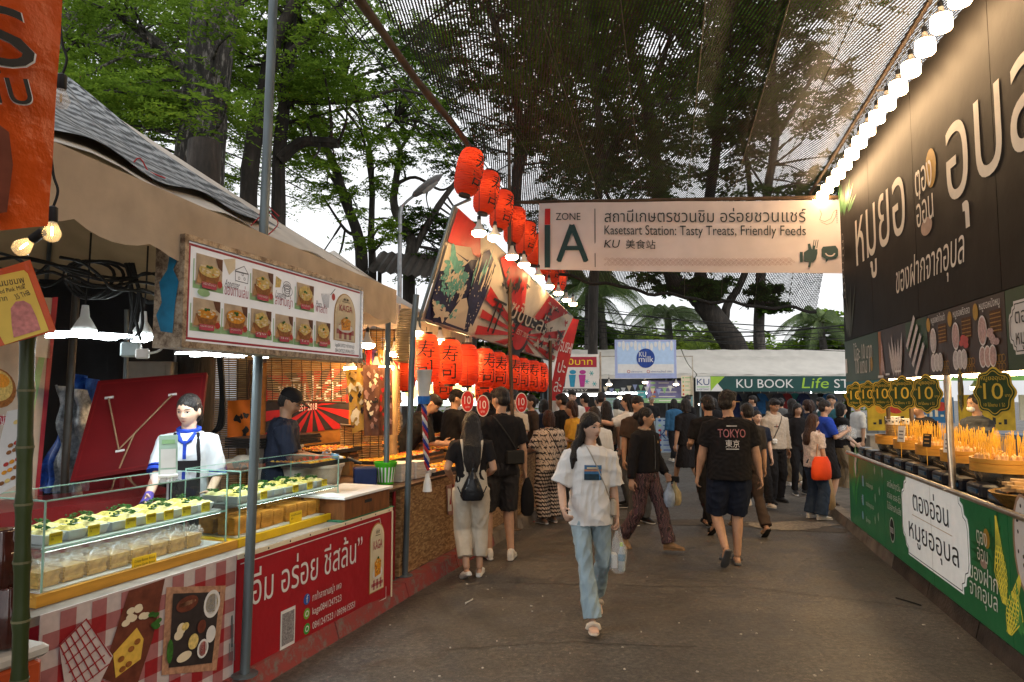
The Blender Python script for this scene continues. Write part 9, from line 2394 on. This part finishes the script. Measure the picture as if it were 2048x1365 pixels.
person('woman with long brown hair, flowered white blouse and dark jeans, in profile',4.20,9.60,-math.pi/2+.25,1.44,skin='m',hair=('long',.25,.085),hm=m_hairbr,top=('tee',mat('flower_blouse',(.50,.42,.40),.8,.25,40),dict(fit=.024,hem=.84,sl=.42,slr=.062)),bot=('long',c_jean,dict(fit=.018,knee=.10,hem=.105)),shoes=('sneaker',m_sneak),hands=((.20,.08,.84),(-.12,.22,.86)),head=(-.1,0,0),extra=w10)
def w11(c):
 f=MB(m_plast);p=c['up']((-.02,.30,1.22));rr=random.Random(2)
 for k in range(7):f.ball(p+Vector((rr.uniform(-.12,.12),rr.uniform(-.08,.08),rr.uniform(-.08,.06))),(.09,.08,.07),8,6,m_plast)
 wthing(c,[('film',f)],'plastic_bag','puffy clear plastic bag carried by the man in blue','bag')
person('man in blue and black shirt and dark shorts, behind the orange tote',4.78,10.5,-math.pi/2-.1,1.62,skin='m',hair='crop',top=('tee',c_royal,dict(fit=.026,hem=1.12,sl=.42,slr=.068)),bot=('shorts',c_black,dict(fit=.024,to=.5,hem=.10,zw=1.14)),shoes=('sneaker',m_tanshoe),hands=((.10,.30,1.22),(-.10,.30,1.2)),extra=w11)
person('woman in black top and khaki trousers nearest the green counter corner',5.75,12.0,-math.pi/2-.1,1.55,skin='l',hair='bob',top=('tee',c_black,dict(fit=.026,hem=.86,sl=.5,slr=.066)),bot=('long',c_khaki,dict(hem=.075)),shoes=('sneaker',m_sneak),hands=((.16,.2,.95),(-.16,.2,.95)),res=.013)
person('tall man in teal shirt with hair over his brow, behind the man in blue',6.05,13.0,math.pi-.4,1.70,skin='m',hair='short',top=('shirt',clothm('teal_shirt',(.03,.10,.12)),dict(fit=.024,hem=.86)),bot=('long',c_black),shoes=('sneaker',m_kblk),res=.014)
person('man with grey cap at the corner of the green counter',6.75,13.4,math.pi/2,1.62,skin='m',hair=('cap',c_grey),top=('tee',c_white,{}),bot=('long',c_black),shoes=('sneaker',m_kblk),res=.014)
person('long-haired woman in black jacket walking away before the book stall',5.15,12.6,.25,1.62,skin='l',hair=('long',.3,.085),top=('jacket',c_black,dict(fit=.028,hem=.86,sl=.97,slr=.05)),bot=('long',c_khaki,dict(hem=.085)),shoes=('sneaker',m_sneak),res=.013,feet=WALK,face=False)
person('woman in navy jacket with a ponytail walking away before the book stall',5.55,12.9,.1,1.60,skin='l',hair='pony',hm=m_hairbr,top=('jacket',c_navy,dict(fit=.028,hem=.88,sl=.97,slr=.05)),bot=('long',c_grey,dict(hem=.08)),shoes=('sneaker',m_kblk),res=.013,feet=WALKL,face=False)
person('woman with wavy hair in a dark top further back before the yellow sign',6.35,14.6,-.5,1.58,skin='l',hair='bob',hm=m_hairbr,top=('tee',c_dgrey,{}),bot=('long',c_black),shoes=('sneaker',m_kblk),res=.015,face=False)
person('person in black carrying a red bag behind the cream hoodie',4.95,11.9,math.pi,1.55,skin='m',hair='bob',top=('tee',c_black,{}),bot=('long',c_black),shoes=('sneaker',m_kblk),res=.014)
# ---- middle distance
person('woman in long black dress walking away in the middle of the street',3.12,12.3,.45,1.63,skin='m',hair='bob',top=('dress',c_black,dict(fit=.024,hem=.84,sl=.5,slr=.062)),bot=('skirt',c_black,dict(to=.44,hem=.22)),shoes=('sandal',m_kblk,m_kblk),res=.0115,feet=WALKL,face=False)
person('woman in blue denim jacket at the milk counter',4.02,17.0,.3,1.58,skin='l',hair='bob',top=('jacket',c_blue,dict(fit=.028,hem=.86,sl=.97,slr=.05)),bot=('long',c_black,dict(hem=.07)),shoes=('sneaker',m_beige),res=.015,feet=WALK,face=False)
person('vendor in patterned cap behind the milk counter',4.05,19.9,math.pi,1.62,skin='m',hair=('cap',mat('cap_pattern',(.2,.16,.14),.8,.6,30)),top=('tee',c_black,{}),bot=('long',c_black),shoes=('sneaker',m_kblk),res=.015)
person('dark-haired man in black beside the milk counter',4.45,17.4,-.9,1.66,skin='m',hair='short',top=('tee',c_black,{}),bot=('long',c_black),shoes=('sneaker',m_kblk),res=.015,face=False)
person('man in brown shirt with his chin covered by a black mask, behind the bomber jacket',1.70,9.30,math.pi+.35,1.69,skin='m',hair='crop',top=('shirt',c_brown,dict(fit=.03,hem=.84,sl=.42,slr=.072)),bot=('long',c_grey,dict(fit=.014,hem=.078)),shoes=('sneaker',m_kblk),head=(.15,0,0),extra=lambda c:wpart(c,(lambda mb:(mb.ball(c['HM']@Vector((0,.062,-.085)),(.045,.040,.032),10,7,None,c['HM'].to_3x3()),mb)[1])(MB(c_black)),'mask'))
person('man in white T-shirt with his arm stretched to the left',1.80,10.6,math.pi/2-.2,1.72,skin='l',hair=('long',.04,.07),top=('tee',c_white,dict(fit=.026,hem=.86,sl=.45,slr=.07)),bot=('long',c_grey),shoes=('sneaker',m_kblk),hands=((.22,.1,.88),(-.12,.48,1.30)),face=True,extra=lambda c:wpart(c,(lambda mb:(wrapf(c,-1).patch(mb,-.06,1.20,.06,1.30,.004,c_dgrey,4),mb)[1])(MB(c_dgrey)),'back_print',parent=c['top'][0]))
person('woman with long dark hair and a tan top, the stretched arm on her shoulder',1.50,10.9,.1,1.60,skin='m',hair=('long',.34,.088),top=('tee',clothm('tan_top',(.20,.14,.09)),dict(fit=.014,hem=.98,sl=0)),bot=('long',c_black),shoes=('sneaker',m_kblk),res=.012,face=False)
person('woman in yellow top and glasses looking left at the food',.92,10.05,math.pi/2+.15,1.62,skin='m',hair='bob',hm=m_hairbr,top=('tee',c_yellow,dict(fit=.024,hem=.86,sl=.5,slr=.066)),bot=('long',c_grey),shoes=('sneaker',m_kblk),hands=((.16,.22,1.0),(-.10,.34,1.14)),res=.011,lean=.06,extra=lambda c:wpart(c,(lambda mb:([mb.tube([c['HM']@Vector((sg*.031+.022*math.cos(q),.098,.002+.018*math.sin(q)))for q in[2*math.pi*k/12 for k in range(13)]],.0022,4)for sg in(1,-1)],mb)[1])(MB(m_gold)),'glasses'))
person('young man in black T-shirt and faded jeans turned to the left stalls',.82,11.2,.7,1.72,skin='m',hair='short',top=('tee',c_black,dict(fit=.026,hem=.84,sl=.46,slr=.07)),bot=('long',c_denim,dict(hem=.078)),shoes=('sneaker',m_sneak),head=(.4,0,0),res=.012)
person('person with dark bob and white sleeves directly behind the woman in white',1.02,8.5,.3,1.56,skin='m',hair='bob',hm=m_hairg,top=('tee',c_white,dict(fit=.028,hem=.84,sl=.5,slr=.07)),bot=('long',c_navy),shoes=('sneaker',m_kblk),res=.012,face=False)
person('man in white shirt facing us, head above the crowd under the drinks sign',1.18,13.4,math.pi-.2,1.78,skin='l',hair='short',top=('tee',c_white,{}),bot=('long',c_black),shoes=('sneaker',m_kblk),res=.013)
person('dark-haired man in red and white shirt left of the bamboo post by the drinks sign',1.45,13.6,.9,1.72,skin='m',hair='short',top=('tee',clothm('red_check',(.3,.04,.04),var=.5,scale=30),{}),bot=('long',c_black),shoes=('sneaker',m_kblk),res=.014,face=False)
person('man in white with curly dark hair nearest the post of the drinks sign',1.72,13.2,-.6,1.74,skin='m',hair='short',hm=m_hairg,top=('tee',c_white,{}),bot=('long',c_black),shoes=('sneaker',m_kblk),res=.014)
person('customer in navy with short hair at the far end of the sushi counter',.95,12.4,1.0,1.60,skin='m',hair='short',top=('tee',c_navy,{}),bot=('long',c_jean),shoes=('sneaker',m_kblk),res=.014,face=False)
# ---- vendors of the sushi stall
def apron(c):pass
person('vendor in black bending over the trays behind the near steel pole',-1.28,8.05,-1.25,1.70,z=.12,skin='m',hair='short',top=('tee',c_black,dict(fit=.024,hem=.84,sl=.5,slr=.066)),bot=('long',c_black),shoes=('sneaker',m_kblk),lean=.55,hands=((.12,.52,1.02),(-.10,.50,1.02)),head=(-.3,-.2,0))
person('vendor in black cap and T-shirt working at the middle trays',-.80,8.9,-1.0,1.66,z=.12,skin='m',hair=('cap',c_black),top=('tee',c_black,dict(fit=.024,hem=.84,sl=.42,slr=.066)),bot=('long',c_black),shoes=('sneaker',m_kblk),lean=.12,hands=((.14,.34,1.02),(-.14,.34,1.02)),head=(-.3,-.25,0))
person('vendor in black with glasses looking down, right of the capped vendor',-.65,9.7,-2.0,1.64,z=.12,skin='l',hair='short',top=('tee',c_black,{}),bot=('long',c_black),shoes=('sneaker',m_kblk),res=.012,head=(0,-.35,0),hands=((.14,.3,1.02),(-.14,.3,1.02)))
person('person with dark wavy hair at the back of the sushi stall',-1.25,9.8,-1.6,1.62,z=.12,skin='m',hair=('long',.25,.085),top=('tee',c_dgrey,{}),bot=('long',c_black),shoes=('sneaker',m_kblk),res=.013,face=False)
person('person in striped top behind the bending vendor',-1.62,9.4,-1.2,1.64,z=.12,skin='m',hair='short',top=('tee',mat('striped_cloth',(.25,.22,.18),.8,.7,30,stretch=(.1,.1,1)),{}),bot=('long',c_black),shoes=('sneaker',m_kblk),res=.013,face=False)
person('vendor in white blouse behind the far trays, right of the bamboo post',.02,10.4,3.3,1.58,z=.12,skin='l',hair='bob',top=('shirt',c_cream,dict(fit=.024,hem=.86,sl=.5,slr=.064)),bot=('long',c_black),shoes=('sneaker',m_kblk),res=.012,hands=((.12,.3,1.0),(-.12,.3,1.0)))
person('dark-haired customer looking right behind the far ten sign',.05,11.6,-1.0,1.66,z=.0,skin='m',hair='short',top=('tee',c_black,{}),bot=('long',c_black),shoes=('sneaker',m_kblk),res=.014,face=False)
person('long-haired vendor behind the tall man in black',-.38,10.3,2.8,1.62,z=.12,skin='m',hair=('long',.3,.085),top=('tee',c_black,{}),bot=('long',c_black),shoes=('sneaker',m_kblk),res=.013)
# cook in cap between the two stalls
def w20(c):
 g=(c['wr'][0]+c['wr'][1])/2+Vector((0,.10,.0));bt=MB(mat('bottle_blue',C('#6f9fc8'),.2,.2,20));bt.tube([g+Vector((-.02,-.08,.02)),g+Vector((.01,.06,0))],[.03,.026],12);cp=MB(m_white);cp.tube([g+Vector((.01,.06,0)),g+Vector((.02,.10,-.005))],[.016,.012],10);wthing(c,[('bottle',bt),('cap',cp)],'sauce_bottle','pale blue squeeze bottle in the hands of the cook in the cap','bottle')
 f=MB(m_kblk);o=g+Vector((.02,.14,-.01));f.tube([o,o+Vector((.02,.12,-.05))],[.016,.012],8);wthing(c,[('handle',f)],'torch_lighter','black handle pointing from the hands of the cook in the cap','tool')
 mb=MB(m_offw);wf=wrapf(c,-1);mb.tube([wf.P(-.10,1.43,.004),wf.P(-.12,1.33,.004)],.005,5);wpart(c,mb,'white_stripe',parent=c['top'][0])
person('cook in dark cap and navy polo holding a blue bottle, right of the steel pole',-2.02,5.95,-1.35,1.66,z=.12,skin='d',hair=('cap',c_black),top=('shirt',c_navy,dict(fit=.028,hem=.84,sl=.46,slr=.07)),bot=('long',c_black),shoes=('sneaker',m_kblk),res=.0085,lean=.12,hands=((.10,.36,1.10),(-.06,.36,1.08)),head=(-.1,-.30,0),curl=(1.0,1.0),extra=w20)
# vendor of the snack stall
def w21(c):
 u=c['up'];wf=wrapf(c,1);mb=MB(c_royal)
 mb.tube([u((.072*math.cos(q),-.008+.064*math.sin(q),1.452-.010*math.sin(q)))for q in[2*math.pi*k/16 for k in range(17)]],.016,6)
 for sg in(1,-1):mb.tube([wf.P(sg*.058,1.432,.006),wf.P(sg*.035,1.385,.006),wf.P(sg*.008,1.36,.006)],[.012,.016,.006],6)
 wf.patch(mb,-.012,1.25,.012,1.38,.004,c_royal,4)
 for i in range(2):
  d=(c['el'][i]-c['sh'][i]).normalized();e=c['sh'][i]+d*.285*.80;mb.tube([e,e+d*.010],.070,14);mb.tube([e+d*.020,e+d*.045],.071,14)
 wpart(c,mb,'blue_trim',parent=c['top'][0])
 ap=MB(c_black);wf.patch(ap,-.105,.86,.105,1.24,.010,c_black,10)
 for sg in(1,-1):ap.tube([wf.P(sg*.095,1.235,.008),wf.P(sg*.088,1.34,.008),wf.P(sg*.075,1.43,.010)],.013,6,c_black)
 wpart(c,ap,'apron')
 gl=MB(mat('glove_purple',(.08,.05,.25),.3,.15,20));d=(c['wr'][0]-c['el'][0]).normalized();gl.tube([c['wr'][0]-d*.03,c['wr'][0]+d*.03,c['wr'][0]+d*.09],[.030,.036,.040],10);wpart(c,gl,'glove')
person('young vendor in white polo with blue collar and black apron behind the glass case',-2.25,4.80,3.35,1.61,z=.12,skin='l',hair='pony',wid=.84,top=('shirt',clothm('pale_white',(.50,.52,.55),var=.05),dict(fit=.016,hem=.84,sl=.42,slr=.068,amp=.006)),bot=('long',c_black),shoes=('sneaker',m_kblk),res=.0075,lean=.06,head=(-.22,-.08,0),hands=((.15,.40,1.02),(-.19,.22,1.0)),poles=((.2,-1,-.3),(-.2,-1,-.3)),curl=(.6,.6),extra=w21)
# right stall
def w22(c):
 mb=MB(m_white);mb.ball(c['HM']@Vector((0,.060,-.055)),(.052,.042,.042),10,7,None,c['HM'].to_3x3());wpart(c,mb,'mask')
person('masked vendor in striped dark top inside the right stall',5.35,7.9,1.7,1.60,z=.12,skin='m',hair='bun',top=('tee',mat('stripe_navy',(.06,.065,.075),.8,.7,26,stretch=(.1,.1,1)),dict(sl=.5)),bot=('long',c_black),shoes=('sneaker',m_kblk),res=.011,hands=((.14,.32,1.05),(-.14,.32,1.05)),extra=w22)
person('vendor in black reaching across the steamers of the right stall',5.05,8.35,1.9,1.58,z=.12,skin='m',hair='short',top=('tee',c_black,{}),bot=('long',c_black),shoes=('sneaker',m_kblk),res=.012,lean=.25,hands=((.14,.42,1.15),(-.14,.42,1.15)))
# further figures deep in the sushi stall
for k,(px,Y,hh,yw,hr,tp,lab)in enumerate(((868,10.6,1.60,2.6,'bob',c_black,'dark-haired person in black deep in the stall, left of the capped vendor'),(915,11.2,1.66,-2.4,'short',c_white,'man in white deep in the stall, behind the capped vendor'),(1008,11.6,1.70,.6,'short',c_dgrey,'man in charcoal beyond the man in black, at the back of the stall'),(1062,10.9,1.58,1.9,'bun',c_brown,'woman in brown with her hair in a bun at the far trays'),(1088,12.2,1.62,.3,'bob',c_navy,'woman in navy standing beyond the tribal-print shirt'),(1196,15.5,1.66,.5,'short',c_white,'man in white far back below the three-cup drinks sign'),(1232,16.2,1.58,-.6,'bob',c_cream,'woman in cream far back beside the pale teal menu sheet'),(1425,15.0,1.62,.2,'bob',c_black,'woman in black far back under the left end of the green sign'),(1505,16.5,1.66,1.2,'short',c_navy,'man in navy far back among the hanging shirts'),(1560,17.0,1.6,-.4,'bun',c_grey,'woman in grey far back under the green sign'),(1640,16.0,1.62,.9,'short',c_white,'man in white far back at the right end of the green sign'))):
 person(lab,PX(px,Y),Y,yw,hh,z=.12 if px<1070 else 0,hair=hr,top=('tee',tp,{}),bot=('long',c_black),shoes=('sneaker',m_kblk),res=.016,face=False)
